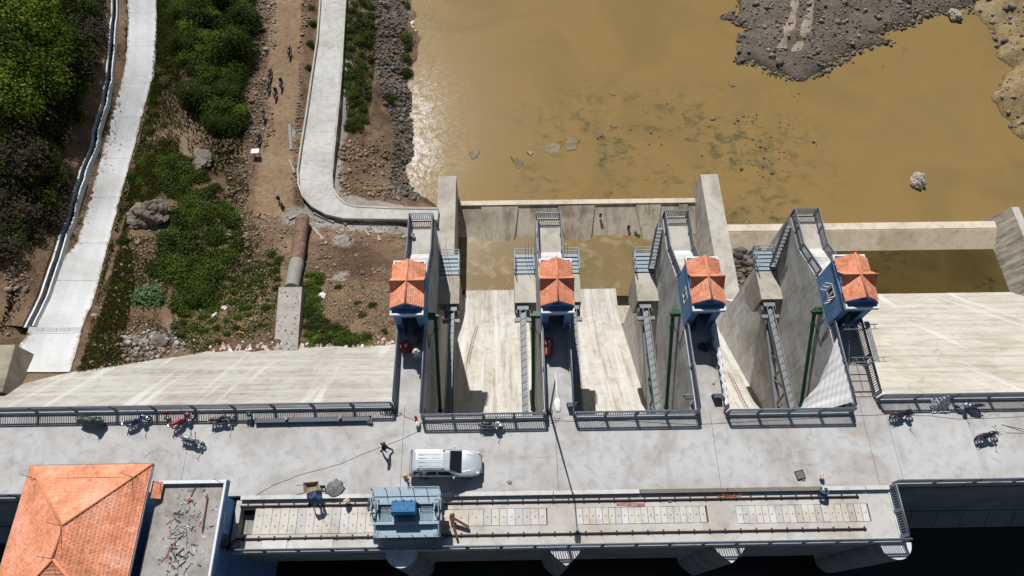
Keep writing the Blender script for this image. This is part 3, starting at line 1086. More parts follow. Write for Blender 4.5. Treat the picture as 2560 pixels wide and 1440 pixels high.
def walkway(cx, sg, label):
    xa, xb = cx + sg * (HW + 0.02), cx + sg * (HW + 1.85)
    x0, x1 = min(xa, xb), max(xa, xb)
    t = thing('steel_walkway', label, 'walkway', ((x0 + x1) / 2, 29.2, -6.6), group='steel walkways behind the trunnion blocks')
    z = -6.6
    for k in range(5):
        y = 28.62 + k * 0.4
        MB().box(x0 + .05, x1 - .05, y, y + 0.3, z - 0.04, z + 0.02).build('tread', M_WALK, t, world=True)
    m = MB()
    m.box(x0, x1, 28.56, 30.7, z - 0.2, z - 0.05)
    m.build('frame', M_STEELD, t, world=True)
    m = MB()
    for y in (28.6, 29.6, 30.6):
        for x in (x0 + .05, x1 - .05):
            m.beam((x, y, z - .1), (x, y, z + 1.0), 0.05)
    for zz in (0.5, 1.0):
        for x in (x0 + .05, x1 - .05):
            m.beam((x, 28.6, z + zz), (x, 30.6, z + zz), 0.05)
        m.beam((x0 + .05, 30.6, z + zz), (x1 - .05, 30.6, z + zz), 0.05)
    m.build('guard_rail', M_WALK, t, world=True)
    if cx < PX[2]:
        return
    # stair hugging the pier up to the landing
    xs = cx + sg * (HW + 0.3)
    m = MB()
    m.beam((xs - .28, 30.3, -2.1), (xs - .28, 28.9, z), 0.08, 0.2)
    m.beam((xs + .28, 30.3, -2.1), (xs + .28, 28.9, z), 0.08, 0.2)
    for k in range(12):
        q = Vector((xs, 30.3, -2.1)).lerp(Vector((xs, 28.9, z)), k / 11)
        m.box(q.x - .28, q.x + .28, q.y - .1, q.y + .1, q.z - .02, q.z + .02)
    m.build('stair', M_GREY, t, world=True)
    m = MB()
    xo = xs + sg * .3
    for dz in (0.15, 1.0):
        m.beam((xo, 30.3, -2.1 + dz), (xo, 28.9, z + dz), 0.06)
    for k in range(15):
        q = Vector((xo, 30.3, -2.1)).lerp(Vector((xo, 28.9, z)), k / 14)
        m.beam(q + Vector((0, 0, .15)), q + Vector((0, 0, 1.0)), 0.035)
    m.build('stair_railing', M_GREY, t, world=True)
walkway(PX[0], 1, 'light blue steel walkway in the half shade of the first pier by the dirt yard')
walkway(PX[1], -1, 'light blue steel walkway behind the block on the left of the pier with red drums')
walkway(PX[1], 1, 'light blue steel walkway behind the block on the right of the pier with red drums')
walkway(PX[2], -1, 'light blue steel walkway and stair below the gatehouse with the rubbish heap')
walkway(PX[3], -1, 'light blue steel walkway and stair below the gatehouse with the open window')

# ================================================================== stilling basins
def solid(name, mb, mat, label, cat):
    return tag(mb.build(name, mat), label, cat)
t = thing('training_wall', 'pale concrete training wall running out from the first pier to the river', 'wall', (PX[0], 40, -30))
MB().box(PX[0] - HW - .1, PX[0] + HW - .01, 31.41, 50.3, -32, -21.6).build('wall', M_WALL, t, world=True)
MB().box(PX[0] - HW - .1, PX[0] + HW - .01, 31.41, 50.3, -21.599, -21.55).build('wall_top', M_TOP, t, world=True)
t = thing('training_wall', 'long grey training wall reaching into the river from the last pier', 'wall', (PX[3], 40, -30))
MB().box(PX[3] - HW + .01, PX[3] + HW + .05, 33.2, 50.3, -32, -21.9).build('wall', M_PIER, t, world=True)
MB().box(PX[3] - HW + .01, PX[3] + HW + .05, 33.2, 50.3, -21.899, -21.86).build('wall_top', M_TOP, t, world=True)
m = MB()
m.extrude_x([(31.41, -32), (33.19, -32), (33.19, -21.9), (31.41, -18.8)], PX[3] - HW + .01, PX[3] + HW + .05)
m.build('wall_haunch', M_RAMP, t, world=True)
# end sill of the three-bay basin, with splitter teeth on its inner face
M_SILL = concrete('sill_concrete', (0.44, 0.385, 0.30), (0.25, 0.205, 0.15), 0.9, streak=((0.7, 0.12, 0.12), 0.7, (0.5, 0.445, 0.36)), crack=True)
t = thing('end_sill', 'stained concrete end sill with sloping teeth closing the gate basin', 'weir', (9, 48, -30))
x0, x1 = PX[0] + HW, PX[3] - HW
m = MB()
m.extrude_x([(43.6, -32), (49.2, -32), (49.2, -25.35), (48.45, -25.35), (48.45, -25.55), (43.6, -27.95)], x0, x1)
m.build('sill', M_SILL, t, world=True)
MB().box(x0, x1, 48.5, 49.15, -25.36, -25.30).build('sill_crest', concrete('crest_pale', (0.62, 0.55, 0.45), (0.5, 0.42, 0.33), 0.6), t, world=True)
for (a, b) in ((1203, 1296), (1396, 1488), (1592, 1655), (1700, 1722)):
    xa, xb = at(a, 560, -26.2).x, at(b, 560, -26.2).x
    m = MB()
    lo = [(xa + .9, 43.7, -27.9), (xb - .6, 43.7, -27.9), (xb, 48.3, -25.42), (xa, 48.3, -25.42)]
    hi = [(xa + .9, 43.9, -27.45), (xb - .6, 43.9, -27.45), (xb, 48.3, -25.38), (xa, 48.3, -25.38)]
    m.add(lo + hi, [(0, 3, 2, 1), (4, 5, 6, 7), (0, 1, 5, 4), (1, 2, 6, 5), (2, 3, 7, 6), (3, 0, 4, 7)])
    m.build('sill_tooth', M_SILL, t, world=True)
# right basin
t = thing('end_sill', 'smooth pale end sill in front of the dark green pool', 'weir', (43, 44, -30))
m = MB()
m.extrude_x([(40.6, -29), (45.0, -29), (45.0, -25.1), (44.0, -25.1), (43.8, -25.15), (40.6, -26.6)], PX[3] + HW + .06, 61.5)
m.build('sill', concrete('right_sill', (0.47, 0.40, 0.30), (0.36, 0.29, 0.2), 0.7, crack=False), t, world=True)
MB().box(PX[3] + HW + .06, 61.5, 44.0, 44.95, -25.11, -25.06).build('sill_crest', MATS['crest_pale'], t, world=True)
t = thing('side_wall', 'streaked sloping side wall at the end of the dark green pool', 'wall', (62, 36, -28))
pr = [(0, -29)]
m = MB()
m.extrude_y([(60.2, -29), (60.2, -26.5), (61.7, -22.9), (62.6, -22.9), (62.6, -29)], 28.0, 45.6)
m.build('wall', concrete('streaky_wall', (0.30, 0.27, 0.22), (0.15, 0.135, 0.11), 0.9, streak=((0.25, 1.6, 0.25), 0.8, (0.46, 0.42, 0.35))), t, world=True)
MB().box(61.7, 62.59, 28.0, 45.5, -22.899, -22.86).build('wall_top', M_TOP, t, world=True)
bf = MB().box(PX[3] + HW + .06, 60.2, 33.0, 42.2, -29, -27.6).build('basin_floor', M_WALL)
tag(bf, kind='structure')

# ---- water
def water_mat(name, c1, c2, c3, rough=0.12, blot=None, ripple=0.06, foam_glint=False):
    m, nt, b = _mat(name)
    h = NT(nt)
    c = h.ramp(h.noise(0.07, 5, 0.6, dist=0.8), [(0.35, c1), (0.5, c2), (0.66, c3)])
    if blot:
        sp = h.sep()
        f = h.math('MULTIPLY', h.ramp(h.noise(0.55, 6, 0.66, h.scale((1.0, 1.3, 1.0)), dist=0.6), [(0.49, 0.0), (0.66, 1.0)]), h.ramp(h.noise(0.12, 3), [(0.40, 0.0), (0.54, 1.0)]))
        if foam_glint:
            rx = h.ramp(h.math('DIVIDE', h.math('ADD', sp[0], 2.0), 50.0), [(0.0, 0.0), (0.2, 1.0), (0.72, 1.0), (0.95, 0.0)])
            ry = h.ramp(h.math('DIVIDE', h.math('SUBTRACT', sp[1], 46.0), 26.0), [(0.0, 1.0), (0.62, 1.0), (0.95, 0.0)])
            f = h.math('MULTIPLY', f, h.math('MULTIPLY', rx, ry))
        c = h.mix(f, c, blot)
    if foam_glint:
        # thin scum, with sun glitter painted into the base colour, along the bank
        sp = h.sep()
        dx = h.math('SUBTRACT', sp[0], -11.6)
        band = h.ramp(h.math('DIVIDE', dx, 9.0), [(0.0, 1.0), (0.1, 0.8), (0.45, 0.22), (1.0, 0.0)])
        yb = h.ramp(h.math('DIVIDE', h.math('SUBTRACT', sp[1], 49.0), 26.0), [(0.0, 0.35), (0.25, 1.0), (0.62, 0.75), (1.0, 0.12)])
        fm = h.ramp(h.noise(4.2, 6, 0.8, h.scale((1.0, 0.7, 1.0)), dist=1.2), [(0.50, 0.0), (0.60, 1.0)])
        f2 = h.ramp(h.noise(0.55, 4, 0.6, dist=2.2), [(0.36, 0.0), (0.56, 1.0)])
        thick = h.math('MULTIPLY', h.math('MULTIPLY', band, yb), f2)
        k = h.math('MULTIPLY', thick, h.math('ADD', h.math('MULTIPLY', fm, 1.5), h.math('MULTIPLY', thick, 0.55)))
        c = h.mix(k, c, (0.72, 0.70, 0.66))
    h.link(c, b.inputs['Base Color'])
    b.inputs['Roughness'].default_value = rough
    b.inputs['IOR'].default_value = 1.33
    if foam_glint:
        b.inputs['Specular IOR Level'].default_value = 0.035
    h.bump(h.noise(5.0, 4, 0.6, dist=0.4), ripple, 0.05, b)
    return m
M_RIVER = water_mat('muddy_river', (0.214, 0.149, 0.060), (0.248, 0.166, 0.064), (0.230, 0.159, 0.065), blot=(0.085, 0.085, 0.04), foam_glint=True, rough=0.3, ripple=0.25)
ZW = -26.0
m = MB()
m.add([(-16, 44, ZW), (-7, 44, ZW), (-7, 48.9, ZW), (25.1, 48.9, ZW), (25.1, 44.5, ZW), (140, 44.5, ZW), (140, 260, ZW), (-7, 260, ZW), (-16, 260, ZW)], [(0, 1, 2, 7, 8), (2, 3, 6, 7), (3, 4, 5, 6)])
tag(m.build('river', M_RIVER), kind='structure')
M_POOL = water_mat('basin_pool_water', (0.185, 0.135, 0.058), (0.215, 0.152, 0.066), (0.165, 0.132, 0.055), blot=(0.30, 0.235, 0.14), rough=0.2)
m = MB()
m.add([(PX[0] + HW + .001, 36.4, -27.25), (PX[3] - HW - .001, 36.4, -27.25), (PX[3] - HW - .001, 47.2, -27.25), (PX[0] + HW + .001, 47.2, -27.25)], [(0, 1, 2, 3)])
tag(m.build('basin_water', M_POOL), kind='structure')
M_POOL2 = water_mat('dark_pool_water', (0.066, 0.047, 0.014), (0.084, 0.059, 0.018), (0.056, 0.044, 0.014), blot=(0.035, 0.03, 0.012), rough=0.15)
m = MB()
m.add([(PX[3] + HW + .061, 34.0, -26.15), (60.19, 34.0, -26.15), (60.19, 43.0, -26.15), (PX[3] + HW + .061, 43.0, -26.15)], [(0, 1, 2, 3)])
tag(m.build('pool_water', M_POOL2), kind='structure')
M_RES = water_mat('reservoir_water', (0.012, 0.011, 0.008), (0.016, 0.014, 0.010), (0.010, 0.009, 0.007), rough=0.1)
m = MB()
m.add([(-130, -160, -11.0), (150, -160, -11.0), (150, 9.5, -11.0), (-130, 9.5, -11.0)], [(0, 1, 2, 3)])
tag(m.build('reservoir', M_RES), kind='structure')
# ================================================================== ground left of the spillway
CP = [(985, 872, -12), (800, 872, -12), (700, 882, -11.7), (560, 884, -11.1), (400, 915, -9.4), (250, 935, -7.8), (170, 938, -6.9), (90, 965, -5.0), (0, 1000, -3.2),
      (130, 900, -7.8), (60, 880, -7.6), (200, 860, -8.3), (150, 760, -10.5), (210, 640, -13.2), (260, 520, -15.3), (290, 400, -16.3), (330, 250, -17), (355, 100, -17), (355, 0, -17),
      (330, 800, -11.2), (330, 600, -14.6), (380, 540, -15.0), (420, 700, -14.3), (450, 400, -18), (480, 200, -19), (450, 0, -18.5), (560, 100, -19.6), (560, 300, -20.2), (600, 500, -20.2),
      (560, 650, -17.6), (600, 780, -14.6), (720, 0, -21), (700, 200, -21), (680, 350, -21), (690, 500, -20.8), (640, 600, -19.2), (720, 735, -15.6), (850, 600, -19.6), (960, 600, -20.0),
      (850, 750, -15.4), (970, 750, -15.2), (620, 830, -13.0), (830, 0, -21), (810, 200, -21), (790, 430, -21), (850, 515, -21.2), (1000, 530, -21.4),
      (900, 0, -22), (960, 0, -24), (1022, 0, -26), (900, 200, -22.2), (960, 200, -24.2), (1030, 200, -26.05), (890, 400, -22.3), (950, 400, -24), (1040, 380, -26.05), (960, 490, -23.4), (1048, 500, -26.1),
      (1100, 300, -28), (1100, 50, -28), (1080, 470, -28),
      (280, 50, -16), (240, 350, -15.5), (190, 550, -13.6), (140, 700, -10.6), (90, 800, -8.6), (150, 100, -11), (0, 100, -4), (100, 350, -10), (0, 350, -5), (60, 560, -9.2), (0, 600, -6.2), (0, 800, -4.6), (50, 780, -6.8), (0, 870, -5.2),
      (0, 0, -4), (150, 0, -11)]
cw = np.array([at(a, b, z) for a, b, z in CP])
def _U(r2):
    return 0.5 * r2 * np.log(r2 + 1e-9)
_n = len(cw)
_d2 = ((cw[:, None, :2] - cw[None, :, :2]) ** 2).sum(-1)
_K = _U(_d2) + np.eye(_n) * 25.0
_Pm = np.hstack([np.ones((_n, 1)), cw[:, :2]])
_A = np.zeros((_n + 3, _n + 3))
_A[:_n, :_n] = _K
_A[:_n, _n:] = _Pm
_A[_n:, :_n] = _Pm.T
_w = np.linalg.solve(_A, np.concatenate([cw[:, 2], np.zeros(3)]))
def base_z(x, y):
    x = np.asarray(x, float)
    y = np.asarray(y, float)
    sh = x.shape
    q = np.stack([x.ravel(), y.ravel()], -1)
    d2 = ((q[:, None, :] - cw[None, :, :2]) ** 2).sum(-1)
    z = _U(d2) @ _w[:_n] + _w[_n] + q @ _w[_n + 1:]
    return np.clip(z, -29, 6).reshape(sh)
def hit(px, py, z0=-15.0):
    """where the line of sight through a pixel meets the ground"""
    z = z0
    for _ in range(40):
        p = at(px, py, z)
        z = 0.5 * z + 0.5 * float(base_z(p.x, p.y))
    return at(px, py, z)

def poly_dist(X, Y, pts):
    D = np.full(X.shape, 1e9)
    for a, b in zip(pts[:-1], pts[1:]):
        ax_, ay_, bx_, by_ = a[0], a[1], b[0], b[1]
        L2 = (bx_ - ax_) ** 2 + (by_ - ay_) ** 2
        t = np.clip(((X - ax_) * (bx_ - ax_) + (Y - ay_) * (by_ - ay_)) / L2, 0, 1)
        D = np.minimum(D, np.hypot(X - ax_ - t * (bx_ - ax_), Y - ay_ - t * (by_ - ay_)))
    return D
# left road edges (left, right) in pixels
RL = [((316, -60), (392, -60)), ((320, 40), (392, 30)), ((319, 105), (391, 100)), ((313, 165), (386, 190)), ((302, 210), (377, 206)), ((279, 292), (355, 293)), ((252, 392), (329, 395)), ((226, 492), (301, 492)), ((193, 606), (272, 608)), ((152, 655), (258, 660)), ((121, 735), (238, 740)), ((84, 820), (205, 822)), ((45, 868), (195, 868)), ((60, 925), (172, 935))]
RLw = [(hit(*a), hit(*b)) for a, b in RL]
rl_mid = [((a + b) / 2) for a, b in RLw]
# right road edges
RR = [((799, -60), (870, -60)), ((800, 0), (866, 0)), ((793, 100), (860, 100)), ((778, 200), (855, 190)), ((765, 290), (846, 290)), ((752, 370), (838, 370)), ((744, 430), (832, 440)), ((746, 465), (834, 470)), ((757, 495), (846, 490)), ((780, 520), (865, 508)), ((815, 540), (890, 515)), ((860, 550), (920, 516)), ((960, 552), (980, 517)), ((1094, 554), (1096, 519))]
RRw = [(at(a[0], a[1], -20.9), at(b[0], b[1], -20.9)) for a, b in RR]
for a, b in RRw:
    a.z = b.z = -20.9
rr_mid = [((a + b) / 2) for a, b in RRw]
dirt_pts = [at(x, y, -21) for x, y in ((722, -60), (720, 0), (715, 150), (705, 260), (690, 400), (690, 520))]

GX0, GX1, GY0, GY1, GS = -78.0, -8.2, 16.0, 106.0, 0.36
nx, ny = int((GX1 - GX0) / GS) + 1, int((GY1 - GY0) / GS) + 1
GXX, GYY = np.meshgrid(np.linspace(GX0, GX1, nx), np.linspace(GY0, GY1, ny))
GZ = np.zeros_like(GXX)
for r0 in range(0, ny, 32):
    GZ[r0:r0 + 32] = base_z(GXX[r0:r0 + 32], GYY[r0:r0 + 32])
rough = fbm(GXX, GYY, 3.0, 4) * 0.7 + fbm(GXX + 31, GYY, 0.9, 3) * 0.28
dl = poly_dist(GXX, GYY, [(p.x, p.y) for p in rl_mid])
dr = poly_dist(GXX, GYY, [(p.x, p.y) for p in rr_mid])
drain_px = [(288, -60), (287, 0), (284, 60), (280, 130), (274, 200), (262, 260), (240, 330), (222, 400), (205, 450), (183, 520), (160, 590), (143, 650), (122, 710), (103, 760), (75, 818)]
dw = poly_dist(GXX, GYY, [(p.x, p.y) for p in (hit(*q) for q in drain_px)])
dd = poly_dist(GXX, GYY, [(p.x, p.y) for p in dirt_pts])
cut = np.clip((np.minimum(dl - 3.2, dr - 3.0)) / 2.0, 0, 1) * np.clip(0.18 + (dd - 1.6) / 2.5, 0, 1) * np.clip((dw - 0.9) / 1.5, 0, 1)
leftamp = 1 + np.clip((-48 - GXX) / 8, 0, 1) * 0.8
GZ = GZ + rough * cut * leftamp
# the ground drops clear of the right road's right-hand retaining side
GZ = np.where(dr < 2.6, np.minimum(GZ, -21.15), GZ)
GZ = np.where(dl < 2.0, GZ - 0.12, GZ)
GZ = np.where(dw < 0.95, GZ - 0.75, GZ)
M_SOIL = soil('brown_soil', (0.085, 0.055, 0.034), (0.165, 0.108, 0.066), (0.23, 0.162, 0.105), over=(
    ('track', (0.21, 0.142, 0.082), (0.26, 0.18, 0.108), (0.30, 0.22, 0.145), 0.35),
    ('dark', (0.022, 0.016, 0.010), (0.042, 0.030, 0.019), (0.08, 0.056, 0.036), 0.4),  # dark brown hill earth, its colour deepened to imitate shadow
    ('pale', (0.22, 0.20, 0.175), (0.30, 0.275, 0.24), (0.36, 0.34, 0.31), 0.3)))
V = np.stack([GXX, GYY, GZ], -1).reshape(-1, 3)
idx = np.arange(nx * ny).reshape(ny, nx)
F = np.stack([idx[:-1, :-1], idx[:-1, 1:], idx[1:, 1:], idx[1:, :-1]], -1).reshape(-1, 4)
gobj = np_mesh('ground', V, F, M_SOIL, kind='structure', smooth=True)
def gattr(nm, val):
    at_ = gobj.data.attributes.new(nm, 'FLOAT', 'POINT')
    at_.data.foreach_set('value', np.asarray(val, dtype=np.float32).ravel())
gattr('track', np.clip(1.0 - (dd - 1.3) / 1.6, -1, 1))
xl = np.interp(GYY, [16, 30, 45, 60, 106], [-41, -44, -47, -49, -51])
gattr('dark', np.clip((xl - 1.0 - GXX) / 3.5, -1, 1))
pl = np.full(GXX.shape, -1.0)
for (a, b, r_) in ((860, 600, 1.6), (740, 540, 2.2), (790, 560, 1.6), (380, 865, 2.4), (735, 330, 1.2), (850, 690, 1.2), (400, 560, 1.6), (150, 590, 2.0)):
    q_ = hit(a, b)
    pl = np.maximum(pl, 1.2 - np.hypot(GXX - q_.x, GYY - q_.y) / r_)
pl = np.maximum(pl, np.where(GXX > -24, 0.75 - (dr - 2.6) / 1.3, -1))
gattr('pale', np.clip(pl, -1, 1))
def gz(x, y):
    fx = (np.asarray(x, float) - GX0) / (GX1 - GX0) * (nx - 1)
    fy = (np.asarray(y, float) - GY0) / (GY1 - GY0) * (ny - 1)
    i = np.clip(fx.astype(int), 0, nx - 2)
    j = np.clip(fy.astype(int), 0, ny - 2)
    u, v = np.clip(fx - i, 0, 1), np.clip(fy - j, 0, 1)
    return (GZ[j, i] * (1 - u) + GZ[j, i + 1] * u) * (1 - v) + (GZ[j + 1, i] * (1 - u) + GZ[j + 1, i + 1] * u) * v
def g1(x, y):
    return float(gz(np.array([x]), np.array([y]))[0])
def hitg(px, py, z0=-15):
    z = z0
    for _ in range(40):
        p = at(px, py, z)
        z = 0.5 * z + 0.5 * g1(p.x, p.y)
    return at(px, py, z)
# far terrain sheets so that the ground goes on past the frame
fm = MB()
fm.add([(-400, -200, -30.0), (400, -200, -30.0), (400, 500, -30.0), (-400, 500, -30.0)], [(0, 1, 2, 3)])
tag(fm.build('terrain', M_SOIL), kind='structure')
fm = MB()
fm.grid([[(x, y, z) for x, z in ((-300, 30), (-150, 14), (-77.9, -0.5))] for y in (-100, 14, 60, 106, 400)])
tag(fm.build('hillside', M_SOIL), kind='structure')

# ---- dirt track surface
M_TRACK = soil('track_dirt', (0.20, 0.135, 0.078), (0.25, 0.172, 0.102), (0.29, 0.215, 0.14), amt=0.35)
def strip(name, L, Rr, mat, dz, n=6, kind='structure', parent=None, follow=True, dens=5):
    rows = []
    LL, RR_ = [], []
    for k in range(len(L) - 1):
        for q in range(dens):
            LL.append(Vector(L[k]).lerp(Vector(L[k + 1]), q / dens))
            RR_.append(Vector(Rr[k]).lerp(Vector(Rr[k + 1]), q / dens))
    LL.append(Vector(L[-1]))
    RR_.append(Vector(Rr[-1]))
    for a, b in zip(LL, RR_):
        row = []
        for j in range(n + 1):
            p = a.lerp(b, j / n)
            z = (g1(p.x, p.y) if follow else p.z) + (dz if 0 < j < n else (dz - 0.35 if follow else dz))
            row.append((p.x, p.y, z))
        rows.append(row)
    m = MB()
    m.grid(rows)
    return m.build(name, mat, parent, smooth=True, kind=kind)
DL = [(688, -60), (690, 0), (688, 100), (668, 200), (655, 300), (640, 400), (640, 470), (665, 530)]
DR = [(756, -60), (752, 0), (755, 100), (752, 200), (742, 300), (726, 380), (722, 450), (725, 530)]


# ---- left concrete road, one slab per bay between joints
road = bpy.data.objects.new('concrete_road', None)
COL.objects.link(road)
tag(road, kind='structure')
def resample(pairs, ys):
    out = []
    for y in ys:
        for k in range(len(pairs) - 1):
            (a0, b0), (a1, b1) = pairs[k], pairs[k + 1]
            if min(a0[1], a1[1]) <= y <= max(a0[1], a1[1]) + 1e-6 or k == len(pairs) - 2:
                t = (y - a0[1]) / (a1[1] - a0[1])
                ax_ = a0[0] + t * (a1[0] - a0[0])
                t2 = (y - b0[1]) / (b1[1] - b0[1])
                out.append(((ax_, y), (b0[0] + t2 * (b1[0] - b0[0]), y)))
                break
    return out
def road_mat(name, base, stain):
    m, nt, b = _mat(name)
    h = NT(nt)
    a = nt.nodes.new('ShaderNodeAttribute')
    a.attribute_name = 'across'
    n1 = h.noise(0.3, 5, 0.6, dist=0.5)
    c = h.ramp(n1, [(0.34, stain), (0.5, base), (0.7, tuple(min(1, q * 1.05) for q in base))])
    c = h.mix(0.6, c, h.ramp(h.noise(3, 6, 0.75), [(0.3, 0.78), (0.5, 1.0), (0.75, 1.06)]), 'MULTIPLY')
    lane = h.ramp(h.math('ADD', a.outputs['Fac'], h.math('MULTIPLY', h.math('SUBTRACT', h.noise(0.8, 4), 0.5), 0.5)), [(0.2, 0.0), (0.38, 1.0), (0.55, 1.0), (0.75, 0.0)])
    c = h.mix(h.math('MULTIPLY', lane, h.math('MULTIPLY', h.noise(0.25, 3), 0.6)), c, tuple(q * 0.80 for q in base))
    ed = h.math('ADD', a.outputs['Fac'], h.math('MULTIPLY', h.math('SUBTRACT', h.noise(1.4, 6, 0.7), 0.5), 0.75))
    c = h.mix(h.math('MULTIPLY', h.ramp(ed, [(0.88, 0.0), (1.12, 1.0)]), 0.8), c, (0.30, 0.235, 0.165))
    sp = h.ramp(h.noise(2.4, 5, 0.8), [(0.66, 0.0), (0.74, 0.6)])
    c = h.mix(sp, c, (0.36, 0.33, 0.29))
    h.link(c, b.inputs['Base Color'])
    b.inputs['Roughness'].default_value = 0.9
    b.inputs['Specular IOR Level'].default_value = 0.2
    h.bump(h.noise(14, 4, 0.7), 0.3, 0.02, b)
    return m
M_ROADL = road_mat('pale_road', (0.585, 0.60, 0.60), (0.51, 0.505, 0.48))
jy = [-58, 32, 114, 206, 292, 394, 492, 606, 700, 832, 930]
for a, b in zip(jy[:-1], jy[1:]):
    ys = np.linspace(a, b, 9)
    prs = resample(RL, ys)
    top = []
    for L_, R_ in prs:
        p, q = hit(*L_), hit(*R_)
        row = []
        for j in range(7):
            s = p.lerp(q, j / 6)
            jit = (rnd.uniform(-.07, .07) if j in (0, 6) else 0)
            row.append((s.x + jit, s.y, float(base_z(s.x, s.y)) + 0.03))
        top.append(row)
    # shrink at the joint
    m = MB()
    n7 = 7
    g = 0.014
    top[0] = [(x, y - g, z) for x, y, z in top[0]]
    top[-1] = [(x, y + g, z) for x, y, z in top[-1]]
    m.grid(top)
    ring = [p for p in top[0]] + [r[-1] for r in top[1:]] + [p for p in reversed(top[-1][:-1])] + [r[0] for r in reversed(top[1:-1])]
    k = len(ring)
    m.add(ring + [(x, y, z - 0.3) for x, y, z in ring], [(i, (i + 1) % k, k + (i + 1) % k, k + i) for i in range(k)])
    sl = m.build('slab', M_ROADL, road)
    av = sl.data.attributes.new('across', 'FLOAT', 'POINT')
    nv = len(sl.data.vertices)
    av.data.foreach_set('value', [abs((i % 7) / 3.0 - 1.0) if i < 63 else 1.2 for i in range(nv)])
# cross drain near the dam
a, b = hit(72, 826), hit(205, 826)
for k in range(4):
    p, q = a.lerp(b, k / 4 + .004), a.lerp(b, (k + 1) / 4 - .004)
    p.z, q.z = float(base_z(p.x, p.y)) + .07, float(base_z(q.x, q.y)) + .07
    m = MB()
    m.obox((p + q) / 2, (q - p) / 2, (0, 0.3, 0), (0, 0, 0.05))
    m.build('drain_cover', M_ROADC, road)
# ---- U-shaped drain beside the road
DP = drain_px
DP_ = [(288, -60), (287, 0), (284, 60), (280, 130), (274, 200), (262, 260), (240, 330), (222, 400), (205, 450), (183, 520), (160, 590), (143, 650), (122, 710), (103, 760), (75, 818)]
dpts = [hit(*p) for p in DP]
t = thing('roadside_drain', 'narrow concrete drain channel with bed coloured dark for shade curving beside the pale road', 'drain', dpts[5])
fine = []
for k in range(len(dpts) - 1):
    for q in range(4):
        fine.append(dpts[k].lerp(dpts[k + 1], q / 4))
fine.append(dpts[-1])
def side_strip(name, off0, off1, z0, z1, mat, own=False):
    rows = []
    for i, p in enumerate(fine):
        a_ = fine[max(0, i - 1)]
        b_ = fine[min(len(fine) - 1, i + 1)]
        d = Vector((b_.x - a_.x, b_.y - a_.y, 0)).normalized()
        s = Vector((d.y, -d.x, 0))
        z = float(base_z(p.x, p.y))
        zo = (lambda o: float(base_z(p.x + s.x * o, p.y + s.y * o))) if own else (lambda o: z)
        rows.append([(p.x + s.x * o, p.y + s.y * o, zo(o) + zz) for o, zz in ((off0, z0), (off0, z1), (off1, z1), (off1, z0))])
    m = MB()
    m.grid(rows)
    return m.build(name, mat, t, world=True)
side_strip('outer_lip', 0.22, 0.40, -0.9, 0.2, M_ROADC)
side_strip('inner_lip', -0.22, -0.36, -0.9, 0.12, M_ROADC)
side_strip('inner_verge', -0.37, -1.15, -0.9, -0.02, M_SOIL, True)
side_strip('channel_bed', -0.22, 0.22, -0.9, -0.3, plain('drain_bed_shade', (0.009, 0.0095, 0.010), 0.9, spec=0.1))  # near-black bed colour stands in for the shadow inside the channel
side_strip('apron', 0.41, 1.25, -0.9, 0.05, M_SOIL, True)

# ---- right concrete road with kerb wall
road2 = bpy.data.objects.new('concrete_ramp', None)
COL.objects.link(road2)
tag(road2, kind='structure')
M_ROAD2 = concrete('ramp_road', (0.50, 0.495, 0.47), (0.40, 0.38, 0.345), 0.8, scale=1.3)
fl, fr = [], []
cat = []
for k in range(len(RRw) - 1):
    for q in range(4):
        fl.append(RRw[k][0].lerp(RRw[k + 1][0], q / 4))
        fr.append(RRw[k][1].lerp(RRw[k + 1][1], q / 4))
fl.append(RRw[-1][0])
fr.append(RRw[-1][1])
seg = [0, 5, 10, 14, 18, 22, 26, 33, 40, 46, len(fl) - 1]
for a, b in zip(seg[:-1], seg[1:]):
    m = MB()
    rows = []
    for i in range(a, b + 1):
        p, q = fl[i].copy(), fr[i].copy()
        rows.append([(p.x, p.y, -20.9), (q.x, q.y, -20.9)])
    if a > 0:
        rows[0] = [(x, y - 0.02, z) for x, y, z in rows[0]]
    m.grid(rows)
    ring = [rows[0][0], rows[0][1]] + [r[1] for r in rows[1:]] + [r[0] for r in reversed(rows[1:])]
    k = len(ring)
    m.add(ring + [(x, y, -22.6) for x, y, z in ring], [(i, (i + 1) % k, k + (i + 1) % k, k + i) for i in range(k)])
    m.build('slab', M_ROAD2, road2)
def lip(name, line, inward, w_, z0, z1, mat, i0=0, i1=None):
    rows = []
    i1 = i1 or len(line)
    for i in range(i0, i1):
        p = line[i]
        q = inward[i]
        s = (q - p)
        s.z = 0
        s.normalize()
        rows.append([(p.x, p.y, z0), (p.x, p.y, z1), (p.x + s.x * w_, p.y + s.y * w_, z1), (p.x + s.x * w_, p.y + s.y * w_, z0)])
    m = MB()
    m.grid(rows)
    return m.build(name, mat, road2)
lip('kerb_wall', fl, fr, 0.2, -22, -20.5, M_TOP)
lip('edge_strip', fr, fl, 0.3, -23.4, -20.82, M_TOP)

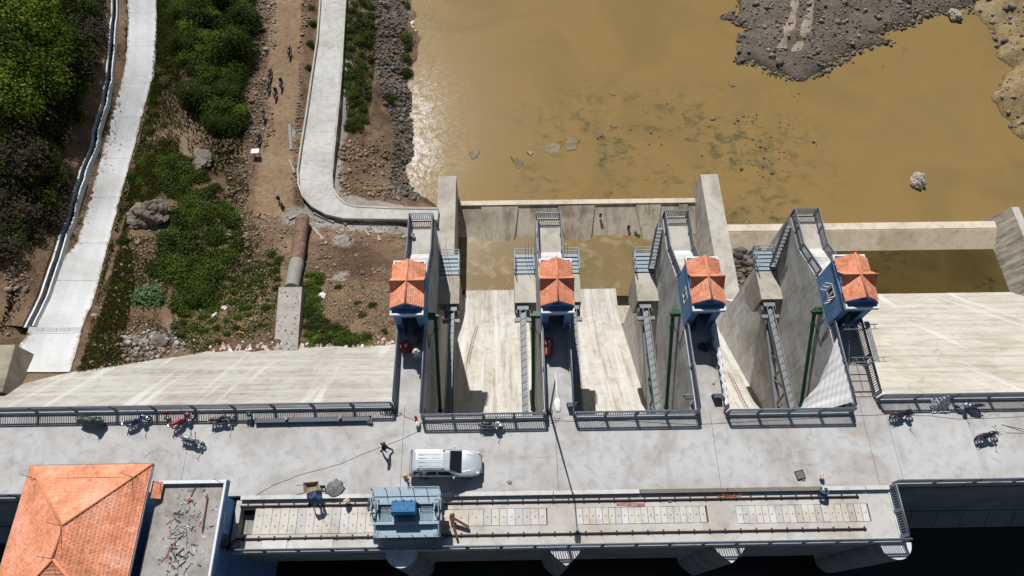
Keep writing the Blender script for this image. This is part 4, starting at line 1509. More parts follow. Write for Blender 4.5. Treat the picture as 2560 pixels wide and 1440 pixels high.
# ---- concrete block and old pipe
t = thing('anchor_block', 'long rough concrete anchor block sloping down from the dam to the old pipe', 'concrete block', (-21.2, 27.5, -15))
tl, tr_, bl, br_ = at(697, 718, -14.3), at(755, 717, -14.3), at(683, 893, -11.2), at(743, 884, -11.2)
m = MB()
top = [tuple(tl), tuple(tr_), tuple(br_), tuple(bl)]
m.add(top + [(x, y, z - 5) for x, y, z in top], [(0, 1, 2, 3), (4, 7, 6, 5), (0, 4, 5, 1), (1, 5, 6, 2), (2, 6, 7, 3), (3, 7, 4, 0)])
m.build('block', concrete('rough_block', (0.315, 0.295, 0.27), (0.25, 0.23, 0.2), 0.8, scale=2.2), t, world=True)
t = thing('old_pipe', 'rusty steel pipe with a grey concrete end entering the anchor block', 'pipe', (-22.5, 37, -18))
pa = at(729, 722, -15.0)
pm_ = at(742, 655, -16.9)
pb = at(757, 545, -19.4)
m = MB()
m.cyl(pa, pm_, 0.74, n=20)
m.cyl(pm_ + (pb - pm_) * 0.0 - (pb - pm_).normalized() * 1.1, pm_ - (pb - pm_).normalized() * 0.75, 0.80, n=20)
m.build('concrete_sleeve', concrete('sleeve', (0.27, 0.25, 0.225), (0.28, 0.26, 0.23), 0.7, scale=2), t, world=True)
m = MB()
m.cyl(pm_, pb, 0.735, n=20, cap=True)
dpi = (pb - pm_).normalized()
for s in (0.1, 4.4, (pb - pm_).length - 1.0):
    m.cyl(pm_ + dpi * s, pm_ + dpi * (s + 0.06), 0.77, n=20)
mr, ntr, br2 = _mat('pipe_rust')
hh = NT(ntr)
cc = hh.ramp(hh.noise(1.2, 6, 0.7, dist=0.8), [(0.3, (0.10, 0.052, 0.037)), (0.5, (0.165, 0.095, 0.066)), (0.62, (0.22, 0.15, 0.11)), (0.72, (0.29, 0.235, 0.19))])
hh.link(cc, br2.inputs['Base Color'])
br2.inputs['Roughness'].default_value = 0.85
m.build('steel_barrel', mr, t, world=True)

# ---- abutment wall stub on the left
t = thing('abutment_wall', 'shaded concrete wall stub beside the top of the pale road', 'wall', at(60, 920, -7))
tp = [at(-60, 862, -4.6), at(38, 862, -4.6), at(6, 979, -2.6), at(-60, 984, -2.6)]
bt = [at(-60, 862, -12), at(105, 913, -8.0), at(101, 942, -7.6), at(-60, 990, -9.0)]
bt[0] = Vector((tp[0].x, tp[0].y, -11))
bt[3] = Vector((tp[3].x, tp[3].y, -11))
bt[1] = Vector((tp[1].x + .45, tp[1].y + .1, -10.5))
bt[2] = Vector((tp[2].x + .45, tp[2].y - .1, -10.5))
m = MB()
m.add([tuple(p) for p in tp + bt], [(0, 1, 2, 3), (4, 7, 6, 5), (0, 4, 5, 1), (1, 5, 6, 2), (2, 6, 7, 3), (3, 7, 4, 0)])
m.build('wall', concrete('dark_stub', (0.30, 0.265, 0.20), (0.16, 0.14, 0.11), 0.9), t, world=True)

# ================================================================== stones
def rock_set(n, seed):
    g = np.random.default_rng(seed)
    out = []
    for _ in range(n):
        bm = bmesh.new()
        bmesh.ops.create_icosphere(bm, subdivisions=1, radius=1.0)
        v = np.array([p.co[:] for p in bm.verts])
        f = np.array([[q.index for q in p.verts] for p in bm.faces])
        bm.free()
        v = v * g.uniform(0.6, 1.15, (len(v), 1)) * g.uniform(0.55, 1.2, (1, 3))
        out.append((v, f))
    return out
ROCKS = rock_set(8, 3)
def scatter_rocks(name, pts, sizes, mat, zfn, sink=0.3, flat=0.7, seed=1, kind='stuff', parent=None):
    g = np.random.default_rng(seed)
    VV, FF = [], []
    k = 0
    z = zfn(pts[:, 0], pts[:, 1])
    for i in range(len(pts)):
        v, f = ROCKS[g.integers(len(ROCKS))]
        a = g.uniform(0, 6.283)
        c, s = math.cos(a), math.sin(a)
        q = v * sizes[i]
        x = q[:, 0] * c - q[:, 1] * s + pts[i, 0]
        y = q[:, 0] * s + q[:, 1] * c + pts[i, 1]
        VV.append(np.stack([x, y, q[:, 2] * flat + z[i] + sizes[i] * (0.5 - sink) * flat], -1))
        FF.append(f + k)
        k += len(v)
    return np_mesh(name, np.concatenate(VV), np.concatenate(FF), mat, parent, kind)
def in_poly(P_, poly):
    x, y = P_[:, 0], P_[:, 1]
    ins = np.zeros(len(P_), bool)
    n = len(poly)
    j = n - 1
    for i in range(n):
        xi, yi = poly[i]
        xj, yj = poly[j]
        c = ((yi > y) != (yj > y)) & (x < (xj - xi) * (y - yi) / (yj - yi + 1e-12) + xi)
        ins ^= c
        j = i
    return ins
def sample_poly(poly, n, seed, clump=None):
    g = np.random.default_rng(seed)
    P_ = np.array(poly)
    lo, hi = P_.min(0), P_.max(0)
    out = np.zeros((0, 2))
    for _ in range(60):
        q = g.uniform(lo, hi, (n * 2, 2))
        q = q[in_poly(q, poly)]
        if clump:
            f = fbm(q[:, 0] + seed * 3.1, q[:, 1], clump, 3)
            q = q[f > g.uniform(-0.45, 0.35, len(q))]
        out = np.concatenate([out, q])
        if len(out) >= n:
            break
    return out[:n]
def wpoly(pix, z0=-15):
    return [(p.x, p.y) for p in (hit(a, b, z0) for a, b in pix)]
M_RB = rock_mat('brown_stone', (0.10, 0.065, 0.042), (0.24, 0.175, 0.12))
M_RG = rock_mat('grey_stone', (0.085, 0.069, 0.052), (0.22, 0.187, 0.148))
M_RD = rock_mat('dark_stone', (0.045, 0.039, 0.033), (0.135, 0.12, 0.104))
def lognorm(n, med, sg, seed, cap=9):
    return np.minimum(np.random.default_rng(seed).lognormal(math.log(med), sg, n), cap)
yard = wpoly([(600, 540), (730, 540), (1020, 560), (1000, 860), (790, 870), (760, 700), (700, 700), (680, 870), (540, 870), (600, 700), (560, 600)])
p = sample_poly(yard, 2600, 5, 4.0)
scatter_rocks('yard_rubble', p, lognorm(len(p), 0.085, 0.5, 6, 0.4), M_RB, gz, seed=7)
side = wpoly([(600, 160), (655, 160), (690, 330), (640, 400), (610, 520), (690, 540), (640, 640), (560, 640), (560, 430), (620, 350)])
p = sample_poly(side, 1700, 8)
scatter_rocks('track_rubble', p, lognorm(len(p), 0.10, 0.5, 9, 0.45), M_RB, gz, seed=10)
side2 = wpoly([(640, -50), (690, -50), (690, 120), (640, 170), (620, 120)])
p = sample_poly(side2, 700, 18)
scatter_rocks('verge_rubble', p, lognorm(len(p), 0.12, 0.5, 19, 0.5), M_RG, gz, seed=11)
side3 = wpoly([(745, 120), (790, 0), (795, -60), (760, -60), (752, 100), (735, 380), (725, 480), (745, 500), (742, 400), (760, 260)])
p = sample_poly(side3, 800, 28)
scatter_rocks('kerb_rubble', p, lognorm(len(p), 0.10, 0.5, 29, 0.45), M_RB, gz, seed=12)
bank = wpoly([(930, -50), (1020, -50), (1022, 200), (1040, 380), (1050, 500), (960, 500), (985, 330), (940, 200)], -24)
p = sample_poly(bank, 5200, 38)
scatter_rocks('bank_stones', p, lognorm(len(p), 0.115, 0.55, 39, 0.6), M_RD, gz, seed=13, sink=0.3)
bank2 = wpoly([(840, 360), (960, 330), (1000, 500), (850, 490)], -23)
p = sample_poly(bank2, 700, 48, 3.0)
scatter_rocks('bank_rubble', p, lognorm(len(p), 0.13, 0.5, 49, 0.5), M_RB, gz, seed=14)
hillp = wpoly([(0, 620), (150, 540), (140, 660), (60, 850), (0, 850)])
p = sample_poly(hillp, 600, 58, 4)
scatter_rocks('hill_rubble', p, lognorm(len(p), 0.12, 0.5, 59, 0.5), M_RB, gz, seed=15)
slope = wpoly([(210, 880), (240, 760), (330, 560), (420, 560), (420, 720), (330, 740), (380, 850), (450, 870), (300, 930), (190, 930)])
p = sample_poly(slope, 1100, 68, 4)
scatter_rocks('slope_rubble', p, lognorm(len(p), 0.10, 0.5, 69, 0.4), M_RB, gz, seed=16)
def boulder(px, py, rx, ry, rz, mat, label, rough_=0.14, seed=1, z0=-15, pos=None, sink=0.25, nm='boulder', cat='rock'):
    q = pos or hitg(px, py, z0)
    g = random.Random(seed)
    m = MB()
    m.ball((0, 0, rz * (0.5 - sink)), rx, ry, rz, 44, 26)
    vv = np.array(m.v)
    dn = vv / np.array([rx, ry, rz])
    s1, s2 = seed * 7.7, seed * 3.1
    f1 = fbm(dn[:, 0] * 2 + s1 + dn[:, 2], dn[:, 1] * 2 + s2 - dn[:, 2] * .7, 1.3, 3) * 0.55
    f2 = np.abs(fbm(dn[:, 0] * 2 + s2, dn[:, 1] * 2 + dn[:, 2] * 1.5 + s1, 0.5, 3)) * -0.28
    vv = vv * (1 + (f1 + f2)[:, None] * rough_ / 0.14)
    m.v = [tuple(q_) for q_ in vv]
    o = m.build(nm, mat)
    o.location = q
    o.rotation_euler = (0, 0, g.uniform(0, 3))
    return tag(o, label, cat)
M_BLD = soil('boulder_rock', (0.13, 0.105, 0.082), (0.215, 0.185, 0.155), (0.255, 0.19, 0.135), amt=0.1)
boulder(372, 545, 2.2, 1.9, 1.2, M_BLD, 'large grey and brown boulder among creepers beside the pale road', seed=4)
boulder(505, 400, 1.7, 1.2, 0.5, M_BLD, 'flat grey rock outcrop half hidden by the shrubs above the dirt track', seed=5)
boulder(395, 858, 0.9, 0.7, 0.3, M_BLD, 'low grey rock outcrop just above the dam slope', seed=6)
boulder(568, 592, 0.5, 0.42, 0.4, M_RB, 'brown stone at the edge of the creepers beside the yard', seed=7)

g_ = np.random.default_rng(62)
bb_ = [o_ for o_ in bpy.data.objects if o_.name == 'anchor_block'][0]
uu, vv_ = g_.uniform(.03, .97, 130), g_.uniform(.02, .98, 130)
bp = np.array([tuple((tl.lerp(tr_, a)).lerp(bl.lerp(br_, a), b)) for a, b in zip(uu, vv_)])
bo_ = np.array(bb_.location)
zz_ = bp[:, 2] - bo_[2]
_tmp = iter([zz_])
scatter_rocks('block_gravel', bp[:, :2] - bo_[:2], lognorm(130, 0.06, 0.4, 63, 0.18), M_RG, lambda x, y: zz_, seed=22, sink=0.2, parent=bb_)
q_ = hit(385, 862)
pp_ = np.stack([q_.x + g_.normal(0, 1.6, 240), q_.y + g_.normal(0, 1.0, 240)], -1)
scatter_rocks('outcrop_rubble', pp_, lognorm(240, 0.13, 0.5, 64, 0.4), rock_mat('whitish_stone', (0.2, 0.19, 0.175), (0.36, 0.345, 0.32)), gz, seed=23, sink=0.3)
# ---- island of rubble in the river, right bank
def mound(name, outline, zmax, seed, res=0.45, kindz='structure', mat=None, base=ZW - 0.5, zbeach=0.25):
    poly = [(p.x, p.y) for p in (at(a, b, ZW) for a, b in outline)]
    P_ = np.array(poly)
    lo, hi = P_.min(0) - 1, P_.max(0) + 1
    nx_, ny_ = int((hi[0] - lo[0]) / res), int((hi[1] - lo[1]) / res)
    X, Y = np.meshgrid(np.linspace(lo[0], hi[0], nx_), np.linspace(lo[1], hi[1], ny_))
    q = np.stack([X.ravel(), Y.ravel()], -1)
    ins = in_poly(q, poly).reshape(X.shape)
    D = poly_dist(X, Y, poly + [poly[0]])
    sd = np.where(ins, D, -D)
    sd = sd + np.clip(fbm(X + seed * 9, Y, 3.2, 4) * 1.5, -1.2, 1.0)
    Z = ZW + zbeach * np.clip(sd / 0.8, -2.5, 1) + zmax * (1 - np.exp(-np.clip(sd, 0, 99) / 4.0)) + np.where(sd > 0, fbm(X, Y, 2.2, 4) * np.clip(sd / 3, 0.15, 1) * 0.6 * min(1.5, zmax), fbm(X, Y, 1.5, 3) * 0.3)
    V = np.stack([X, Y, Z], -1).reshape(-1, 3)
    idx = np.arange(nx_ * ny_).reshape(ny_, nx_)
    F = np.stack([idx[:-1, :-1], idx[:-1, 1:], idx[1:, 1:], idx[1:, :-1]], -1).reshape(-1, 4)
    o = np_mesh(name, V, F, mat, kind=kindz, smooth=True)
    def zf(x, y):
        fx = np.clip((x - lo[0]) / (hi[0] - lo[0]) * (nx_ - 1), 0, nx_ - 1.001)
        fy = np.clip((y - lo[1]) / (hi[1] - lo[1]) * (ny_ - 1), 0, ny_ - 1.001)
        return Z[fy.astype(int), fx.astype(int)]
    return poly, zf
M_ISL = soil('island_gravel', (0.105, 0.086, 0.066), (0.15, 0.125, 0.098), (0.19, 0.155, 0.12), (0.24, 0.22, 0.19), 0.9, wet=ZW)
isl = [(1840, -90), (1845, 30), (1810, 45), (1855, 62), (1872, 80), (1862, 90), (1848, 100), (1845, 155), (1890, 160), (1915, 178), (1950, 192), (2000, 196), (2060, 185), (2080, 165), (2130, 140), (2160, 122), (2220, 105), (2170, 85), (2215, 78), (2290, 60), (2310, 40), (2360, 28), (2400, 20), (2470, 25), (2440, -90)]
ipoly, iz = mound('island', isl, 0.9, 3, mat=M_ISL)
p = sample_poly(ipoly, 6500, 71, 2.5)
scatter_rocks('island_rubble', p, lognorm(len(p), 0.085, 0.65, 72, 0.6), M_RG, iz, seed=17, sink=0.15)
ie = np.array([(a.x, a.y) for a in (at(*q, ZW) for q in isl)])
g_ = np.random.default_rng(73)
edge = []
for a, b in zip(ie[1:-2], ie[2:-1]):
    for _ in range(int(np.hypot(*(b - a)) * 7)):
        edge.append(a + (b - a) * g_.uniform() + g_.normal(0, 0.35, 2))
edge = np.array(edge)
scatter_rocks('shore_stones', edge, lognorm(len(edge), 0.2, 0.45, 74, 0.6), M_RD, lambda x, y: np.full(len(x), ZW + .02), seed=18, sink=0.2)
# pale wheel tracks on the island
M_PALE = soil('pale_track', (0.30, 0.235, 0.18), (0.34, 0.27, 0.21), (0.37, 0.30, 0.24), amt=0.1)
for pts in (((2000, -80), (1985, 30), (1972, 75), (1952, 122)), ((2040, -80), (2022, 40), (2010, 90), (1988, 130))):
    rows = []
    cs = []
    for a, b in zip(pts[:-1], pts[1:]):
        for k in range(8):
            cs.append((a[0] + (b[0] - a[0]) * k / 8, a[1] + (b[1] - a[1]) * k / 8))
    for px, py in cs:
        wdt = 11 + 3 * math.sin(px * 0.3)
        row = []
        for s in (-1.3, -0.8, -.3, .3, .8, 1.3):
            q = at(px + s * wdt, py, ZW + 1.0)
            edge_ = abs(s) > 1
            row.append((q.x, q.y, float(iz(np.array([q.x]), np.array([q.y]))[0]) + (0.09 if not edge_ else -0.12)))
        rows.append(row)
    m = MB()
    m.grid(rows)
    m.build('wheel_track', M_PALE, None, smooth=True, kind='structure')
M_BNK = soil('bank_earth', (0.20, 0.145, 0.07), (0.28, 0.205, 0.105), (0.34, 0.26, 0.15), (0.3, 0.26, 0.2), 0.5, wet=ZW)
rb = [(2400, -90), (2440, 30), (2470, 60), (2480, 110), (2490, 150), (2530, 170), (2520, 185), (2490, 200), (2485, 240), (2500, 275), (2525, 300), (2520, 330), (2545, 350), (2600, 370), (2760, 360), (2760, -90)]
bpoly, bz = mound('right_bank', rb, 2.6, 5, mat=M_BNK)
sub = [(p.x, p.y) for p in (at(a, b, ZW + 1) for a, b in ((2490, 30), (2540, 30), (2560, 350), (2515, 335), (2505, 290), (2490, 260), (2490, 205), (2540, 165)))]
p = sample_poly(bpoly, 1900, 81, 3.0)
scatter_rocks('bank_boulders', p, lognorm(len(p), 0.2, 0.55, 82, 0.8), M_RG, bz, seed=19, sink=0.2)
# rock heap between the last pier and the right sill
hp = [(p.x, p.y) for p in (at(a, b, -26.4) for a, b in ((1832, 636), (1905, 632), (1915, 690), (1842, 700)))]
p = sample_poly([(26.3, 35.0), (30.5, 35.0), (31.5, 42), (26.3, 42)], 420, 91)
scatter_rocks('pool_rubble', p, lognorm(len(p), 0.3, 0.4, 92, 0.8), M_RD, lambda x, y: np.full(len(x), -26.15), seed=20, sink=0.1)
# single stones standing in the river
river_rocks = [(2293, 457, 1.0, 1.25, 0.8, 'big pale boulder alone in the muddy river'), (2002, 38 + 4, 0.1, 0.1, 0.1, None)]
boulder(0, 0, 0.95, 1.25, 0.75, rock_mat('pale_boulder', (0.3, 0.28, 0.24), (0.42, 0.38, 0.32)), 'big pale boulder alone in the muddy river', seed=31, pos=at(2293, 457, ZW), sink=0.1)
boulder(0, 0, 0.95, 1.0, 0.7, rock_mat('pale_boulder', 0, 0), 'rounded pale boulder in the shallows beside the rubble island', seed=32, pos=at(2384, 42, ZW), sink=0.1)
def slabrock(px, py, outline, th_, mat, label, tilt=(0.05, 0.03), zoff=0.0):
    c = at(px, py, ZW)
    m = MB()
    pts = [(lambda q: (q.x - c.x, q.y - c.y))(at(a, b, ZW)) for a, b in outline]
    m.prism(pts[::-1], -0.4, th_)
    o = m.build('concrete_chunk', mat)
    o.location = (c.x, c.y, ZW + zoff)
    o.rotation_euler = (tilt[0], tilt[1], 0)
    return tag(o, label, 'concrete chunk')
M_MUD = soil('mud_concrete', (0.17, 0.135, 0.085), (0.24, 0.195, 0.13), (0.3, 0.26, 0.19), amt=0.3)
slabrock(1293, 408, [(1277, 393), (1291, 397), (1309, 406), (1305, 417), (1296, 426)], 0.12, M_MUD, 'triangular muddy concrete chunk breaking the river surface', (0.12, 0.05))
slabrock(1430, 360, [(1417, 345), (1434, 344), (1444, 353), (1440, 374), (1417, 376)], 0.12, M_MUD, 'square muddy concrete chunk breaking the river surface', (0.06, 0.03))
slabrock(1380, 372, [(1362, 366), (1380, 359), (1400, 361), (1398, 378), (1375, 384), (1362, 380)], 0.06, M_MUD, 'nearly drowned rounded concrete chunk in the river', (0.02, 0.02), -0.03)
slabrock(1185, 387, [(1172, 384), (1185, 376), (1199, 377), (1193, 393), (1180, 399)], 0.10, M_MUD, 'small mossy concrete chunk near the scum and painted glitter in the river', (0.07, 0.0))
slabrock(1325, 383, [(1317, 381), (1327, 379), (1332, 383), (1326, 389)], 0.18, plain('pink_block', (0.5, 0.27, 0.22), 0.8), 'small pink block sticking out of the river', (0.2, 0.1))
g_ = np.random.default_rng(95)
cl = []
for (cx_, cy_, n_, s_) in ((1535, 318, 22, 9), (1503, 342, 8, 5), (1530, 237, 8, 5), (1905, 330, 20, 40), (1850, 295, 30, 14), (1880, 300, 25, 16), (1930, 420, 40, 40), (2230, 100, 14, 14), (2260, 125, 8, 8), (2210, 165, 5, 6), (1810, 45, 8, 10), (1985, 240, 6, 8), (1590, 370, 14, 20), (1830, 210, 6, 12), (1640, 300, 20, 60), (1800, 360, 24, 70), (1960, 370, 24, 60), (1880, 420, 16, 60)):
    for _ in range(n_):
        q = at(cx_ + g_.normal(0, s_), cy_ + g_.normal(0, s_ * 0.6), ZW)
        cl.append((q.x, q.y))
cl = np.array(cl)
scatter_rocks('river_stones', cl, lognorm(len(cl), 0.11, 0.5, 96, 0.4), M_RD, lambda x, y: np.full(len(x), ZW - 0.02), seed=21, sink=0.42)

# ================================================================== planks, formwork and litter in the yard
M_PLK = plain('weathered_plank', (0.33, 0.30, 0.265), 0.8, 0, 0.25, 5)
M_PLK2 = plain('steel_form', (0.22, 0.23, 0.235), 0.7, 0.0, 0.2, 5)
planks = [((742, 550), (765, 534), .35, 'grey steel form panel leaning over the open end of the pipe'), ((722, 548), (748, 538), .3, 'short grey form panel left of the open pipe end'), ((770, 540), (808, 555), .35, 'grey form plank lying along the ramp kerb'), ((785, 532), (835, 556), .3, 'longer grey form plank beside the curved kerb'),
          ((783, 570), (817, 610), .3, 'long pale plank leaning in the yard to the right of the pipe'), ((869, 566), (879, 580), .2, 'small white plank near the ramp kerb in the yard'), ((911, 576), (925, 590), .2, 'short pale plank lying askew in the yard'), ((938, 572), (950, 602), .28, 'pale pink plank standing lengthways in the yard'), ((948, 572), (953, 584), .18, 'short stub beside the pale pink plank'),
          ((1005, 595), (1021, 588), .3, 'white board at the foot of the first pier'), ((840, 578), (851, 585), .15, 'tiny white board in the yard'),
          ((724, 312), (729, 375), .35, 'long grey steel beam lying along the dirt track'), ((724, 400), (737, 433), .25, 'pale plank lying where the dirt track narrows')]
for (a, b, wd, lb) in planks:
    p, q = hitg(*a, -20), hitg(*b, -20)
    p.z += 0.12
    q.z += 0.12
    m = MB()
    m.beam((p - q) / 2, (q - p) / 2, wd, 0.09)
    o = m.build('plank', rnd.choice([M_PLK, M_PLK2]) if 'grey' in lb else M_PLK)
    o.location = (p + q) / 2
    tag(o, lb, 'plank')
def litter(pts, name, label, mat, r=0.35, cat='litter', z=None):
    for (px, py) in pts:
        q = hitg(px, py) if z is None else at(px, py, z)
        m = MB()
        g = random.Random(int(px * 7 + py))
        m.ball((0, 0, 0.05), r * g.uniform(.6, 1.2), r * g.uniform(.5, 1), r * 0.35, 9, 6, 0.35, g)
        o = m.build(name, mat)
        o.location = q
        o.rotation_euler = (0, 0, g.uniform(0, 6))
        tag(o, label, cat, label)
M_LIT = plain('white_plastic', (0.66, 0.66, 0.64), 0.5, 0, 0.2)
litter([(515, 765), (560, 770), (535, 790), (806, 740), (598, 545)], 'plastic_bag', 'crumpled white plastic bag on the green slope', M_LIT, 0.4, 'bag')
litter([(1028, 70), (1024, 88), (1036, 78), (1030, 58)], 'rubbish_heap', 'white rubbish washed up against the river bank', M_LIT, 0.45, 'rubbish', z=ZW + .1)
cols_ = [plain('paper_beige', (0.5, 0.42, 0.32), 0.8), M_LIT, plain('paper_pink', (0.5, 0.3, 0.27), 0.8), plain('cloth_blue', (0.10, 0.2, 0.33), 0.8)]
g_ = np.random.default_rng(101)
pts, szs = [], []
VV = MB()
for _ in range(150):
    px = g_.uniform(520, 985)
    yb = np.interp(px, [520, 560, 700, 985], [885, 878, 878, 868])
    q = hitg(px, yb - abs(g_.normal(0, 9)) - 2)
    s = g_.uniform(0.06, 0.2)
    VV.cm = int(g_.integers(3))
    a = g_.uniform(0, 3.1)
    ca, sa = math.cos(a), math.sin(a)
    VV.obox((q.x, q.y, q.z + 0.05), (s * ca, s * sa, g_.normal(0, .03)), (-s * .7 * sa, s * .7 * ca, g_.normal(0, .03)), (0, 0, 0.015))
VV.build('dam_toe_litter', cols_[:3], None, kind='stuff')
m = MB()
q = hitg(588, 835)
m.tube([(0, 0, .1), (.35, .15, .16), (.8, .05, .12), (1.0, -.2, .08)], 0.06, 6)
o = m.build('hose_piece', plain('orange_plastic', (0.6, 0.22, 0.04), 0.5))
o.location = q
tag(o, 'short curved orange hose piece in the weeds near the anchor block', 'hose')

t = thing('hand_cart', 'small hand cart with a white tray standing on the dirt track', 'cart', hitg(643, 388, -21), R(5))
m = MB()
m.loft([[(-.4, -.28, .62), (.4, -.28, .62), (.4, .28, .62), (-.4, .28, .62)], [(-.48, -.34, .85), (.48, -.34, .85), (.48, .34, .85), (-.48, .34, .85)]])
m.build('tray', M_LIT, t)
m = MB()
for sg in (-1, 1):
    m.beam((sg * .3, -.2, .0), (sg * .3, -.1, .62), .05)
    m.beam((sg * .3, .2, .0), (sg * .3, .1, .62), .05)
    m.beam((sg * .3, .3, .62), (sg * .3, .85, .75), .04)
m.build('leg', M_STEELD, t, kind='stuff')
for (a, b, r_) in (((612, 312), (640, 352), .05), ((612, 345), (650, 330), .04), ((625, 280), (641, 318), .05), ((615, 338), (628, 330), .08)):
    p, q = hitg(*a, -20), hitg(*b, -20)
    p.z += .25
    q.z += .3
    m = MB()
    m.tube([(p - q) / 2, Vector((.1, .1, .12)), (q - p) / 2], [r_, r_ * .8, r_ * .5], 5)
    o = m.build('dead_branch', M_PLK)
    o.location = (p + q) / 2
    tag(o, 'dead grey branch in the brush pile beside the dirt track', 'branch', 'dead branches in the brush pile')
# ================================================================== vegetation
def leaf_cloud(n_clump, per, R3, lsize, seed, shell=0.55, up=0.5, droop=0.0):
    """leaf quads gathered in clumps through an ellipsoid crown"""
    g = np.random.default_rng(seed)
    d = g.normal(size=(n_clump, 3))
    d /= np.linalg.norm(d, axis=1)[:, None]
    d[:, 2] = np.abs(d[:, 2]) * 1.1 - 0.25
    rad = shell + (1 - shell) * g.uniform(0, 1, n_clump) ** 0.6
    rad *= g.uniform(0.72, 1.12, n_clump)
    cc = d * rad[:, None] * np.array(R3)
    c = np.repeat(cc, per, 0)
    n = len(c)
    cr = np.repeat(g.uniform(0.16, 0.34, n_clump), per)
    off = g.normal(size=(n, 3)) * (cr * min(R3[0], R3[1]))[:, None] * np.array([1, 1, 0.6])
    p = c + off
    nn = p / np.array(R3) + np.array([0, 0, up]) + g.normal(size=(n, 3)) * 0.55
    nn /= np.linalg.norm(nn, axis=1)[:, None]
    t = np.cross(nn, g.normal(size=(n, 3)))
    t /= np.linalg.norm(t, axis=1)[:, None]
    b = np.cross(nn, t)
    s = lsize * g.uniform(0.6, 1.4, n)
    t *= s[:, None]
    b *= (s * 0.55)[:, None]
    V = np.stack([p - t, p + b * 0.9 - t * 0.1, p + t, p - b * 0.9 - t * 0.1], 1).reshape(-1, 3)
    V[:, 2] += R3[2] * 0.25
    V[:, 2] = np.maximum(V[:, 2], -0.35)
    F = np.arange(len(V)).reshape(-1, 4)
    return V, F
M_LF1 = leaf_mat('leaf_mid', [(0.014, 0.030, 0.005), (0.045, 0.083, 0.011), (0.085, 0.125, 0.016), (0.14, 0.165, 0.028)])
M_LF2 = leaf_mat('leaf_bright', [(0.022, 0.05, 0.007), (0.08, 0.14, 0.014), (0.165, 0.225, 0.024), (0.26, 0.295, 0.045)])
M_LF3 = leaf_mat('leaf_dark', [(0.007, 0.015, 0.004), (0.024, 0.043, 0.008), (0.050, 0.074, 0.013), (0.085, 0.10, 0.022)])
M_LF4 = leaf_mat('leaf_pale', [(0.05, 0.10, 0.04), (0.09, 0.16, 0.07), (0.14, 0.22, 0.10), (0.17, 0.25, 0.13)])
M_BRW = leaf_mat('dead_brush', [(0.018, 0.014, 0.010), (0.045, 0.035, 0.022), (0.075, 0.058, 0.036), (0.035, 0.042, 0.016)], 0.1)
M_DRY = leaf_mat('dry_grass', [(0.05, 0.05, 0.018), (0.10, 0.09, 0.035), (0.15, 0.12, 0.055), (0.08, 0.10, 0.03)])
M_GRS = leaf_mat('green_grass', [(0.02, 0.05, 0.008), (0.05, 0.10, 0.015), (0.09, 0.13, 0.03), (0.12, 0.13, 0.045)])
M_TWG = plain('bark', (0.085, 0.062, 0.045), 0.9, 0, 0.3)
def make_shrub(name, R3, nclump, per, ls, mat, seed, label, cat, group, trunk=0.08):
    t = thing(name, label, cat, (0, 0, -200), group=group)
    V, F = leaf_cloud(nclump, per, R3, ls, seed)
    np_mesh('crown', V, F, mat, t)
    g = random.Random(seed)
    m = MB()
    H_ = R3[2] * 0.25
    m.tube([(0, 0, -0.6), (0.03, 0.02, H_ * 0.4), (0.06, -.03, H_ + R3[2] * .35)], [trunk, trunk * .8, trunk * .4], 6)
    for k in range(7):
        a = k * 0.9 + g.uniform(0, .5)
        e = g.uniform(.4, .75)
        m.tube([(0.02, 0, H_ * g.uniform(0, .5)), (math.cos(a) * R3[0] * .35, math.sin(a) * R3[1] * .35, H_ + R3[2] * .2), (math.cos(a) * R3[0] * e, math.sin(a) * R3[1] * e, H_ + R3[2] * g.uniform(.2, .6))], [trunk * .5, trunk * .35, trunk * .12], 5)
    m.build('trunk', M_TWG, t)
    return t
protos = {}
def plant(key, spots, label, group, cat='shrub', smin=0.75, smax=1.25, seed=1, name='shrub', z0=-15):
    """copies of the prototypes of one kind at pixel spots (px, py, size)"""
    g = random.Random(seed)
    for (px, py, s) in spots:
        pr = g.choice(protos[key])
        q = hitg(px, py, z0)
        k = s * g.uniform(0.9, 1.1)
        c = copy_tree(pr, (q.x, q.y, q.z - 0.05), g.uniform(0, 6.28), label, group, (k, k, k * g.uniform(.85, 1.15)))
        c.name = name
        c['category'] = cat
def protoset(key, specs, name='shrub'):
    protos[key] = [make_shrub(name, R3, nc, per, ls, mat, sd, 'x', 'shrub', 'x') for (R3, nc, per, ls, mat, sd) in specs]
protoset('dense', [((1.9, 1.8, 2.2), 60, 80, 0.11, M_LF1, 1), ((2.0, 1.7, 1.6), 54, 80, 0.12, M_LF3, 2), ((1.6, 1.9, 2.5), 62, 76, 0.11, M_LF3, 3), ((1.8, 1.8, 1.7), 56, 80, 0.10, M_LF1, 4), ((1.3, 1.3, 1.4), 36, 70, 0.11, M_LF2, 5)])
protoset('sunny', [((2.4, 2.2, 2.7), 64, 90, 0.125, M_LF2, 11), ((2.3, 2.5, 2.1), 60, 90, 0.13, M_LF1, 12), ((2.0, 2.2, 3.0), 66, 84, 0.125, M_LF2, 13)])
protoset('scrub', [((1.4, 1.3, 0.7), 40, 40, 0.13, M_LF3, 21), ((1.5, 1.3, 0.6), 40, 40, 0.14, M_DRY, 22), ((1.3, 1.5, 0.7), 42, 38, 0.12, M_LF1, 23)])
protoset('brush', [((1.4, 1.3, 0.55), 40, 40, 0.13, M_BRW, 51), ((1.3, 1.5, 0.5), 40, 40, 0.12, M_LF3, 52), ((1.5, 1.4, 0.5), 40, 40, 0.12, M_BRW, 53)])
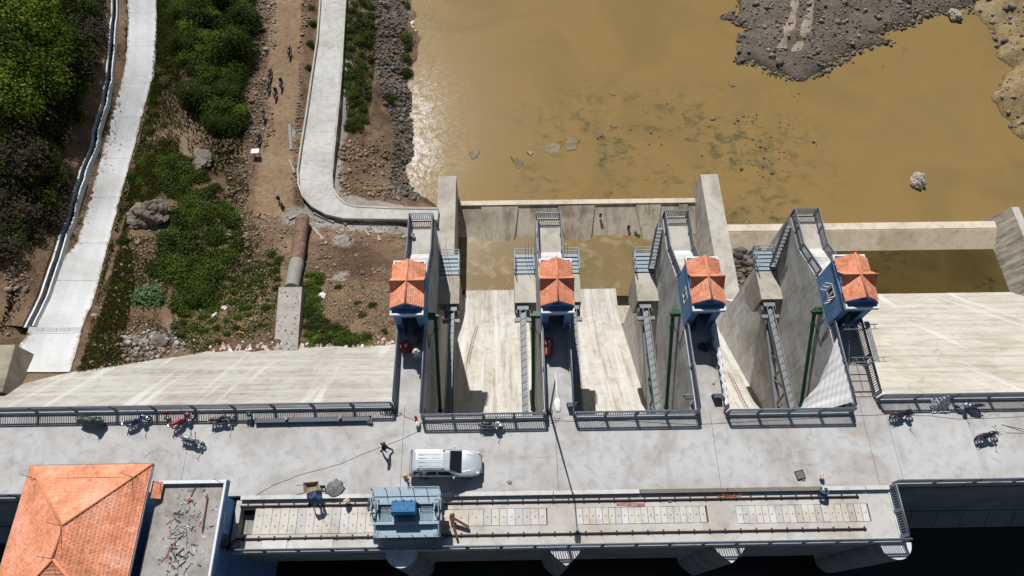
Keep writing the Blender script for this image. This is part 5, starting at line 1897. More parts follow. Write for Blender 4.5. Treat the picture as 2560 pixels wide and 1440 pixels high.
protoset('low', [((0.95, 0.8, 0.34), 34, 40, 0.085, M_LF1, 31), ((0.8, 1.0, 0.28), 32, 40, 0.085, M_LF3, 32), ((0.9, 0.9, 0.40), 34, 40, 0.09, M_LF3, 33), ((0.9, 0.9, 0.36), 34, 40, 0.085, M_LF1, 34)])
protoset('pale', [((1.5, 1.4, 1.1), 46, 40, 0.15, M_LF4, 41)])
g = random.Random(5)
def fill(poly, n, seed, s0, s1, mind):
    gg = random.Random(seed)
    xs = [p[0] for p in poly]
    ys = [p[1] for p in poly]
    out = []
    tries = 0
    while len(out) < n and tries < 6000:
        tries += 1
        a = (gg.uniform(min(xs), max(xs)), gg.uniform(min(ys), max(ys)))
        if not in_poly(np.array([a]), poly)[0]:
            continue
        if any((a[0] - b[0]) ** 2 + (a[1] - b[1]) ** 2 < mind ** 2 for b in out):
            continue
        out.append((a[0], a[1], gg.uniform(s0, s1)))
    return out
band = [(450, -40), (640, -40), (625, 60), (600, 150), (615, 230), (600, 330), (560, 350), (500, 260), (455, 120)]
plant('dense', fill(band, 46, 3, .75, 1.2, 26), 'dense dark green shrub in the thicket between pale road and dirt track', 'thicket between the pale road and the dirt track')
hillA = [(-20, -40), (110, -40), (150, 120), (130, 210), (60, 290), (-20, 300)]
plant('sunny', fill(hillA, 34, 4, .8, 1.25, 32), 'tall sunlit green bush on the hill at the edge of the dark slope', 'sunlit bushes on the hill', name='tree', cat='tree')
hillB = [(110, -40), (240, -40), (240, 120), (208, 220), (165, 320), (120, 410), (40, 460), (-20, 420), (-20, 300), (60, 290), (140, 200), (150, 100)]
plant('brush', fill(hillB, 70, 6, .8, 1.3, 26), 'low dark scrub bush on the shaded hillside above the drain', 'scrub on the hillside')
plant('dense', fill([(120, -40), (215, -40), (215, 90), (170, 160), (140, 120)], 9, 61, .6, .9, 30), 'mid green bush between the sunlit bushes and the drain', 'bushes between the sunlit bushes and the drain')
hillC = [(-20, 440), (120, 420), (170, 430), (130, 560), (60, 620), (-20, 640)]
plant('brush', fill(hillC, 30, 7, .7, 1.1, 30), 'dry scrub bush on the brown lower hillside', 'scrub on the lower hillside')
plant('sunny', [(10, 440, .5), (30, 425, .45), (-5, 415, .5)], 'isolated bright bush on the brown hillside', 'isolated bright bushes')
creep = [(380, 400), (460, 390), (540, 470), (590, 560), (600, 620), (560, 690), (520, 760), (450, 800), (430, 720), (380, 690), (400, 600), (440, 520), (400, 470)]
plant('low', fill(creep, 90, 8, .8, 1.35, 15), 'low dark creeper clump on the slope below the large boulder', 'creeper clumps below the boulder', cat='creeper', name='creeper_clump')
creep2 = [(430, 780), (560, 700), (640, 660), (700, 620), (700, 700), (670, 800), (560, 850), (480, 880), (440, 850)]
plant('low', fill(creep2, 40, 9, .35, .75, 20), 'bright low weed clump on the slope left of the anchor block', 'weed clumps left of the anchor block', cat='weed', name='weed_clump')
plant('pale', [(372, 750, 1.0)], 'round pale-leaved shrub standing alone above the dam slope', 'pale shrub')
creep3 = [(770, 690), (795, 690), (800, 860), (870, 865), (930, 850), (860, 830), (810, 800), (765, 850)]
plant('low', fill(creep3, 34, 10, .5, .9, 16), 'green weed clump in the shade right of the anchor block', 'weed clumps right of the anchor block', cat='weed', name='weed_clump')
plant('low', [(895, 760, .5), (905, 790, .5), (930, 765, .6), (990, 730, .4), (845, 720, .4), (960, 830, .45)], 'small weed tuft scattered in the brown yard', 'weed tufts in the yard', cat='weed', name='weed_tuft')
verge = [(868, -40), (925, -40), (930, 120), (915, 260), (900, 330), (870, 320), (862, 150)]
plant('low', fill(verge, 46, 12, .6, 1.1, 17), 'green bush on the verge between the ramp road and the stony bank', 'bushes on the ramp verge', z0=-22)
plant('low', [(1012, 15, 1.0), (1012, 95, 1.1), (1015, 120, 1.0), (1013, 145, .9), (1014, 185, 1.0), (972, 245, 1.0)], 'green bush at the waterline of the stony bank', 'bushes at the waterline', z0=-25)
rside = [(385, 60), (440, 60), (440, 300), (430, 420), (340, 520), (300, 620), (285, 560), (340, 380), (375, 230)]
plant('scrub', fill(rside, 22, 13, .35, .6, 24), 'small scrub bush on the verge right of the pale road', 'scrub on the road verge')
plant('low', fill([(300, 640), (330, 650), (280, 800), (240, 900), (215, 890), (250, 770)], 12, 14, .3, .6, 24), 'small weed on the bare strip right of the pale road', 'weeds on the bare strip', cat='weed', name='weed_tuft')
plant('low', [(545, 325, .8), (640, 130, .6), (655, 80, .7), (640, 40, .6), (780, 60, .6), (775, 110, .7), (778, 20, .6), (770, 170, .6)], 'small bush beside the dirt track', 'bushes beside the dirt track')
for k in protos:
    for pr in protos[k]:
        for ch in list(pr.children):
            bpy.data.objects.remove(ch, do_unlink=True)
        bpy.data.objects.remove(pr, do_unlink=True)
# ---- grass and ground cover
def blades(name, poly_pix, n, seed, L, W, mat, clump=None, z0=-15, lean=0.6, flat=False):
    gg = np.random.default_rng(seed)
    poly = wpoly(poly_pix, z0)
    p = sample_poly(poly, n, seed, clump)
    if len(p) == 0:
        return
    z = gz(p[:, 0], p[:, 1])
    n = len(p)
    a = gg.uniform(0, 6.283, n)
    l = L * gg.uniform(.5, 1.4, n)
    dirx, diry = np.cos(a), np.sin(a)
    tilt = gg.uniform(.3, 1, n) * lean
    tip = np.stack([dirx * l * tilt, diry * l * tilt, l * (1 - tilt * .7)], -1)
    wv = np.stack([-diry, dirx, np.zeros(n)], -1) * (W * gg.uniform(.6, 1.3, n))[:, None]
    b0 = np.stack([p[:, 0], p[:, 1], z - 0.02], -1)
    V = np.stack([b0 - wv, b0 + wv, b0 + tip + wv * .5, b0 + tip - wv * .5], 1).reshape(-1, 3)
    np_mesh(name, V, np.arange(len(V)).reshape(-1, 4), mat, kind='stuff')
blades('verge_grass', [(392, -50), (450, -50), (450, 200), (440, 420), (330, 560), (290, 640), (215, 880), (190, 930), (300, 930), (330, 760), (330, 620), (300, 600), (335, 420), (385, 220)], 26000, 201, 0.34, 0.05, M_DRY, 7.0)
blades('road_grass', [(392, -50), (418, -50), (410, 200), (360, 360), (330, 470), (300, 560), (250, 720), (238, 760), (262, 650), (304, 492), (332, 395), (380, 206)], 4500, 202, 0.36, 0.055, M_GRS, 3.0)
blades('strip_grass', [(294, -50), (316, -50), (318, 100), (300, 205), (276, 290), (225, 490), (192, 600), (170, 620), (215, 480), (258, 300), (285, 180)], 4200, 203, 0.3, 0.05, M_GRS, 2.5)
blades('hill_grass', [(110, -40), (284, -40), (275, 180), (240, 320), (180, 500), (140, 640), (60, 800), (0, 840), (-20, 300), (60, 300), (140, 220)], 14000, 204, 0.4, 0.06, M_BRW, 5.0)
blades('creeper_mat', [(380, 400), (460, 390), (560, 470), (610, 560), (640, 640), (700, 610), (700, 720), (675, 820), (560, 862), (480, 885), (430, 850), (430, 720), (380, 690), (400, 600)], 17000, 205, 0.16, 0.08, M_LF3, 2.5, lean=1.0)
blades('weed_mat', [(440, 800), (600, 700), (700, 640), (700, 720), (680, 840), (560, 862), (470, 885)], 5000, 206, 0.14, 0.07, M_LF1, 1.6, lean=1.0)
blades('block_weeds', [(765, 690), (800, 690), (805, 800), (900, 840), (940, 862), (770, 868)], 5000, 207, 0.14, 0.08, M_LF2, 2.5, lean=1.0)
blades('verge_mat', [(866, -50), (935, -50), (940, 120), (925, 260), (905, 335), (868, 330), (858, 150)], 7000, 208, 0.2, 0.08, M_DRY, 3.0, -22, lean=0.9)
blades('thicket_grass', [(445, -40), (640, -40), (630, 200), (600, 400), (540, 440), (470, 380), (440, 200)], 9000, 209, 0.3, 0.08, M_LF3, 5.0)
blades('yard_weeds', [(600, 640), (680, 600), (690, 700), (640, 800), (860, 700), (1000, 720), (980, 860), (800, 860), (600, 860)], 1800, 210, 0.15, 0.06, M_GRS, 2.0)
blades('slope_grass', [(240, 740), (330, 590), (420, 600), (430, 720), (400, 790), (440, 860), (420, 890), (300, 925), (200, 930)], 9000, 211, 0.24, 0.045, M_DRY, 3.0)
blades('track_grass', [(560, 420), (620, 380), (620, 520), (660, 600), (620, 660), (580, 560)], 3000, 212, 0.2, 0.05, M_GRS, 2.5)
blades('verge_green', [(392, -50), (460, -50), (460, 200), (450, 420), (340, 560), (300, 640), (300, 600), (335, 420), (385, 220)], 9000, 213, 0.3, 0.05, M_DRY, 3.0)
# ================================================================== gantry crane on the rail deck
t = thing('gantry_crane', 'light blue gantry crane with a dark blue motor housing astride the crane rails', 'crane', (-6.65, 6.87, ZR))
m = MB()
for yy in (7.9, 5.84):
    m.box(-8.75, -4.5, yy - .14, yy + .14, 0.22, 0.52)
m.build('end_beam', M_LBLUE, t, world=True)
for xx in (-8.5, -4.75):
    for yy in (7.9, 5.84):
        MB().box(xx - .13, xx + .13, yy - .13, yy + .13, 0.52, 1.75).build('leg', M_LBLUE, t, world=True)
        mw = MB()
        mw.cyl((xx - (.35 if xx < -6 else -.35), yy - .07, ZR + .32), (xx - (.35 if xx < -6 else -.35), yy + .07, ZR + .32), 0.19, n=14)
        mw.cyl((xx + (.35 if xx < -6 else -.35), yy - .07, ZR + .32), (xx + (.35 if xx < -6 else -.35), yy + .07, ZR + .32), 0.19, n=14)
        mw.build('wheel', M_STEELD, t, world=True)
m = MB()
m.box(-8.8, -4.45, 7.55, 8.42, 1.75, 2.0)
m.build('road_side_platform', M_LBLUE, t, world=True)
m = MB()
m.box(-8.65, -4.45, 5.55, 6.28, 1.45, 1.6)
m.build('reservoir_side_platform', M_LBLUE, t, world=True)
m = MB()
m.box(-8.55, -4.55, 6.3, 7.54, 1.62, 1.72)
m.build('middle_floor', M_LBLUE, t, world=True)
MB().box(-8.7, -4.5, 6.28, 6.46, 1.3, 1.98).build('cross_girder', M_LBLUE, t, world=True)
for x0, x1 in ((-8.3, -7.5), (-5.75, -4.95)):
    gr = MB().box(x0, x1, 6.52, 7.5, 1.725, 1.74).build('grating_base', M_LBLUE, t, world=True)
    m = MB()
    x = x0
    while x < x1:
        m.box(x, x + .025, 6.52, 7.5, 1.745, 1.83)
        x += 0.075
    m.build('grating_bars', M_LBLUE, gr, world=True, kind='stuff')
    m = MB()
    m.beam((x0 - .03, 7.5, 2.35), (x1 + .03, 7.5, 2.35), 0.04)
    m.beam((x0 - .03, 7.5, 2.1), (x1 + .03, 7.5, 2.1), 0.04)
    m.beam((x0 - .03, 7.5, 1.75), (x0 - .03, 7.5, 2.35), 0.04)
    m.beam((x1 + .03, 7.5, 1.75), (x1 + .03, 7.5, 2.35), 0.04)
    m.build('grating_guard', M_LBLUE, t, world=True)
m = MB()
xa, xb, ya, yb = -7.42, -5.92, 6.75, 7.6
prof = [(ya, 1.75), (yb, 1.75), (yb, 2.75), (yb - .12, 2.87), (ya + .15, 2.87), (ya, 2.72)]
m.extrude_x(prof, xa, xb)
hs = m.build('motor_housing', M_ENG, t, world=True)
m = MB()
for x in (-7.15, -6.67, -6.2):
    m.box(x - .015, x + .015, yb - .02, yb + .05, 2.5, 2.95)
m.box(-6.68, -6.66, yb - .05, yb - .03, 2.85, 3.25)
m.build('housing_lug', M_STEELD, hs, world=True)
MB().box(xa + .15, xb - .15, ya - .004, ya + .02, 1.9, 2.55).build('housing_door', plain('engine_dark', (0.01, 0.05, 0.12), 0.5), hs, world=True)
for sx in (-1, 1):
    xc = -6.63 + sx * 2.0
    m = MB()
    m.torus((xc + sx * .33, 7.45, 2.1), (1, 0, 0), 0.36, 0.035, 20, 5)
    for k in range(6):
        a = k * math.pi / 3
        m.beam((xc + sx * .33, 7.45, 2.1), (xc + sx * .33, 7.45 + .36 * math.cos(a), 2.1 + .36 * math.sin(a)), 0.03)
    m.build('hand_wheel', M_STEELD, t, world=True)
    m = MB()
    m.cyl((xc - .12, 7.5, 2.1), (xc + .2, 7.5, 2.1), 0.28, n=16)
    m.cyl((xc - .02, 6.75, 2.05), (xc + .14, 6.75, 2.05), 0.2, n=14)
    m.build('rope_drum', M_GREY, t, world=True)
    m = MB()
    m.box(xc - .2, xc - .13, 7.1, 7.8, 1.75, 2.35)
    m.box(xc + .22, xc + .28, 7.1, 7.8, 1.75, 2.35)
    m.beam((xc + .1, 7.6, 2.42), (xc + .1, 5.7, 1.7), 0.07)
    m.box(xc - .25, xc + .3, 6.5, 7.05, 1.75, 1.9)
    m.build('winch_frame', M_LBLUE, t, world=True)
m = MB()
for z in (2.5, 3.0):
    m.beam((-8.8, 8.38, z), (-4.47, 8.38, z), 0.04)
    m.beam((-4.47, 8.38, z), (-4.47, 7.6, z), 0.04)
    m.beam((-8.8, 8.38, z), (-8.8, 7.6, z), 0.04)
    m.beam((-8.6, 5.58, z - .5), (-4.5, 5.58, z - .5), 0.035)
m.build('guard_rail', M_LBLUE, t, world=True)
for k in range(6):
    x = -8.8 + k * 4.33 / 5
    MB().beam((x, 8.38, 2.0), (x, 8.38, 3.0), 0.04).build('guard_post', M_STEELD, t, world=True)
    x = -8.6 + k * 4.1 / 5
    MB().beam((x, 5.58, 1.6), (x, 5.58, 2.5), 0.04).build('guard_post', M_STEELD, t, world=True)
m = MB()
m.beam((-8.5, 5.84, .5), (-7.6, 5.84, 1.5), 0.1)
m.beam((-4.75, 5.84, .5), (-5.6, 5.84, 1.5), 0.1)
m.build('brace', M_LBLUE, t, world=True)
# rusty lifting frame leaning beside the crane
t = thing('lifting_frame', 'rusty A-shaped lifting frame lying on the rail deck beside the crane', 'steel frame', (-3.6, 6.6, ZR))
a_, b_, c_ = at(1128, 1292, 0.35), at(1172, 1318, 0.0), at(1143, 1345, 0.0)
for q in (b_, c_):
    MB().beam(a_, q, 0.15, 0.2).build('frame_bar', M_RUST, t, world=True)
m = MB()
m.cyl(a_ + Vector((-.05, .1, 0)), a_ + Vector((.2, .1, .05)), 0.12, n=10)
m.box(a_.x - .12, a_.x + .12, a_.y - .1, a_.y + .1, ZR + .02, a_.z)
m.build('frame_head', M_RUST, t, world=True)

# ================================================================== lamp post
t = thing('lamp_post', 'tall slim pale lamp post at the foot of the pier with red drums', 'lamp post', (2.9, 13.95, 0))
MB().cyl((0, 0, 0), (0, 0, 7.3), 0.085, 0.045, 10).build('pole', M_GREY, t)
MB().box(-.2, .2, -.2, .2, 0, .03).build('base_plate', M_STEELD, t)
m = MB()
m.tube([(0, .35, 7.15), (0, 0, 7.3), (0, -.8, 7.5), (0, -1.55, 7.62)], [.03, .04, .04, .035], 8)
m.build('arm', M_WHITE, t)
m = MB()
rings = []
for y, wd, hh in ((-1.4, .1, .05), (-1.55, .2, .09), (-1.95, .22, .1), (-2.2, .17, .08), (-2.28, .08, .03)):
    rings.append([(wd * math.cos(a), y, 7.63 + hh * math.sin(a)) for a in np.linspace(0, 2 * math.pi, 11)[:-1]])
m.loft(rings)
m.build('lamp_head', M_WHITE, t, smooth=True)

# ================================================================== silver car
def make_car(loc, rz):
    t = thing('car', 'silver off-road car with roof rails parked on the deck beside the crane', 'car', loc, rz)
    SIL = metal_paint('silver_paint', (0.62, 0.66, 0.70), 0.3, 0.8)
    LOW = metal_paint('bronze_cladding', (0.20, 0.185, 0.165), 0.4, 0.4)
    # x: rear -2.38 .. front 2.40 ; sections (x, half width, belt z, top z, sill)
    st = [(-2.38, .66, .62, .78), (-2.30, .84, .55, .98), (-1.9, .90, .42, 1.06), (-1.0, .92, .36, 1.08), (0.2, .92, .36, 1.07), (0.95, .915, .38, 1.06), (1.35, .91, .42, 1.05), (1.85, .88, .46, 0.99), (2.15, .80, .48, .90), (2.32, .68, .5, .78), (2.40, .5, .52, .68)]
    rings = []
    for x, hw, zb, zt in st:
        zm = zb + (zt - zb) * .55
        half = [(0, zb), (hw * .7, zb), (hw * .97, zb + .06), (hw, zm), (hw * .985, zt - .1), (hw * .9, zt - .02), (hw * .62, zt + .02), (0, zt + .035)]
        ring = [(x, y, z) for y, z in half] + [(x, -y, z) for y, z in reversed(half[1:-1])]
        rings.append(ring)
    m = MB()
    m.loft(rings)
    for i, f in enumerate(m.f):
        zz = sum(m.v[k][2] for k in f) / len(f)
        m.m[i] = 1 if zz < 0.74 else 0
    body = m.build('body', [SIL, LOW], t, smooth=True)
    # cabin
    cs = [(-2.26, .70, 1.02, 1.10), (-2.12, .78, 1.02, 1.62), (-1.9, .80, 1.02, 1.74), (-1.0, .80, 1.04, 1.79), (-.1, .79, 1.04, 1.78), (.32, .77, 1.04, 1.70), (.75, .76, 1.04, 1.38), (1.12, .76, 1.04, 1.09)]
    rings = []
    for x, hw, zb, zt in cs:
        hb = .89
        k = min(1, (zt - zb) / .7)
        half = [(0, zb), (hb, zb), (hb * .99, zb + .03), (hb + (hw * .87 - hb) * .85 * k, zb + (zt - zb) * .85), (hw * .83, zt - .03 * k), (hw * .62, zt), (0, zt + .015)]
        rings.append([(x, y, z) for y, z in half] + [(x, -y, z) for y, z in reversed(half[1:-1])])
    m = MB()
    m.loft(rings)
    m.build('cabin', SIL, t, smooth=False)
    # glass, proud of the cabin by a few mm
    def surf(x, u):
        """point on the cabin side, u 0 belt .. 1 near roof"""
        for (a, b) in zip(cs[:-1], cs[1:]):
            if a[0] <= x <= b[0]:
                s = (x - a[0]) / (b[0] - a[0])
                hw = a[1] + s * (b[1] - a[1])
                zb = a[2] + s * (b[2] - a[2])
                zt = a[3] + s * (b[3] - a[3])
                break
        hb = .89
        k = min(1, (zt - zb) / .7)
        y1 = hb + (hw * .87 - hb) * .85 * k
        return Vector((x, hb * .99 + (y1 - hb * .99) * u, zb + .03 + (zt - zb) * .82 * u))
    for sg in (-1, 1):
        for (x0, x1, x2, x3) in ((-2.05, -1.42, -1.5, -1.98), (-1.28, -.5, -.5, -1.1), (-.42, .62, .28, -.42)):
            m = MB()
            q = [surf(x0, .12), surf(x1, .12), surf(x2, .88), surf(x3, .88)]
            m.add([(p.x, sg * (p.y + .012), p.z + .004) for p in q], [(0, 1, 2, 3)])
            m.build('side_window', M_GLASS, t)
    m = MB()
    m.grid([[(1.08, y * .99, 1.125), (.36, y * .84, 1.70)] for y in np.linspace(-.74, .74, 7)])
    m.v = [(x + .02, y, z + .016) for x, y, z in m.v]
    m.build('windscreen', M_GLASS, t)
    m = MB()
    m.add([(-2.275, -.66, 1.14), (-2.275, .66, 1.14), (-2.155, .62, 1.58), (-2.155, -.62, 1.58)], [(0, 1, 2, 3)])
    m.build('rear_window', M_GLASS, t)
    for sg in (-1, 1):
        m = MB()
        m.tube([(-1.75, sg * .6, 1.77), (-1.6, sg * .6, 1.84), (-.2, sg * .6, 1.85), (0.02, sg * .6, 1.79)], .028, 6)
        m.build('roof_rail', M_BLACK, t)
        m = MB()
        m.ball((.62, sg * 1.02, 1.12), .075, .13, .085, 10, 6)
        m.beam((.66, sg * .86, 1.08), (.64, sg * .95, 1.10), .05)
        m.build('mirror', SIL, t, smooth=True)
        m = MB()
        m.ball((2.16, sg * .66, .84), .17, .13, .09, 10, 6)
        m.build('headlight', plain('lamp_glass', (0.5, 0.52, 0.53), 0.1), t, smooth=True)
        m = MB()
        m.box(-2.33, -2.2, sg * .78 - .1, sg * .78 + .08, .82, 1.05)
        m.build('tail_light', plain('red_lens', (0.35, 0.01, 0.01), 0.2), t)
    for k, y in enumerate((-.36, -.12, .12, .36)):
        MB().box(-1.7, -.25, y - .035, y + .035, 1.79, 1.806).build('roof_rib', SIL, t)
    m = MB()
    m.tube([(1.22, -.62, 1.085), (1.7, -.5, 1.05), (2.05, -.36, .96)], .014, 5)
    m.tube([(1.22, .62, 1.085), (1.7, .5, 1.05), (2.05, .36, .96)], .014, 5)
    m.build('bonnet_crease', SIL, t)
    for xx in (-1.42, 1.42):
        for sg in (-1, 1):
            m = MB()
            m.torus((xx, sg * .82, .37), (0, 1, 0), .27, .11, 22, 8)
            wh = m.build('tyre', M_BLACK, t, smooth=True)
            m = MB()
            m.cyl((xx, sg * .8, .37), (xx, sg * .9, .37), .2, n=14)
            for k in range(5):
                a = k * 2 * math.pi / 5
                m.beam((xx, sg * .91, .37), (xx + .2 * math.cos(a), sg * .91, .37 + .2 * math.sin(a)), .05)
            m.build('rim', M_GREY, wh)
    MB().box(-2.44, -2.3, -.8, .8, .45, .68).build('rear_bumper', LOW, t)
    MB().box(2.3, 2.45, -.6, .6, .42, .62).build('front_bumper', LOW, t)
    return t
make_car((-4.3, 10.32, 0.003), R(-1.0))

# ================================================================== motorbikes
def make_bike(loc, rz, label, body, seat, kind='scooter', group=None, lean=R(7), extra=None, helmet=None):
    t = thing('motorbike', label, 'motorbike', loc, group=group, rot=(-lean, 0, rz))
    CH = plain('chrome', (0.45, 0.45, 0.46), 0.25, 0.8, 0.05)
    for x in (-.6, .62):
        m = MB()
        m.torus((x, 0, .28), (0, 1, 0), .235, .045, 20, 6)
        wh = m.build('tyre', M_BLACK, t, smooth=True)
        m = MB()
        m.torus((x, 0, .28), (0, 1, 0), .195, .014, 18, 5)
        m.cyl((x, -.06, .28), (x, .06, .28), .05, n=8)
        for k in range(8):
            a = k * math.pi / 4
            m.beam((x, 0, .28), (x + .19 * math.cos(a), 0, .28 + .19 * math.sin(a)), .012)
        m.build('rim', CH, wh)
    # engine and frame
    m = MB()
    m.box(-.22, .2, -.11, .11, .2, .42)
    m.cyl((.05, -.14, .3), (.05, .14, .3), .1, n=10)
    m.beam((-.6, .09, .28), (-.1, .09, .35), .05)
    m.beam((-.6, -.09, .28), (-.1, -.09, .35), .05)
    m.build('engine', plain('engine_metal', (0.12, 0.12, 0.125), 0.45, 0.6), t)
    m = MB()
    m.tube([(.12, -.13, .28), (-.2, -.15, .22), (-.75, -.16, .32)], [.03, .04, .05], 8)
    m.build('exhaust', CH, t)
    # fork and bars
    m = MB()
    m.beam((.62, .07, .28), (.44, .06, .88), .035)
    m.beam((.62, -.07, .28), (.44, -.06, .88), .035)
    m.build('fork', CH, t)
    m = MB()
    m.tube([(.28, .36, .98), (.36, .2, 1.0), (.42, 0, .94), (.36, -.2, 1.0), (.28, -.36, .98)], .018, 6)
    m.tube([(.28, .38, .98), (.32, .26, .99)], .026, 6)
    m.tube([(.28, -.38, .98), (.32, -.26, .99)], .026, 6)
    hb = m.build('handlebar', M_BLACK, t)
    for sg in (-1, 1):
        m = MB()
        m.tube([(.34, sg * .24, 1.0), (.36, sg * .3, 1.16)], .008, 5)
        m.ball((.36, sg * .33, 1.18), .02, .06, .045, 8, 5)
        m.build('mirror', M_BLACK, hb)
    m = MB()
    m.ball((.53, 0, .84), .09, .1, .09, 10, 6)
    m.build('headlight', plain('lamp_glass', (0.5, 0.52, 0.53), 0.1), t, smooth=True)
    # bodywork
    m = MB()
    def ring(x, hw, z0, z1, y0=0):
        return [(x, y0 + hw * math.cos(a), (z0 + z1) / 2 + (z1 - z0) / 2 * math.sin(a)) for a in np.linspace(0, 2 * math.pi, 11)[:-1]]
    if kind == 'scooter':
        m.loft([ring(-.82, .05, .62, .70), ring(-.6, .12, .5, .72), ring(-.25, .14, .42, .70), ring(.0, .12, .38, .60), ring(.16, .09, .36, .5)])
        m.build('tail_fairing', body, t, smooth=True)
        m = MB()
        m.loft([ring(.18, .08, .34, .46), ring(.28, .22, .42, .80), ring(.4, .2, .55, .93), ring(.52, .13, .72, .96), ring(.6, .05, .78, .88)])
        m.build('leg_shield', body, t, smooth=True)
    else:
        m.loft([ring(-.85, .06, .64, .72), ring(-.6, .11, .55, .72), ring(-.25, .11, .5, .70), ring(-.05, .08, .5, .66)])
        m.build('tail_fairing', body, t, smooth=True)
        m = MB()
        m.loft([ring(-.1, .09, .6, .72), ring(.08, .15, .58, .84), ring(.28, .14, .62, .88), ring(.4, .08, .7, .85)])
        m.build('tank', body, t, smooth=True)
    m = MB()
    m.loft([ring(-.72, .09, .70, .80), ring(-.5, .13, .68, .80), ring(-.2, .125, .66, .77), ring(.02, .08, .64, .74)])
    m.build('seat', seat, t, smooth=True)
    m = MB()
    for x, r in ((.62, .3), (-.6, .31)):
        rows = []
        for a in np.linspace(R(35), R(150), 8):
            rows.append([(x + r * math.cos(a), y, .28 + r * math.sin(a)) for y in (-.065, 0, .065)])
        m.grid(rows)
    m.build('mudguard', body, t)
    m = MB()
    m.box(-.92, -.86, -.07, .07, .58, .68)
    m.build('tail_light', plain('red_lens', (0.35, 0.01, 0.01), 0.2), t)
    m = MB()
    m.beam((0, .1, .25), (.05, .3, .0), .025)
    m.build('side_stand', M_BLACK, t)
    if kind != 'plain':
        m = MB()
        m.tube([(-.62, .14, .72), (-.86, .13, .78), (-.9, 0, .79), (-.86, -.13, .78), (-.62, -.14, .72)], .014, 5)
        m.build('grab_rail', CH, t)
    return t
def dk(px, py, z=0.0):
    v = at(px, py, z)
    return (v.x, v.y, z + 0.004)
BK = plain('bike_black', (0.016, 0.016, 0.018), 0.35)
BSEAT = plain('black_vinyl', (0.02, 0.02, 0.022), 0.45)
BLUEB = metal_paint('bike_blue', (0.012, 0.03, 0.22), 0.3)
REDB = metal_paint('bike_red', (0.32, 0.012, 0.03), 0.35)
WHB = metal_paint('bike_white', (0.5, 0.52, 0.55), 0.3)
SLV = metal_paint('bike_silver', (0.36, 0.37, 0.39), 0.3)
LBL = metal_paint('bike_pale_blue', (0.28, 0.42, 0.6), 0.35)
make_bike(dk(240, 1059), R(-12), 'motorbike under a dark green cloth cover by the railing', BK, BSEAT, 'scooter')
make_bike(dk(352, 1058), R(20), 'dark blue motorbike parked by the left railing', BLUEB, plain('blue_seat', (0.03, 0.045, 0.09), 0.35), 'scooter')
make_bike(dk(464, 1057), R(34), 'red motorbike with patterned covering parked by the left railing', REDB, plain('red_cloth', (0.4, 0.05, 0.09), 0.7, 0, 0.5, 14), 'scooter')
make_bike(dk(562, 1055), R(10), 'black motorbike with bare front wheel by the left railing', BK, BSEAT, 'road')
make_bike(dk(486, 1106), R(-14), 'silver motorbike standing apart from the row by the railing', SLV, plain('grey_seat', (0.2, 0.2, 0.21), 0.3), 'road')
make_bike(dk(1229, 1069), R(-4), 'white motorbike in front of the first gate bay railing', WHB, BSEAT, 'scooter')
make_bike(dk(2248, 1042), R(6), 'black motorbike near the corner of the right railing', BK, BSEAT, 'scooter')
make_bike(dk(2414, 1017), R(178), 'pale blue and white motorbike behind the silver tarp', LBL, BSEAT, 'scooter')
make_bike(dk(2460, 1094), R(10), 'black and red motorbike standing alone on the right of the deck', BK, BSEAT, 'road')
tracks = [(727, 134, 92, 'motorbike furthest up the dirt track near the ramp kerb'), (679, 190, 88, 'upper motorbike of the touching pair on the dirt track'), (675, 222, 90, 'lower motorbike of the touching pair on the dirt track'),
          (706, 214, 95, 'motorbike to the right of the touching pair on the dirt track'), (692, 238, 92, 'motorbike just below the touching pair on the dirt track'), (663, 291, 98, 'motorbike alone halfway down the dirt track'),
          (651, 352, 88, 'motorbike with pink handlebars beside the brush pile on the dirt track'), (704, 508, 122, 'black motorbike standing above the open pipe end')]
for px, py, hd, lb in tracks:
    q = hitg(px, py, -21)
    make_bike((q.x, q.y, q.z + .05), R(hd), lb, BK, BSEAT, 'road' if px % 2 else 'scooter')
# cloth covers
def drape(name, pts, label, mat, cat, thick=0.02):
    pass
def cover(loc, rz, label, mat, scale=(1, 1, 1)):
    rows = []
    g = random.Random(3)
    prof = [(-.98, .42), (-.85, .78), (-.5, .86), (-.1, .84), (.18, .98), (.38, 1.24), (.55, 1.02), (.68, .72), (.78, .5)]
    for x, zt in prof:
        row = []
        for s in np.linspace(-1, 1, 11):
            hw = .2 + .18 * (1 if .2 < x < .55 else .35)
            y = s * hw * (1 + .15 * abs(s))
            drop = abs(s) ** 2.2 * (zt - .38) + g.uniform(-.015, .015)
            row.append((x * scale[0], y, zt - drop))
        rows.append(row)
    m = MB()
    m.grid(rows)
    o = m.build('motorbike_cover', mat, smooth=False)
    o.location = loc
    o.rotation_euler = (0, 0, rz)
    return tag(o, label, 'cover')
cover(dk(240, 1059), R(-12), 'dark green cloth cover thrown over a motorbike by the railing', plain('green_cloth', (0.035, 0.085, 0.065), 0.7, 0, 0.3, 4))

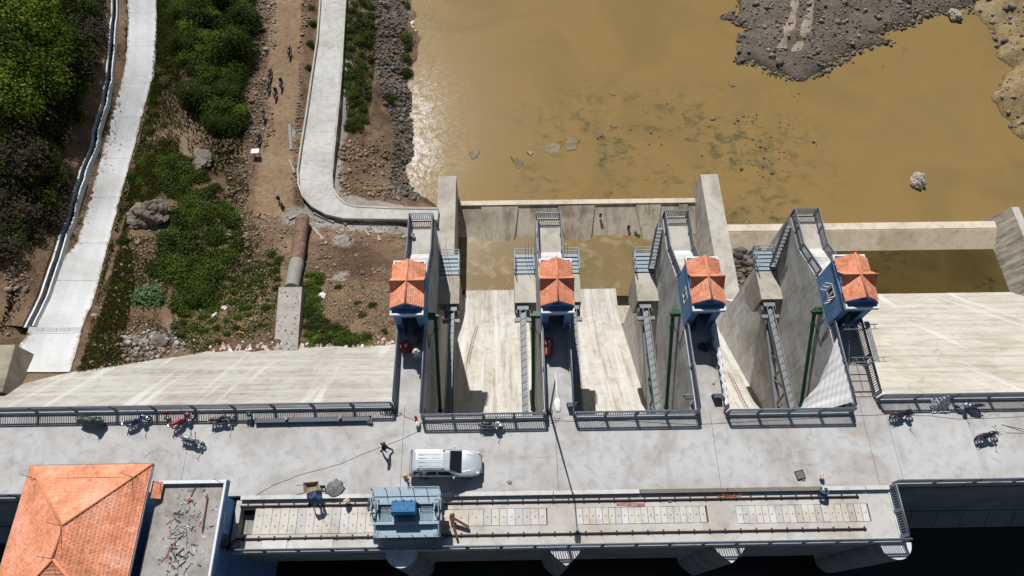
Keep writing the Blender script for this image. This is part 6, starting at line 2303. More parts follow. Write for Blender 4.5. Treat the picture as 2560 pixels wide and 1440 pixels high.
# ================================================================== people
SKIN = plain('skin', (0.30, 0.17, 0.11), 0.6)
HAIR = plain('black_hair', (0.012, 0.01, 0.01), 0.5)
POSES = {
 'stand': dict(pel=(0, 0, .92), chest=(.02, 0, 1.28), neck=(.02, 0, 1.44), head=(.05, 0, 1.60),
               hipL=(0, .1, .88), kneeL=(.04, .11, .48), ankL=(0, .12, .07), toeL=(.17, .14, .03), hipR=(0, -.1, .88), kneeR=(.03, -.11, .48), ankR=(-.03, -.12, .07), toeR=(.14, -.14, .03),
               shL=(.01, .19, 1.39), elL=(-.02, .27, 1.12), wrL=(.12, .26, .9), shR=(.01, -.19, 1.39), elR=(-.02, -.27, 1.12), wrR=(.14, -.24, .92)),
 'walk': dict(pel=(0, 0, .88), chest=(.06, 0, 1.24), neck=(.08, 0, 1.40), head=(.12, 0, 1.56),
              hipL=(0, .1, .85), kneeL=(.24, .11, .48), ankL=(.36, .11, .08), toeL=(.52, .12, .05), hipR=(0, -.1, .85), kneeR=(-.08, -.11, .45), ankR=(-.38, -.12, .12), toeR=(-.24, -.13, .03),
              shL=(.06, .19, 1.35), elL=(-.1, .26, 1.1), wrL=(-.16, .26, .86), shR=(.06, -.19, 1.35), elR=(.16, -.25, 1.1), wrR=(.34, -.2, .96)),
 'bend': dict(pel=(-.1, 0, .86), chest=(.22, 0, 1.08), neck=(.36, 0, 1.14), head=(.50, 0, 1.20),
              hipL=(-.1, .11, .82), kneeL=(.04, .16, .45), ankL=(-.08, .2, .07), toeL=(.09, .23, .03), hipR=(-.1, -.11, .82), kneeR=(.1, -.17, .46), ankR=(.1, -.22, .07), toeR=(.27, -.24, .03),
              shL=(.3, .19, 1.12), elL=(.42, .24, .86), wrL=(.62, .14, .72), shR=(.3, -.19, 1.12), elR=(.4, -.25, .84), wrR=(.58, -.16, .66)),
 'squat': dict(pel=(-.12, 0, .30), chest=(.12, 0, .62), neck=(.22, 0, .73), head=(.34, 0, .82),
               hipL=(-.1, .11, .28), kneeL=(.28, .2, .5), ankL=(.08, .2, .07), toeL=(.25, .24, .03), hipR=(-.1, -.11, .28), kneeR=(.28, -.2, .5), ankR=(.08, -.2, .07), toeR=(.25, -.24, .03),
               shL=(.18, .19, .69), elL=(.34, .3, .52), wrL=(.56, .16, .42), shR=(.18, -.19, .69), elR=(.36, -.3, .5), wrR=(.58, -.12, .32)),
}
def person(loc, rz, pose, label, shirt, trousers, hat=None, hair=True, sleeves=True, scale=1.0):
    J = {k: Vector(v) for k, v in POSES[pose].items()}
    t = thing('person', label, 'person', loc, rz)
    t.scale = (scale,) * 3
    V, E, Rd = [], [], []
    ix = {}
    def add(n, p, r):
        ix[n] = len(V)
        V.append(tuple(p))
        Rd.append(r)
    def ed(a, b):
        E.append((ix[a], ix[b]))
    add('pel', J['pel'], (.14, .11))
    add('waist', J['pel'].lerp(J['chest'], .5), (.135, .10))
    add('chest', J['chest'], (.16, .115))
    add('up', J['chest'].lerp(J['neck'], .6), (.12, .09))
    add('neck', J['neck'], (.055, .055))
    nd = (J['head'] - J['neck']).normalized()
    add('jaw', J['neck'] + nd * .07, (.062, .06))
    add('head', J['head'], (.078, .092))
    add('crown', J['head'] + nd * .085, (.055, .065))
    fw = Vector((1, 0, -.15)).normalized()
    add('nose', J['head'] + fw * .098, (.014, .014))
    for a, b in (('pel', 'waist'), ('waist', 'chest'), ('chest', 'up'), ('up', 'neck'), ('neck', 'jaw'), ('jaw', 'head'), ('head', 'crown'), ('head', 'nose')):
        ed(a, b)
    for s in 'LR':
        sy = 1 if s == 'L' else -1
        add('hip' + s, J['hip' + s], (.095, .095))
        add('knee' + s, J['knee' + s], (.062, .062))
        add('calf' + s, J['knee' + s].lerp(J['ank' + s], .35), (.058, .058))
        add('ank' + s, J['ank' + s], (.042, .042))
        add('toe' + s, J['toe' + s], (.038, .028))
        for a, b in (('pel', 'hip' + s), ('hip' + s, 'knee' + s), ('knee' + s, 'calf' + s), ('calf' + s, 'ank' + s), ('ank' + s, 'toe' + s)):
            ed(a, b)
        add('sh' + s, J['sh' + s], (.068, .068))
        add('el' + s, J['el' + s], (.046, .046))
        add('wr' + s, J['wr' + s], (.03, .026))
        d = (J['wr' + s] - J['el' + s]).normalized()
        sd = d.cross(Vector((0, 0, 1))).normalized()
        pn = sd.cross(d)
        add('palm' + s, J['wr' + s] + d * .07, (.034, .018))
        for a, b in (('up', 'sh' + s), ('sh' + s, 'el' + s), ('el' + s, 'wr' + s), ('wr' + s, 'palm' + s)):
            ed(a, b)
        for k, (o, L_) in enumerate(((-.03, .06), (-.01, .075), (.01, .07), (.03, .055))):
            p0 = J['wr' + s] + d * .085 + sd * o
            add('f%d%s' % (k, s), p0 + d * L_ * .55, (.009, .009))
            add('g%d%s' % (k, s), p0 + d * L_ - pn * .022, (.008, .008))
            ed('palm' + s, 'f%d%s' % (k, s))
            ed('f%d%s' % (k, s), 'g%d%s' % (k, s))
        add('th' + s, J['wr' + s] + d * .06 + sd * .045 * sy, (.010, .010))
        ed('palm' + s, 'th' + s)
    me = bpy.data.meshes.new('body_skel')
    me.from_pydata(V, E, [])
    o = bpy.data.objects.new('body', me)
    COL.objects.link(o)
    md = o.modifiers.new('skin', 'SKIN')
    md.use_smooth_shade = True
    sv = me.skin_vertices[0].data
    for i, r in enumerate(Rd):
        kk = 1.22 if max(r) > .035 else 1.1
        sv[i].radius = (r[0] * kk, r[1] * kk)
        sv[i].use_root = (i == 0)
    sb = o.modifiers.new('sub', 'SUBSURF')
    sb.levels = 1
    sb.render_levels = 1
    dg = bpy.context.evaluated_depsgraph_get()
    nm = bpy.data.meshes.new_from_object(o.evaluated_get(dg))
    bpy.data.objects.remove(o, do_unlink=True)
    # colour each face by the nearest bone
    names = list(ix)
    bones = [(Vector(V[a]), Vector(V[b]), names[a], names[b]) for a, b in E]
    mi = []
    for pl in nm.polygons:
        c = pl.center
        best, bd = None, 9e9
        for a, b, na, nb in bones:
            ab = b - a
            s = max(0, min(1, (c - a).dot(ab) / ab.length_squared))
            dd_ = (c - a - ab * s).length
            if dd_ < bd:
                bd, best = dd_, (na, nb, s)
        na, nb, s = best
        if nb in ('neck', 'jaw', 'head', 'nose') or na in ('neck',):
            k = 2
        elif nb == 'crown':
            k = 3
        elif nb.startswith(('hip', 'knee', 'calf', 'ank')):
            k = 1
        elif nb.startswith('toe'):
            k = 4
        elif nb.startswith('wr'):
            k = 0 if (sleeves and s < .85) else 2
        elif nb.startswith(('palm', 'f', 'g', 'th')):
            k = 2
        else:
            k = 0
        if k == 2 and nb in ('head', 'jaw', 'neck') and c.x < J['head'].x - .02 and c.z > J['neck'].z + .07:
            k = 3
        mi.append(k)
    nm.polygons.foreach_set('material_index', mi)
    nm.polygons.foreach_set('use_smooth', [True] * len(nm.polygons))
    nm.materials.clear()
    for mt in (shirt, trousers, SKIN, HAIR, BK):
        nm.materials.append(mt)
    bo = bpy.data.objects.new('body', nm)
    COL.objects.link(bo)
    bo.parent = t
    hd = J['head']
    m = MB()
    for sy in (-1, 1):
        m.ball((hd.x + .085, hd.y + sy * .032, hd.z + .01), .012, n=6, m=4)
    m.build('eye', M_BLACK, t)
    if hat:
        m = MB()
        c = hd + nd * .09
        rings = []
        for r, dz in ((.001, .1), (.06, .1), (.085, .06), (.095, .0), (.2, -.025), (.205, -.035), (.1, -.02)):
            rings.append([(c.x + r * math.cos(a), c.y + r * math.sin(a), c.z + dz) for a in np.linspace(0, 2 * math.pi, 17)[:-1]])
        if hat[0] == 'cap':
            rings = []
            for r, dz in ((.001, .075), (.06, .07), (.09, .03), (.098, -.02)):
                rings.append([(c.x + r * math.cos(a), c.y + r * math.sin(a), c.z + dz) for a in np.linspace(0, 2 * math.pi, 17)[:-1]])
        m.loft(rings, cap=False)
        m.build('hat', hat[1], t, smooth=True)
    return t
NAVY = plain('navy_cloth', (0.014, 0.016, 0.028), 0.85)
GREYT = plain('grey_trousers', (0.22, 0.22, 0.25), 0.85)
DKT = plain('dark_trousers', (0.03, 0.03, 0.038), 0.85)
BLS = plain('blue_shirt', (0.04, 0.085, 0.23), 0.85)
PBS = plain('pale_blue_shirt', (0.30, 0.33, 0.55), 0.85)
TEAL = plain('teal_shirt', (0.05, 0.095, 0.13), 0.85)
WSH = plain('white_shirt', (0.62, 0.62, 0.6), 0.85)
STRAW = plain('straw', (0.5, 0.36, 0.2), 0.85)
person(dk(969, 1127), R(165), 'walk', 'man in dark shirt and pale trousers striding across the deck', NAVY, GREYT)
person(dk(1019, 1203), R(20), 'stand', 'person in a straw hat and pale blue shirt behind the silver car', PBS, DKT, ('hat', STRAW))
person(dk(803, 1252), R(150), 'bend', 'worker in a blue shirt bending over the wheelbarrow handles', BLS, GREYT, ('cap', plain('grey_cap', (0.1, 0.1, 0.11), 0.8)))
person(dk(2052, 1244, ZR), R(75), 'squat', 'worker in a teal shirt squatting at the wet kerb', TEAL, DKT, ('cap', TEAL))
person(dk(1046, 896), R(-80), 'stand', 'worker in a white shirt and pale hat on the first pier', WSH, DKT, ('hat', plain('pale_hat', (0.55, 0.5, 0.4), 0.8)))
person(dk(1051, 862), R(100), 'bend', 'worker in dark clothes bending in the shade by the first pier railing', plain('brown_shirt', (0.05, 0.03, 0.025), 0.8), DKT)
person(dk(1048, 843), R(120), 'squat', 'worker crouching in the gatehouse shade on the first pier', plain('maroon_shirt', (0.06, 0.02, 0.02), 0.8), DKT)
person(dk(578, 1368), R(10), 'squat', 'person squatting in deep shade at the annex door', NAVY, DKT)

# ================================================================== things on the deck
def lathe(m, prof, n=14, c=(0, 0, 0)):
    m.loft([[(c[0] + r * math.cos(a), c[1] + r * math.sin(a), c[2] + z) for a in np.linspace(0, 2 * math.pi, n + 1)[:-1]] for r, z in prof])
def wheelbarrow(loc, rz):
    t = thing('wheelbarrow', 'mud-caked steel wheelbarrow with a tilted tray beside the mortar heap', 'wheelbarrow', loc, rz)
    mud = plain('caked_mud', (0.30, 0.235, 0.15), 0.9, 0, 0.25)
    def rr(x, hy, z, n=4):
        return [(x - .42, -hy, z), (x + .42, -hy * .8, z), (x + .42, hy * .8, z), (x - .42, hy, z)]
    m = MB()
    o_ = [(-.5, -.36, .72), (.52, -.28, .66), (.52, .28, .66), (-.5, .36, .72)]
    i_ = [(-.28, -.22, .36), (.3, -.2, .36), (.3, .2, .36), (-.28, .22, .36)]
    o2 = [(x * .96, y * .95, z) for x, y, z in o_]
    i2 = [(x * .95, y * .93, z + .02) for x, y, z in i_]
    m.loft([i_, o_, o2, i2])
    m.build('tray', mud, t)
    m = MB()
    for sg in (-1, 1):
        m.tube([(.62, sg * .05, .22), (.0, sg * .2, .34), (-.6, sg * .28, .5), (-1.0, sg * .29, .58)], .02, 6)
        m.tube([(-.35, sg * .24, .42), (-.45, sg * .26, .02)], .018, 6)
    m.build('frame', M_RUST, t)
    m = MB()
    m.torus((.64, 0, .19), (0, 1, 0), .15, .045, 16, 6)
    m.build('wheel', M_BLACK, t)
wheelbarrow(dk(784, 1222), R(10))
def heap(name, px, py, r, h, mat, label, cat, seed=1, z=0.0, sq=1.0):
    g = random.Random(seed)
    m = MB()
    rings = []
    n = 20
    for k, s in enumerate((1.0, .8, .55, .3, .08)):
        hh = h * (1 - s) ** .8
        rings.append([(r * s * math.cos(a) * g.uniform(.82, 1.15), sq * r * s * math.sin(a) * g.uniform(.82, 1.15), hh * g.uniform(.8, 1.2)) for a in np.linspace(0, 2 * math.pi, n + 1)[:-1]])
    m.loft(rings)
    o = m.build(name, mat, smooth=True)
    o.location = dk(px, py, z)
    return tag(o, label, cat)
heap('mortar_heap', 838, 1222, .62, .2, plain('wet_mortar_heap', (0.17, 0.17, 0.165), 0.9, 0, 0.35, 7), 'grey mortar heap being mixed on the deck beside the wheelbarrow', 'mortar', 2)
def jerrycan(px, py, rz, label, z=0.0, s=1.0, mat=None):
    t = thing('jerrycan', label, 'jerrycan', dk(px, py, z), rz)
    t.scale = (s, s, s)
    m = MB()
    pr = [(-.17, 0), (.17, 0), (.17, .34), (.06, .44), (-.17, .44)]
    m.extrude_y(pr, -.12, .12)
    m.build('can', mat or plain('cream_plastic', (0.6, 0.52, 0.38), 0.5, 0, 0.1), t)
    m = MB()
    m.tube([(-.13, 0, .43), (-.1, 0, .5), (.0, 0, .5), (.03, 0, .44)], .02, 6)
    m.build('handle', plain('cream_plastic', 0), t)
    MB().cyl((.1, 0, .40), (.13, 0, .46), .035, n=8).build('cap', M_RUST, t)
jerrycan(869, 1254, R(40), 'cream plastic jerrycan standing between mortar heap and crane')
jerrycan(2052, 1194, R(70), 'cream plastic jerrycan beside the mortar tray at the wet kerb', s=.9)
jerrycan(1046, 1062, R(80), 'white plastic can by the corner of the first bay railing', mat=plain('white_can', (0.66, 0.65, 0.6), 0.5))
m = MB()
lathe(m, [(.1, 0), (.1, .3), (.04, .36), (.03, .44)])
o = m.build('red_bottle', plain('red_plastic', (0.45, 0.02, 0.02), 0.4))
o.location = dk(1040, 1045)
tag(o, 'small red plastic bottle beside the white can at the bay railing', 'bottle')
# mortar tray
t = thing('mortar_tray', 'square dark mortar tray on the deck near the squatting worker', 'tray', dk(1999, 1187), R(12))
m = MB()
m.box(-.3, .3, -.28, .28, .0, .03)
for (a, b, c, d) in ((-.3, .3, .25, .28), (-.3, .3, -.28, -.25), (-.3, -.27, -.25, .25), (.27, .3, -.25, .25)):
    m.box(a, b, c, d, .03, .13)
m.build('tray', M_STEELD, t)
MB().box(-.265, .265, -.245, .245, .031, .09).build('mortar', plain('mortar', (0.16, 0.15, 0.12), 0.9), t)
tr = MB().box(-.12, .12, -.05, .05, 0, .05).build('brick_piece', plain('brick_grey', (0.25, 0.22, 0.18), 0.9))
tr.location = dk(2009, 1200)
tag(tr, 'small broken block beside the mortar tray', 'block')
# crumpled bag, coil of hose
litter([(1273, 1204)], 'cement_bag', 'crumpled pinkish cement bag lying on the deck ahead of the car', plain('pink_paper', (0.45, 0.33, 0.32), 0.8, 0, 0.4, 9), .17, 'bag', z=0.0)
def coil(px, py, z, label, mat, r=.35, seed=1, n=4):
    g = random.Random(seed)
    pts = []
    for k in range(n * 14):
        a = k * 2 * math.pi / 14
        rr = r * (1 + .3 * math.sin(k * .21) + g.uniform(-.05, .05))
        pts.append((rr * 1.5 * math.cos(a) + .012 * k - .3, rr * .6 * math.sin(a), .03 + .006 * (k % 23)))
    m = MB()
    m.tube(pts, .022, 5)
    o = m.build('hose_coil', mat)
    o.location = dk(px, py, z)
    return tag(o, label, 'hose')
coil(1822, 1236, ZR, 'loose coil of orange hose on the rail deck by the kerb', plain('orange_hose', (0.42, 0.12, 0.05), 0.6), .33)
# rails of red battens, slab strip, rods
m = MB().box(-.95, .95, -.1, .1, 0, .03)
o = m.build('batten', plain('pink_batten', (0.42, 0.2, 0.18), 0.8, 0, 0.5, 9))
o.location = dk(1577, 1261, ZR)
o.rotation_euler = (0, 0, R(-3))
tag(o, 'flat reddish batten lying beside the row of cover slabs', 'batten')
for px, py in ((1674, 1253), (1390, 1370)):
    o = MB().box(-.11, .11, -.06, .06, 0, .07).build('brick', plain('red_brick', (0.35, 0.1, 0.06), 0.9))
    o.location = dk(px, py, ZR + (.0 if py < 1300 else -.03))
    tag(o, 'red brick lying near the %s' % ('reddish batten on the rail deck' if py < 1300 else 'pointed pier nose outside the railing'), 'brick')
t = thing('edge_slab', 'long broken strip of pale concrete edging by the right road railing', 'concrete strip', dk(2458, 1203), R(1))
for k in range(5):
    MB().box(-2.1 + k * .84, -2.1 + k * .84 + .8, -.16, .17, 0, .09 + .02 * (k % 2)).build('strip_piece', M_LIGHT2 if k else M_TOP, t)
for k, (a, b) in enumerate((((2504, 1061), (2575, 1084)), ((2504, 1062), (2575, 1076)), ((2516, 1082), (2580, 1083)))):
    p, q = at(*a, .02), at(*b, .02)
    m = MB()
    m.tube([p - p, (q - p)], .013, 5)
    o = m.build('steel_rod', M_RUST)
    o.location = p
    tag(o, 'thin reinforcing rod lying on the deck beyond the last motorbike', 'rod', 'reinforcing rods on the right of the deck')
# cable across the deck
def cable(name, pix, label, mat, r=.012, z=0.01, cat='cable', sag=None):
    pts = [at(a, b, z) for a, b in pix]
    p0 = pts[0]
    fine_ = []
    g = random.Random(len(pix))
    for a, b in zip(pts[:-1], pts[1:]):
        for k in range(6):
            v = a.lerp(b, k / 6) - p0
            fine_.append(v + Vector((g.uniform(-.02, .02), g.uniform(-.02, .02), 0)))
    fine_.append(pts[-1] - p0)
    m = MB()
    m.tube(fine_, r, 4)
    o = m.build(name, mat)
    o.location = p0
    return tag(o, label, cat)
cable('cable', [(631, 1243), (680, 1215), (740, 1190), (850, 1160), (920, 1130), (1000, 1100), (1048, 1078)], 'thin dark cable crossing the deck from the annex to the first bay', M_RUST, .014)
cable('cable', [(1000, 1035), (1050, 1058), (1180, 1062), (1300, 1055), (1385, 1050), (1420, 1053), (1560, 1052), (1740, 1062), (1800, 1058), (2130, 1040), (2220, 1036), (2330, 1040), (2400, 1048), (2560, 1042)], 'long dark cable trailing along the gate bay railings', M_BLACK, .014)
cable('cable', [(1382, 1042), (1390, 1048), (1400, 1044), (1395, 1054), (1378, 1058), (1369, 1055)], 'loose loop of cable at the foot of the lamp post', M_BLACK, .014)
# bench-like steel channel with gear along the left railing
t = thing('steel_beam', 'long dark steel beam with clamps lying beneath the left railing', 'steel beam', dk(775, 1048))
a_, b_ = at(640, 1052, .3) - at(775, 1048, 0), at(925, 1046, .3) - at(775, 1048, 0)
m = MB()
m.beam(a_, b_, .3, .06)
m.beam(a_ + Vector((0, .14, -.12)), b_ + Vector((0, .14, -.12)), .04, .24)
m.build('beam', M_STEELD, t)
for s in (.0, .28, .72, 1.0):
    p = a_.lerp(b_, s)
    MB().box(p.x - .06, p.x + .06, p.y - .2, p.y + .2, .002, .3).build('trestle', M_STEELD, t)
for s in (.27, .74):
    p = a_.lerp(b_, s)
    MB().box(p.x - .09, p.x + .09, p.y - .02, p.y + .24, p.z + .035, p.z + .2).build('clamp', M_GREY, t)
t = thing('hand_cart', 'folded grey-green hand cart at the end of the steel beam', 'cart', dk(629, 1050))
m = MB()
for sg in (-1, 1):
    m.beam((sg * .14, -.3, .05), (sg * .14, .35, .75), .05)
m.beam((-.14, .35, .75), (.14, .35, .75), .05)
m.box(-.15, .15, -.1, .25, .25, .5)
m.build('cart_frame', plain('grey_green', (0.1, 0.13, 0.12), 0.6), t)
m = MB()
m.torus((-.2, -.28, .13), (1, 0, 0), .1, .03, 12, 5)
m.torus((.2, -.28, .13), (1, 0, 0), .1, .03, 12, 5)
m.build('wheel', M_BLACK, t)
t = thing('pump_box', 'small grey pump box at the other end of the steel beam', 'pump', dk(924, 1050))
MB().box(-.2, .2, -.16, .16, 0, .3).build('box', M_GREY, t)
MB().cyl((-.1, -.2, .15), (.25, -.22, .18), .09, n=10).build('motor', M_GREY, t)
coil(972, 1030, 0.0, 'dark cable bundle heaped in the railing corner beside the first pier', M_BLACK, .22, 5, 5)
# chair-like frame by the red motorbike
t = thing('folding_frame', 'small black folding frame with a red seat between blue and red motorbikes', 'stool', dk(421, 1042))
m = MB()
m.beam((-.25, -.15, 0), (.2, .15, .55), .04)
m.beam((.25, -.15, 0), (-.2, .15, .55), .04)
m.beam((-.25, -.15, 0), (.25, -.15, 0), .04)
m.build('frame', M_BLACK, t)
MB().box(-.15, .15, .0, .25, .5, .55).build('seat', plain('dark_red', (0.2, 0.02, 0.02), 0.7), t)
# red drums on the piers
def drum(px, py, label, rz=0, open_=False, r=.33, h=.62):
    t = thing('red_drum', label, 'drum', dk(px, py), rz)
    RD = plain('drum_red', (0.42, 0.03, 0.018), 0.5, 0.1, 0.25)
    m = MB()
    lathe(m, [(r * .97, 0), (r, .02), (r, .2), (r * 1.04, .22), (r, .24), (r, .42), (r * 1.04, .44), (r, .46), (r, h), (r * .93, h), (r * .93, h - .03)], 20)
    m.build('shell', RD, t, smooth=False)
    m = MB()
    m.box(-.1, .1, -.12, .1, h - .028, h - .02)
    m.build('paper_label', M_WHITE, t)
    m = MB()
    m.torus((0, 0, h), (0, 0, 1), r, .018, 20, 5)
    m.build('rim', RD, t)
    return t
drum(1017, 871, 'red steel drum with a white paper label in the shade of the first pier', r=.4)
drum(1372, 862, 'red drum on the pier, the one nearer its gatehouse door', r=.33)
drum(1370, 884, 'red drum on the pier, the one nearer the lamp post', r=.33)
o = MB()
o.obox((0, 0, 0), (.1, .35, 0), (-.1, .03, .02), (0, 0, .04))
o.obox((.02, -.2, .04), (.05, .3, 0), (-.06, .01, .02), (0, 0, .03))
oo = o.build('cardboard', plain('cardboard', (0.45, 0.3, 0.16), 0.9))
oo.location = dk(1373, 868, .68)
tag(oo, 'folded cardboard sheet lying over the two red drums', 'cardboard')
t = thing('rubbish_pile', 'dark heap of boxes and rags in the gatehouse shade on the third pier', 'rubbish', dk(1763, 868))
for k, (x, y, s, mt) in enumerate(((-.3, 0, .26, DKT), (.15, .1, .24, M_STEELD), (.3, -.12, .18, plain('grey_rag', (0.16, 0.17, 0.19), 0.9)), (-.05, -.2, .2, NAVY), (-.1, .25, .15, plain('pink_rag', (0.3, 0.12, 0.12), 0.9)))):
    m = MB()
    m.ball((x, y, s * .5), s * 1.1, s, s * .7, 8, 5, .25, random.Random(k))
    m.build('rag', mt, t)
o = MB().obox((0, 0, .06), (.06, .2, 0), (.05, -.015, 0), (0, 0, .06)).build('block_piece', M_LIGHT2)
o.location = dk(1784, 953)
tag(o, 'small concrete block lying on the pier with the tarp-draped railing', 'block')
# bucket and bits on the first landing
t = thing('bucket', 'white bucket standing on the end landing of the first pier', 'bucket', dk(1034, 592, -1.79))
m = MB()
lathe(m, [(.14, 0), (.17, .34), (.155, .34), (.13, .03)], 14)
m.build('pail', M_WHITE, t)
m = MB()
m.tube([(-.16, 0, .33), (-.1, .05, .2), (.1, .05, .2), (.16, 0, .33)], .008, 4)
m.build('bail', M_STEELD, t)
# junction boxes on the rails of the piers
for px, py, lb in ((1430, 1012, 'small dark valve unit on the right railing of the pier with red drums'), (1724, 992, 'small dark valve unit on the left railing of the pier with the tarp'), (1796, 990, 'small dark valve unit on the tarp-draped railing')):
    v = at(px, py, .6)
    t = thing('valve_unit', lb, 'valve', (v.x, v.y, 0))
    MB().box(-.28, .28, -.12, .12, .35, .6).build('body', M_STEELD, t)
    MB().box(-.34, .34, .16, .22, .0, .55).build('bracket', M_GREY, t)

# ================================================================== tarpaulins
def tarp_mat():
    m, nt, b = _mat('striped_tarp')
    h = NT(nt)
    wv = h.wave(1.5, 2.5, 1.0, 'X', h.scale((1.0, 0.45, 0.6), rot=(0, 0.3, 0.6)))
    c = h.ramp(wv, [(0.05, (0.62, 0.61, 0.63)), (0.3, (0.68, 0.68, 0.69)), (0.55, (0.71, 0.71, 0.72)), (0.8, (0.73, 0.73, 0.735))])
    h.link(c, b.inputs['Base Color'])
    b.inputs['Roughness'].default_value = 0.5
    h.bump(h.noise(1.5, 4, 0.55, h.scale((2, .6, 1), rot=(0, 0, .5))), 0.35, 0.08, b)
    return m
M_TARP = tarp_mat()
# big one hung from the last pier railing down into the bay
xr = PX[3] - HW - 0.03
top = [Vector((xr - .03, y, 0.95)) for y in np.linspace(18.9, 14.1, 25)]
bot = [Vector((xr - .35 - 2.6 * s ** 1.2, 17.2 - 3.2 * s, -0.4 - 3.6 * s ** .8 * 1.0)) for s in np.linspace(0, 1, 25)]
g = random.Random(9)
rows = []
for k in range(15):
    s = k / 14
    row = []
    for i, (a, b) in enumerate(zip(top, bot)):
        p = a.lerp(b, s)
        p.x += -.22 * math.sin(math.pi * s) + .10 * s * math.sin(i * .7 + s * 2) + .04 * math.sin(i * 1.9 + 3 * s)
        p.z += .10 * math.sin(i * 1.5 + s) * s
        row.append(tuple(p))
    rows.append(row)
m = MB()
m.grid(rows)
o = m.build('tarpaulin', M_TARP, smooth=True)
tag(o, 'big white and purple striped tarpaulin hanging from the last pier railing into the bay', 'tarpaulin')
# narrow one over the third pier's right railing
xx = PX[2] + HW - .07
rows = []
for i, y in enumerate(np.linspace(20.2, 14.0, 40)):
    w0 = .5 + .18 * math.sin(i * .8) + (.2 if i < 14 else 0)
    q = .05 * math.sin(i * 1.7)
    rows.append([(xx - .14 - q, y, 1.12 - w0 * (.9 if i < 12 else .45)), (xx - .1, y, .95), (xx - .06, y, 1.18), (xx + .07, y, 1.17 + q * .3), (xx + .12 + q, y, .8), (xx + .2 + q * 1.5, y, .3 + .1 * math.sin(i)), (xx + .22 - q, y, -.25 + .12 * math.sin(i * .9))])
m = MB()
m.grid(rows)
o = m.build('tarpaulin', M_TARP, smooth=True)
tag(o, 'narrow striped tarpaulin draped along the railing of the third pier', 'tarpaulin')
# silver sheet by the right railing
rows = []
g = random.Random(4)
for i in range(9):
    rows.append([(x + g.uniform(-.05, .05), -.45 + i * .12 + g.uniform(-.03, .03), (.08 + .75 * math.exp(-((i - 7) / 4) ** 2) * (0.6 + .4 * math.sin(x * 4))) + g.uniform(-.06, .06)) for x in np.linspace(-.6, .6, 11)])
m = MB()
m.grid(rows)
o = m.build('silver_sheet', plain('silver_sheet', (0.5, 0.5, 0.52), 0.35, 0.3, 0.3, 7))
o.location = dk(2345, 1016)
tag(o, 'crumpled silver sheet leaning on the right railing beside the pale blue motorbike', 'tarpaulin')

# ================================================================== scaffold on the last pier
t = thing('scaffold', 'light steel scaffold frames straddling the last pier in front of its gatehouse', 'scaffold', (PX[3], 18.2, 0))
m = MB()
for y in (16.9, 19.4):
    for x in (24.45, 25.95):
        m.beam((x, y, 0.01), (x, y, 2.2), .045)
    for z in (.6, 1.2, 2.15):
        m.beam((24.45, y, z), (25.95, y, z), .04)
    m.beam((24.0, y, 2.2), (26.5, y, 2.2), .045)
    m.beam((24.0, y - .35, 2.2), (26.5, y - .35, 2.2), .035)
    for x in (24.3, 24.8, 25.3, 25.8, 26.2):
        m.beam((x, y, 2.2), (x + .1, y - .35, 2.2), .03)
m.build('frame', M_GREY, t, world=True, kind='stuff')
MB().box(25.55, 25.9, 16.6, 19.6, 2.23, 2.27).build('board', M_PLK2, t, world=True)
m = MB()
m.beam((24.6, 16.9, .5), (24.6, 19.4, 1.9), .035)
m.beam((25.0, 19.4, 2.2), (25.0, 17.0, 2.2), .035)
m.build('brace', M_GREY, t, world=True)

# ================================================================== hoses, rods on trunnion blocks
for (x, y, z, nm) in ((PX[0] + HW + .5, 29.9, -6.5, 'first pier'), (PX[1] - HW - .4, 29.9, -6.5, 'left side of the pier with red drums'), (PX[1] + HW + .4, 29.9, -6.5, 'right side of the pier with red drums')):
    t = thing('starter_bars', 'thin upright reinforcing bars on the %s' % nm, 'rebar', (x, y, z))
    m = MB()
    for k in range(4):
        m.beam((k * .25 - .4, 0, 0), (k * .25 - .45, .1, 2.4 + .4 * (k % 2)), .03)
    m.build('bar', M_RUST, t, kind='stuff')

# ================================================================== buckets and ladders on the spillway floor
def on_chute(px, py):
    z = -26.0
    for _ in range(40):
        p = at(px, py, z)
        z = .5 * z + .5 * chute_z(p.y)
    return at(px, py, z)
for px, py, mt, lb in ((1561, 597, plain('bright_red', (0.6, 0.02, 0.02), 0.5), 'bright red bucket standing on the basin sill slope'), (1588, 578, M_LIT, 'white post stub standing on the basin sill slope'), (1595, 592, M_BLACK, 'black post stub on the basin sill slope'), (1571, 570, M_BLACK, 'dark post stub beside the white one on the sill slope'), (1501, 540, M_STEELD, 'dark rag on the basin sill slope')):
    q = at(px, py, -26.6)
    q.z = -25.5 - (48.45 - q.y) * .495 if q.y < 48.45 else -25.5
    q = at(px, py, q.z + .1)
    m = MB()
    lathe(m, [(.17, 0), (.2, .45), (.17, .45), (.15, .1)], 12)
    o = m.build('bucket', mt)
    o.location = (q.x, q.y, q.z - .1)
    tag(o, lb, 'bucket')
def rope_ladder(pix, label):
    pts = [on_chute(*p) for p in pix]
    p0 = pts[0]
    m = MB()
    for off in (-.14, .14):
        m.tube([p - p0 + Vector((off, 0, .05)) for p in pts], .02, 4)
    for a, b in zip(pts[:-1], pts[1:]):
        n = max(2, int((b - a).length / .35))
        for k in range(n):
            c = a.lerp(b, k / n) - p0 + Vector((0, 0, .05))
            m.beam(c + Vector((-.14, 0, 0)), c + Vector((.14, 0, 0)), .025)
    o = m.build('rope_ladder', M_RUST)
    o.location = p0
    tag(o, label, 'ladder')
rope_ladder([(1193, 815), (1183, 850), (1173, 890), (1170, 910)], 'thin rope ladder lying on the first chute at the edge of the shadow')
rope_ladder([(1822, 932), (1838, 965), (1855, 1000), (1866, 1020)], 'thin rope ladder lying on the chute of the tarp bay')
q = on_chute(1160, 735)
m = MB()
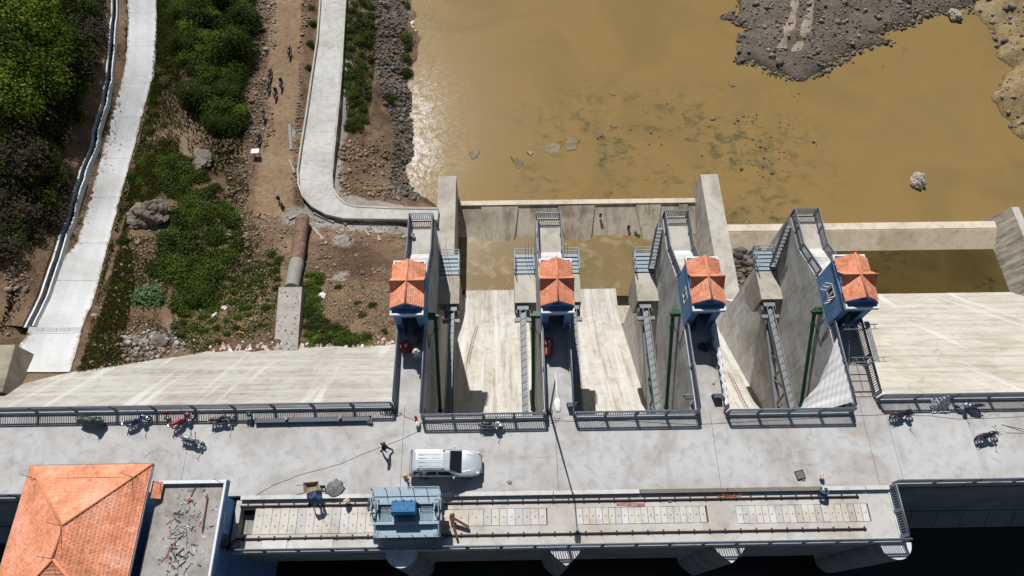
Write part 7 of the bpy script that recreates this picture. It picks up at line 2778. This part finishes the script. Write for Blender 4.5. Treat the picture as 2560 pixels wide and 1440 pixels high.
lathe(m, [(.2, 0), (.24, .5), (.2, .5), (.18, .1)], 12)
o = m.build('bucket', M_RUST)
o.location = q
tag(o, 'rusty bucket at the shaded foot of the first chute', 'bucket')
# ================================================================== control building
t = thing('control_building', 'blue control building with a big orange hipped tile roof and a flat-roofed annex', 'building', (-24, 4.5, 0))
XL, XRr, YN, YS = -30.1, -22.45, 9.93, 0.3
ze, zr_ = 3.65, 5.55
xm, yn, ys = -25.95, 6.0, 4.22
MB().box(-29.4, -23.1, 1.0, 8.5, -12, 3.2).build('wall', M_BLUE, t, world=True)
MB().box(-29.9, -22.62, 0.5, 9.7, 3.2, 3.6).build('cornice', M_WHITE, t, world=True)
def zf(X, Y):
    a = ze + (zr_ - ze) * (X - XL) / (xm - XL)
    b = ze + (zr_ - ze) * (XRr - X) / (XRr - xm)
    c = ze + (zr_ - ze) * (YN - Y) / (YN - yn)
    d = ze + (zr_ - ze) * (Y - YS) / (ys - YS)
    return np.minimum(np.minimum(np.minimum(a, b), np.minimum(c, d)), zr_)
def uvf(X, Y):
    a = (X - XL) / (xm - XL)
    b = (XRr - X) / (XRr - xm)
    c = (YN - Y) / (YN - yn)
    d = (Y - YS) / (ys - YS)
    S = np.stack([a, b, c, d])
    k = np.argmin(S, 0)
    u = np.where(k < 2, Y, X)
    v = np.where(k == 0, X - XL, np.where(k == 1, XRr - X, np.where(k == 2, YN - Y, Y - YS)))
    return u, 9.0 - v * 1.1
V, F = tiled_surface(zf, XL, XRr, YS, YN, 0.05, 0.21, 0.22, uvf, 0.055)
V = V - np.array(t.location)
rf = np_mesh('roof', V, F, M_TILE, t)
m = MB()
for a, b in (((XL, YN, ze), (xm, yn, zr_)), ((XRr, YN, ze), (xm, yn, zr_)), ((XL, YS, ze), (xm, ys, zr_)), ((XRr, YS, ze), (xm, ys, zr_)), ((xm, yn, zr_), (xm, ys, zr_))):
    m.tube([Vector(a) + Vector((0, 0, .03)), Vector(b) + Vector((0, 0, .03))], .075, 8)
m.build('ridge_cap', M_TILE2, rf, smooth=True, world=True)
m = MB()
m.box(XRr - .02, XRr + .07, YS, YN, ze - .12, ze - .02)
m.box(XL - .07, XL + .02, YS, YN, ze - .12, ze - .02)
m.box(XL, XRr, YN - .02, YN + .06, ze - .12, ze - .02)
m.build('gutter', M_GREY, rf, world=True)
m = MB()
for (x, y, z) in ((at(92, 1200, 4.0).x, 9.0, 4.1), (at(335, 1190, 4.0).x, 9.0, 4.1), (xm, yn, zr_), (xm, ys, zr_)):
    lr = MB()
    lr.cyl((x, y, z), (x - .02, y, z + 1.5), .02, .012, 5)
    lr.build('lightning_rod', M_BLACK, t, world=True)
m = MB()
m.tube([(-29.6, 9.0, zf(np.array(-29.4), np.array(9.0)) + .1), (xm, 9.05, 4.15), (-23.0, 9.0, 4.1)], .012, 4)
m.build('earth_wire', M_BLACK, rf, world=True)
# small tiled lean-to beside the main roof
fz = lambda X, Y: 3.35 - 0.35 * (X + 22.4) / .5
V, F = tiled_surface(fz, -22.38, -21.85, 7.9, 8.95, 0.05, 0.2, 0.2, lambda X, Y: (Y, X + 30))
np_mesh('porch_roof', V - np.array(t.location), F, M_TILE, t)
# annex
t2 = thing('annex', 'flat-roofed blue annex with debris on its roof beside the hipped roof', 'building', (-20.2, 5, 0))
AX0, AX1, AY0, AY1 = -22.3, -17.92, 0.0, 9.02
m = MB()
m.box(-22.0, -18.46, 0.4, 8.3, -12, 2.6)
m.build('wall', M_BLUE, t2, world=True)
m = MB()
m.box(AX0, AX1, AY0, AY1, 2.6, 2.72)
m.build('roof_slab', concrete('annex_roof', (0.36, 0.345, 0.325), (0.24, 0.215, 0.195), 0.9, scale=2.4), t2, world=True)
m = MB()
m.box(AX0, AX1, AY1 - .2, AY1, 2.722, 3.0)
m.box(AX1 - .14, AX1, AY0, AY1 - .2, 2.722, 2.98)
m.build('parapet', M_WHITE, t2, world=True)
m = MB()
m.box(AX1 + .002, AX1 + .03, AY0, AY1, 2.4, 2.9)
m.box(AX0, AX1, AY1 + .002, AY1 + .03, 2.4, 2.9)
m.build('fascia', M_BLUE, t2, world=True)
wn_ = MB().box(-18.46, -18.43, 6.6, 7.4, 1.0, 2.0).build('window', M_WHITE, t2, world=True)
MB().box(-18.429, -18.42, 6.72, 7.28, 1.12, 1.88).build('window_pane', M_GLASS, wn_, world=True)
MB().box(-18.46, -18.42, 5.2, 6.1, .0, 2.1).build('door', M_STEELD, t2, world=True)
for (px, py) in ((405, 1212), (552, 1206), (463, 1322)):
    q = at(px, py, 2.9)
    MB().cyl((q.x, q.y, 2.73), (q.x - .02, q.y, 4.1), .02, .012, 5).build('lightning_rod', M_BLACK, t2, world=True)
m = MB()
m.beam((-19.0, 8.0, 2.8), (-18.95, 5.9, 2.8), .07)
m.build('steel_bar', M_RUST, t2, world=True)
# debris on the annex roof: countless chips
g = random.Random(12)
db = MB()
for k in range(230):
    x = g.gauss(-20.0, .75)
    y = g.uniform(3.2, 8.7)
    if g.random() < .5:
        x, y = g.gauss(-20.3, .45), g.gauss(5.0, 1.0)
    if not (-21.9 < x < -18.2 and 2.5 < y < 8.7):
        continue
    s = abs(g.gauss(.03, .025)) + .015
    a = g.uniform(0, 3.14)
    db.cm = g.choice([0, 1, 1, 2, 3, 3])
    L_ = s * g.choice([1, 1, 1.6, 3.5])
    db.obox((x, y, 2.75), (L_ * math.cos(a), L_ * math.sin(a), 0), (-s * .5 * math.sin(a), s * .5 * math.cos(a), 0), (0, 0, .02))
o = db.build('roof_debris', [plain('tile_chip', (0.5, 0.17, 0.09), 0.8), plain('grey_chip', (0.32, 0.31, 0.30), 0.9), plain('white_chip', (0.6, 0.58, 0.55), 0.8), plain('dark_chip', (0.09, 0.085, 0.08), 0.9)], None, kind='stuff')
litter([(475, 1250)], 'red_sack', 'crumpled red sack on the annex roof', plain('red_sack', (0.45, 0.05, 0.05), 0.7), .14, 'sack', z=2.74)
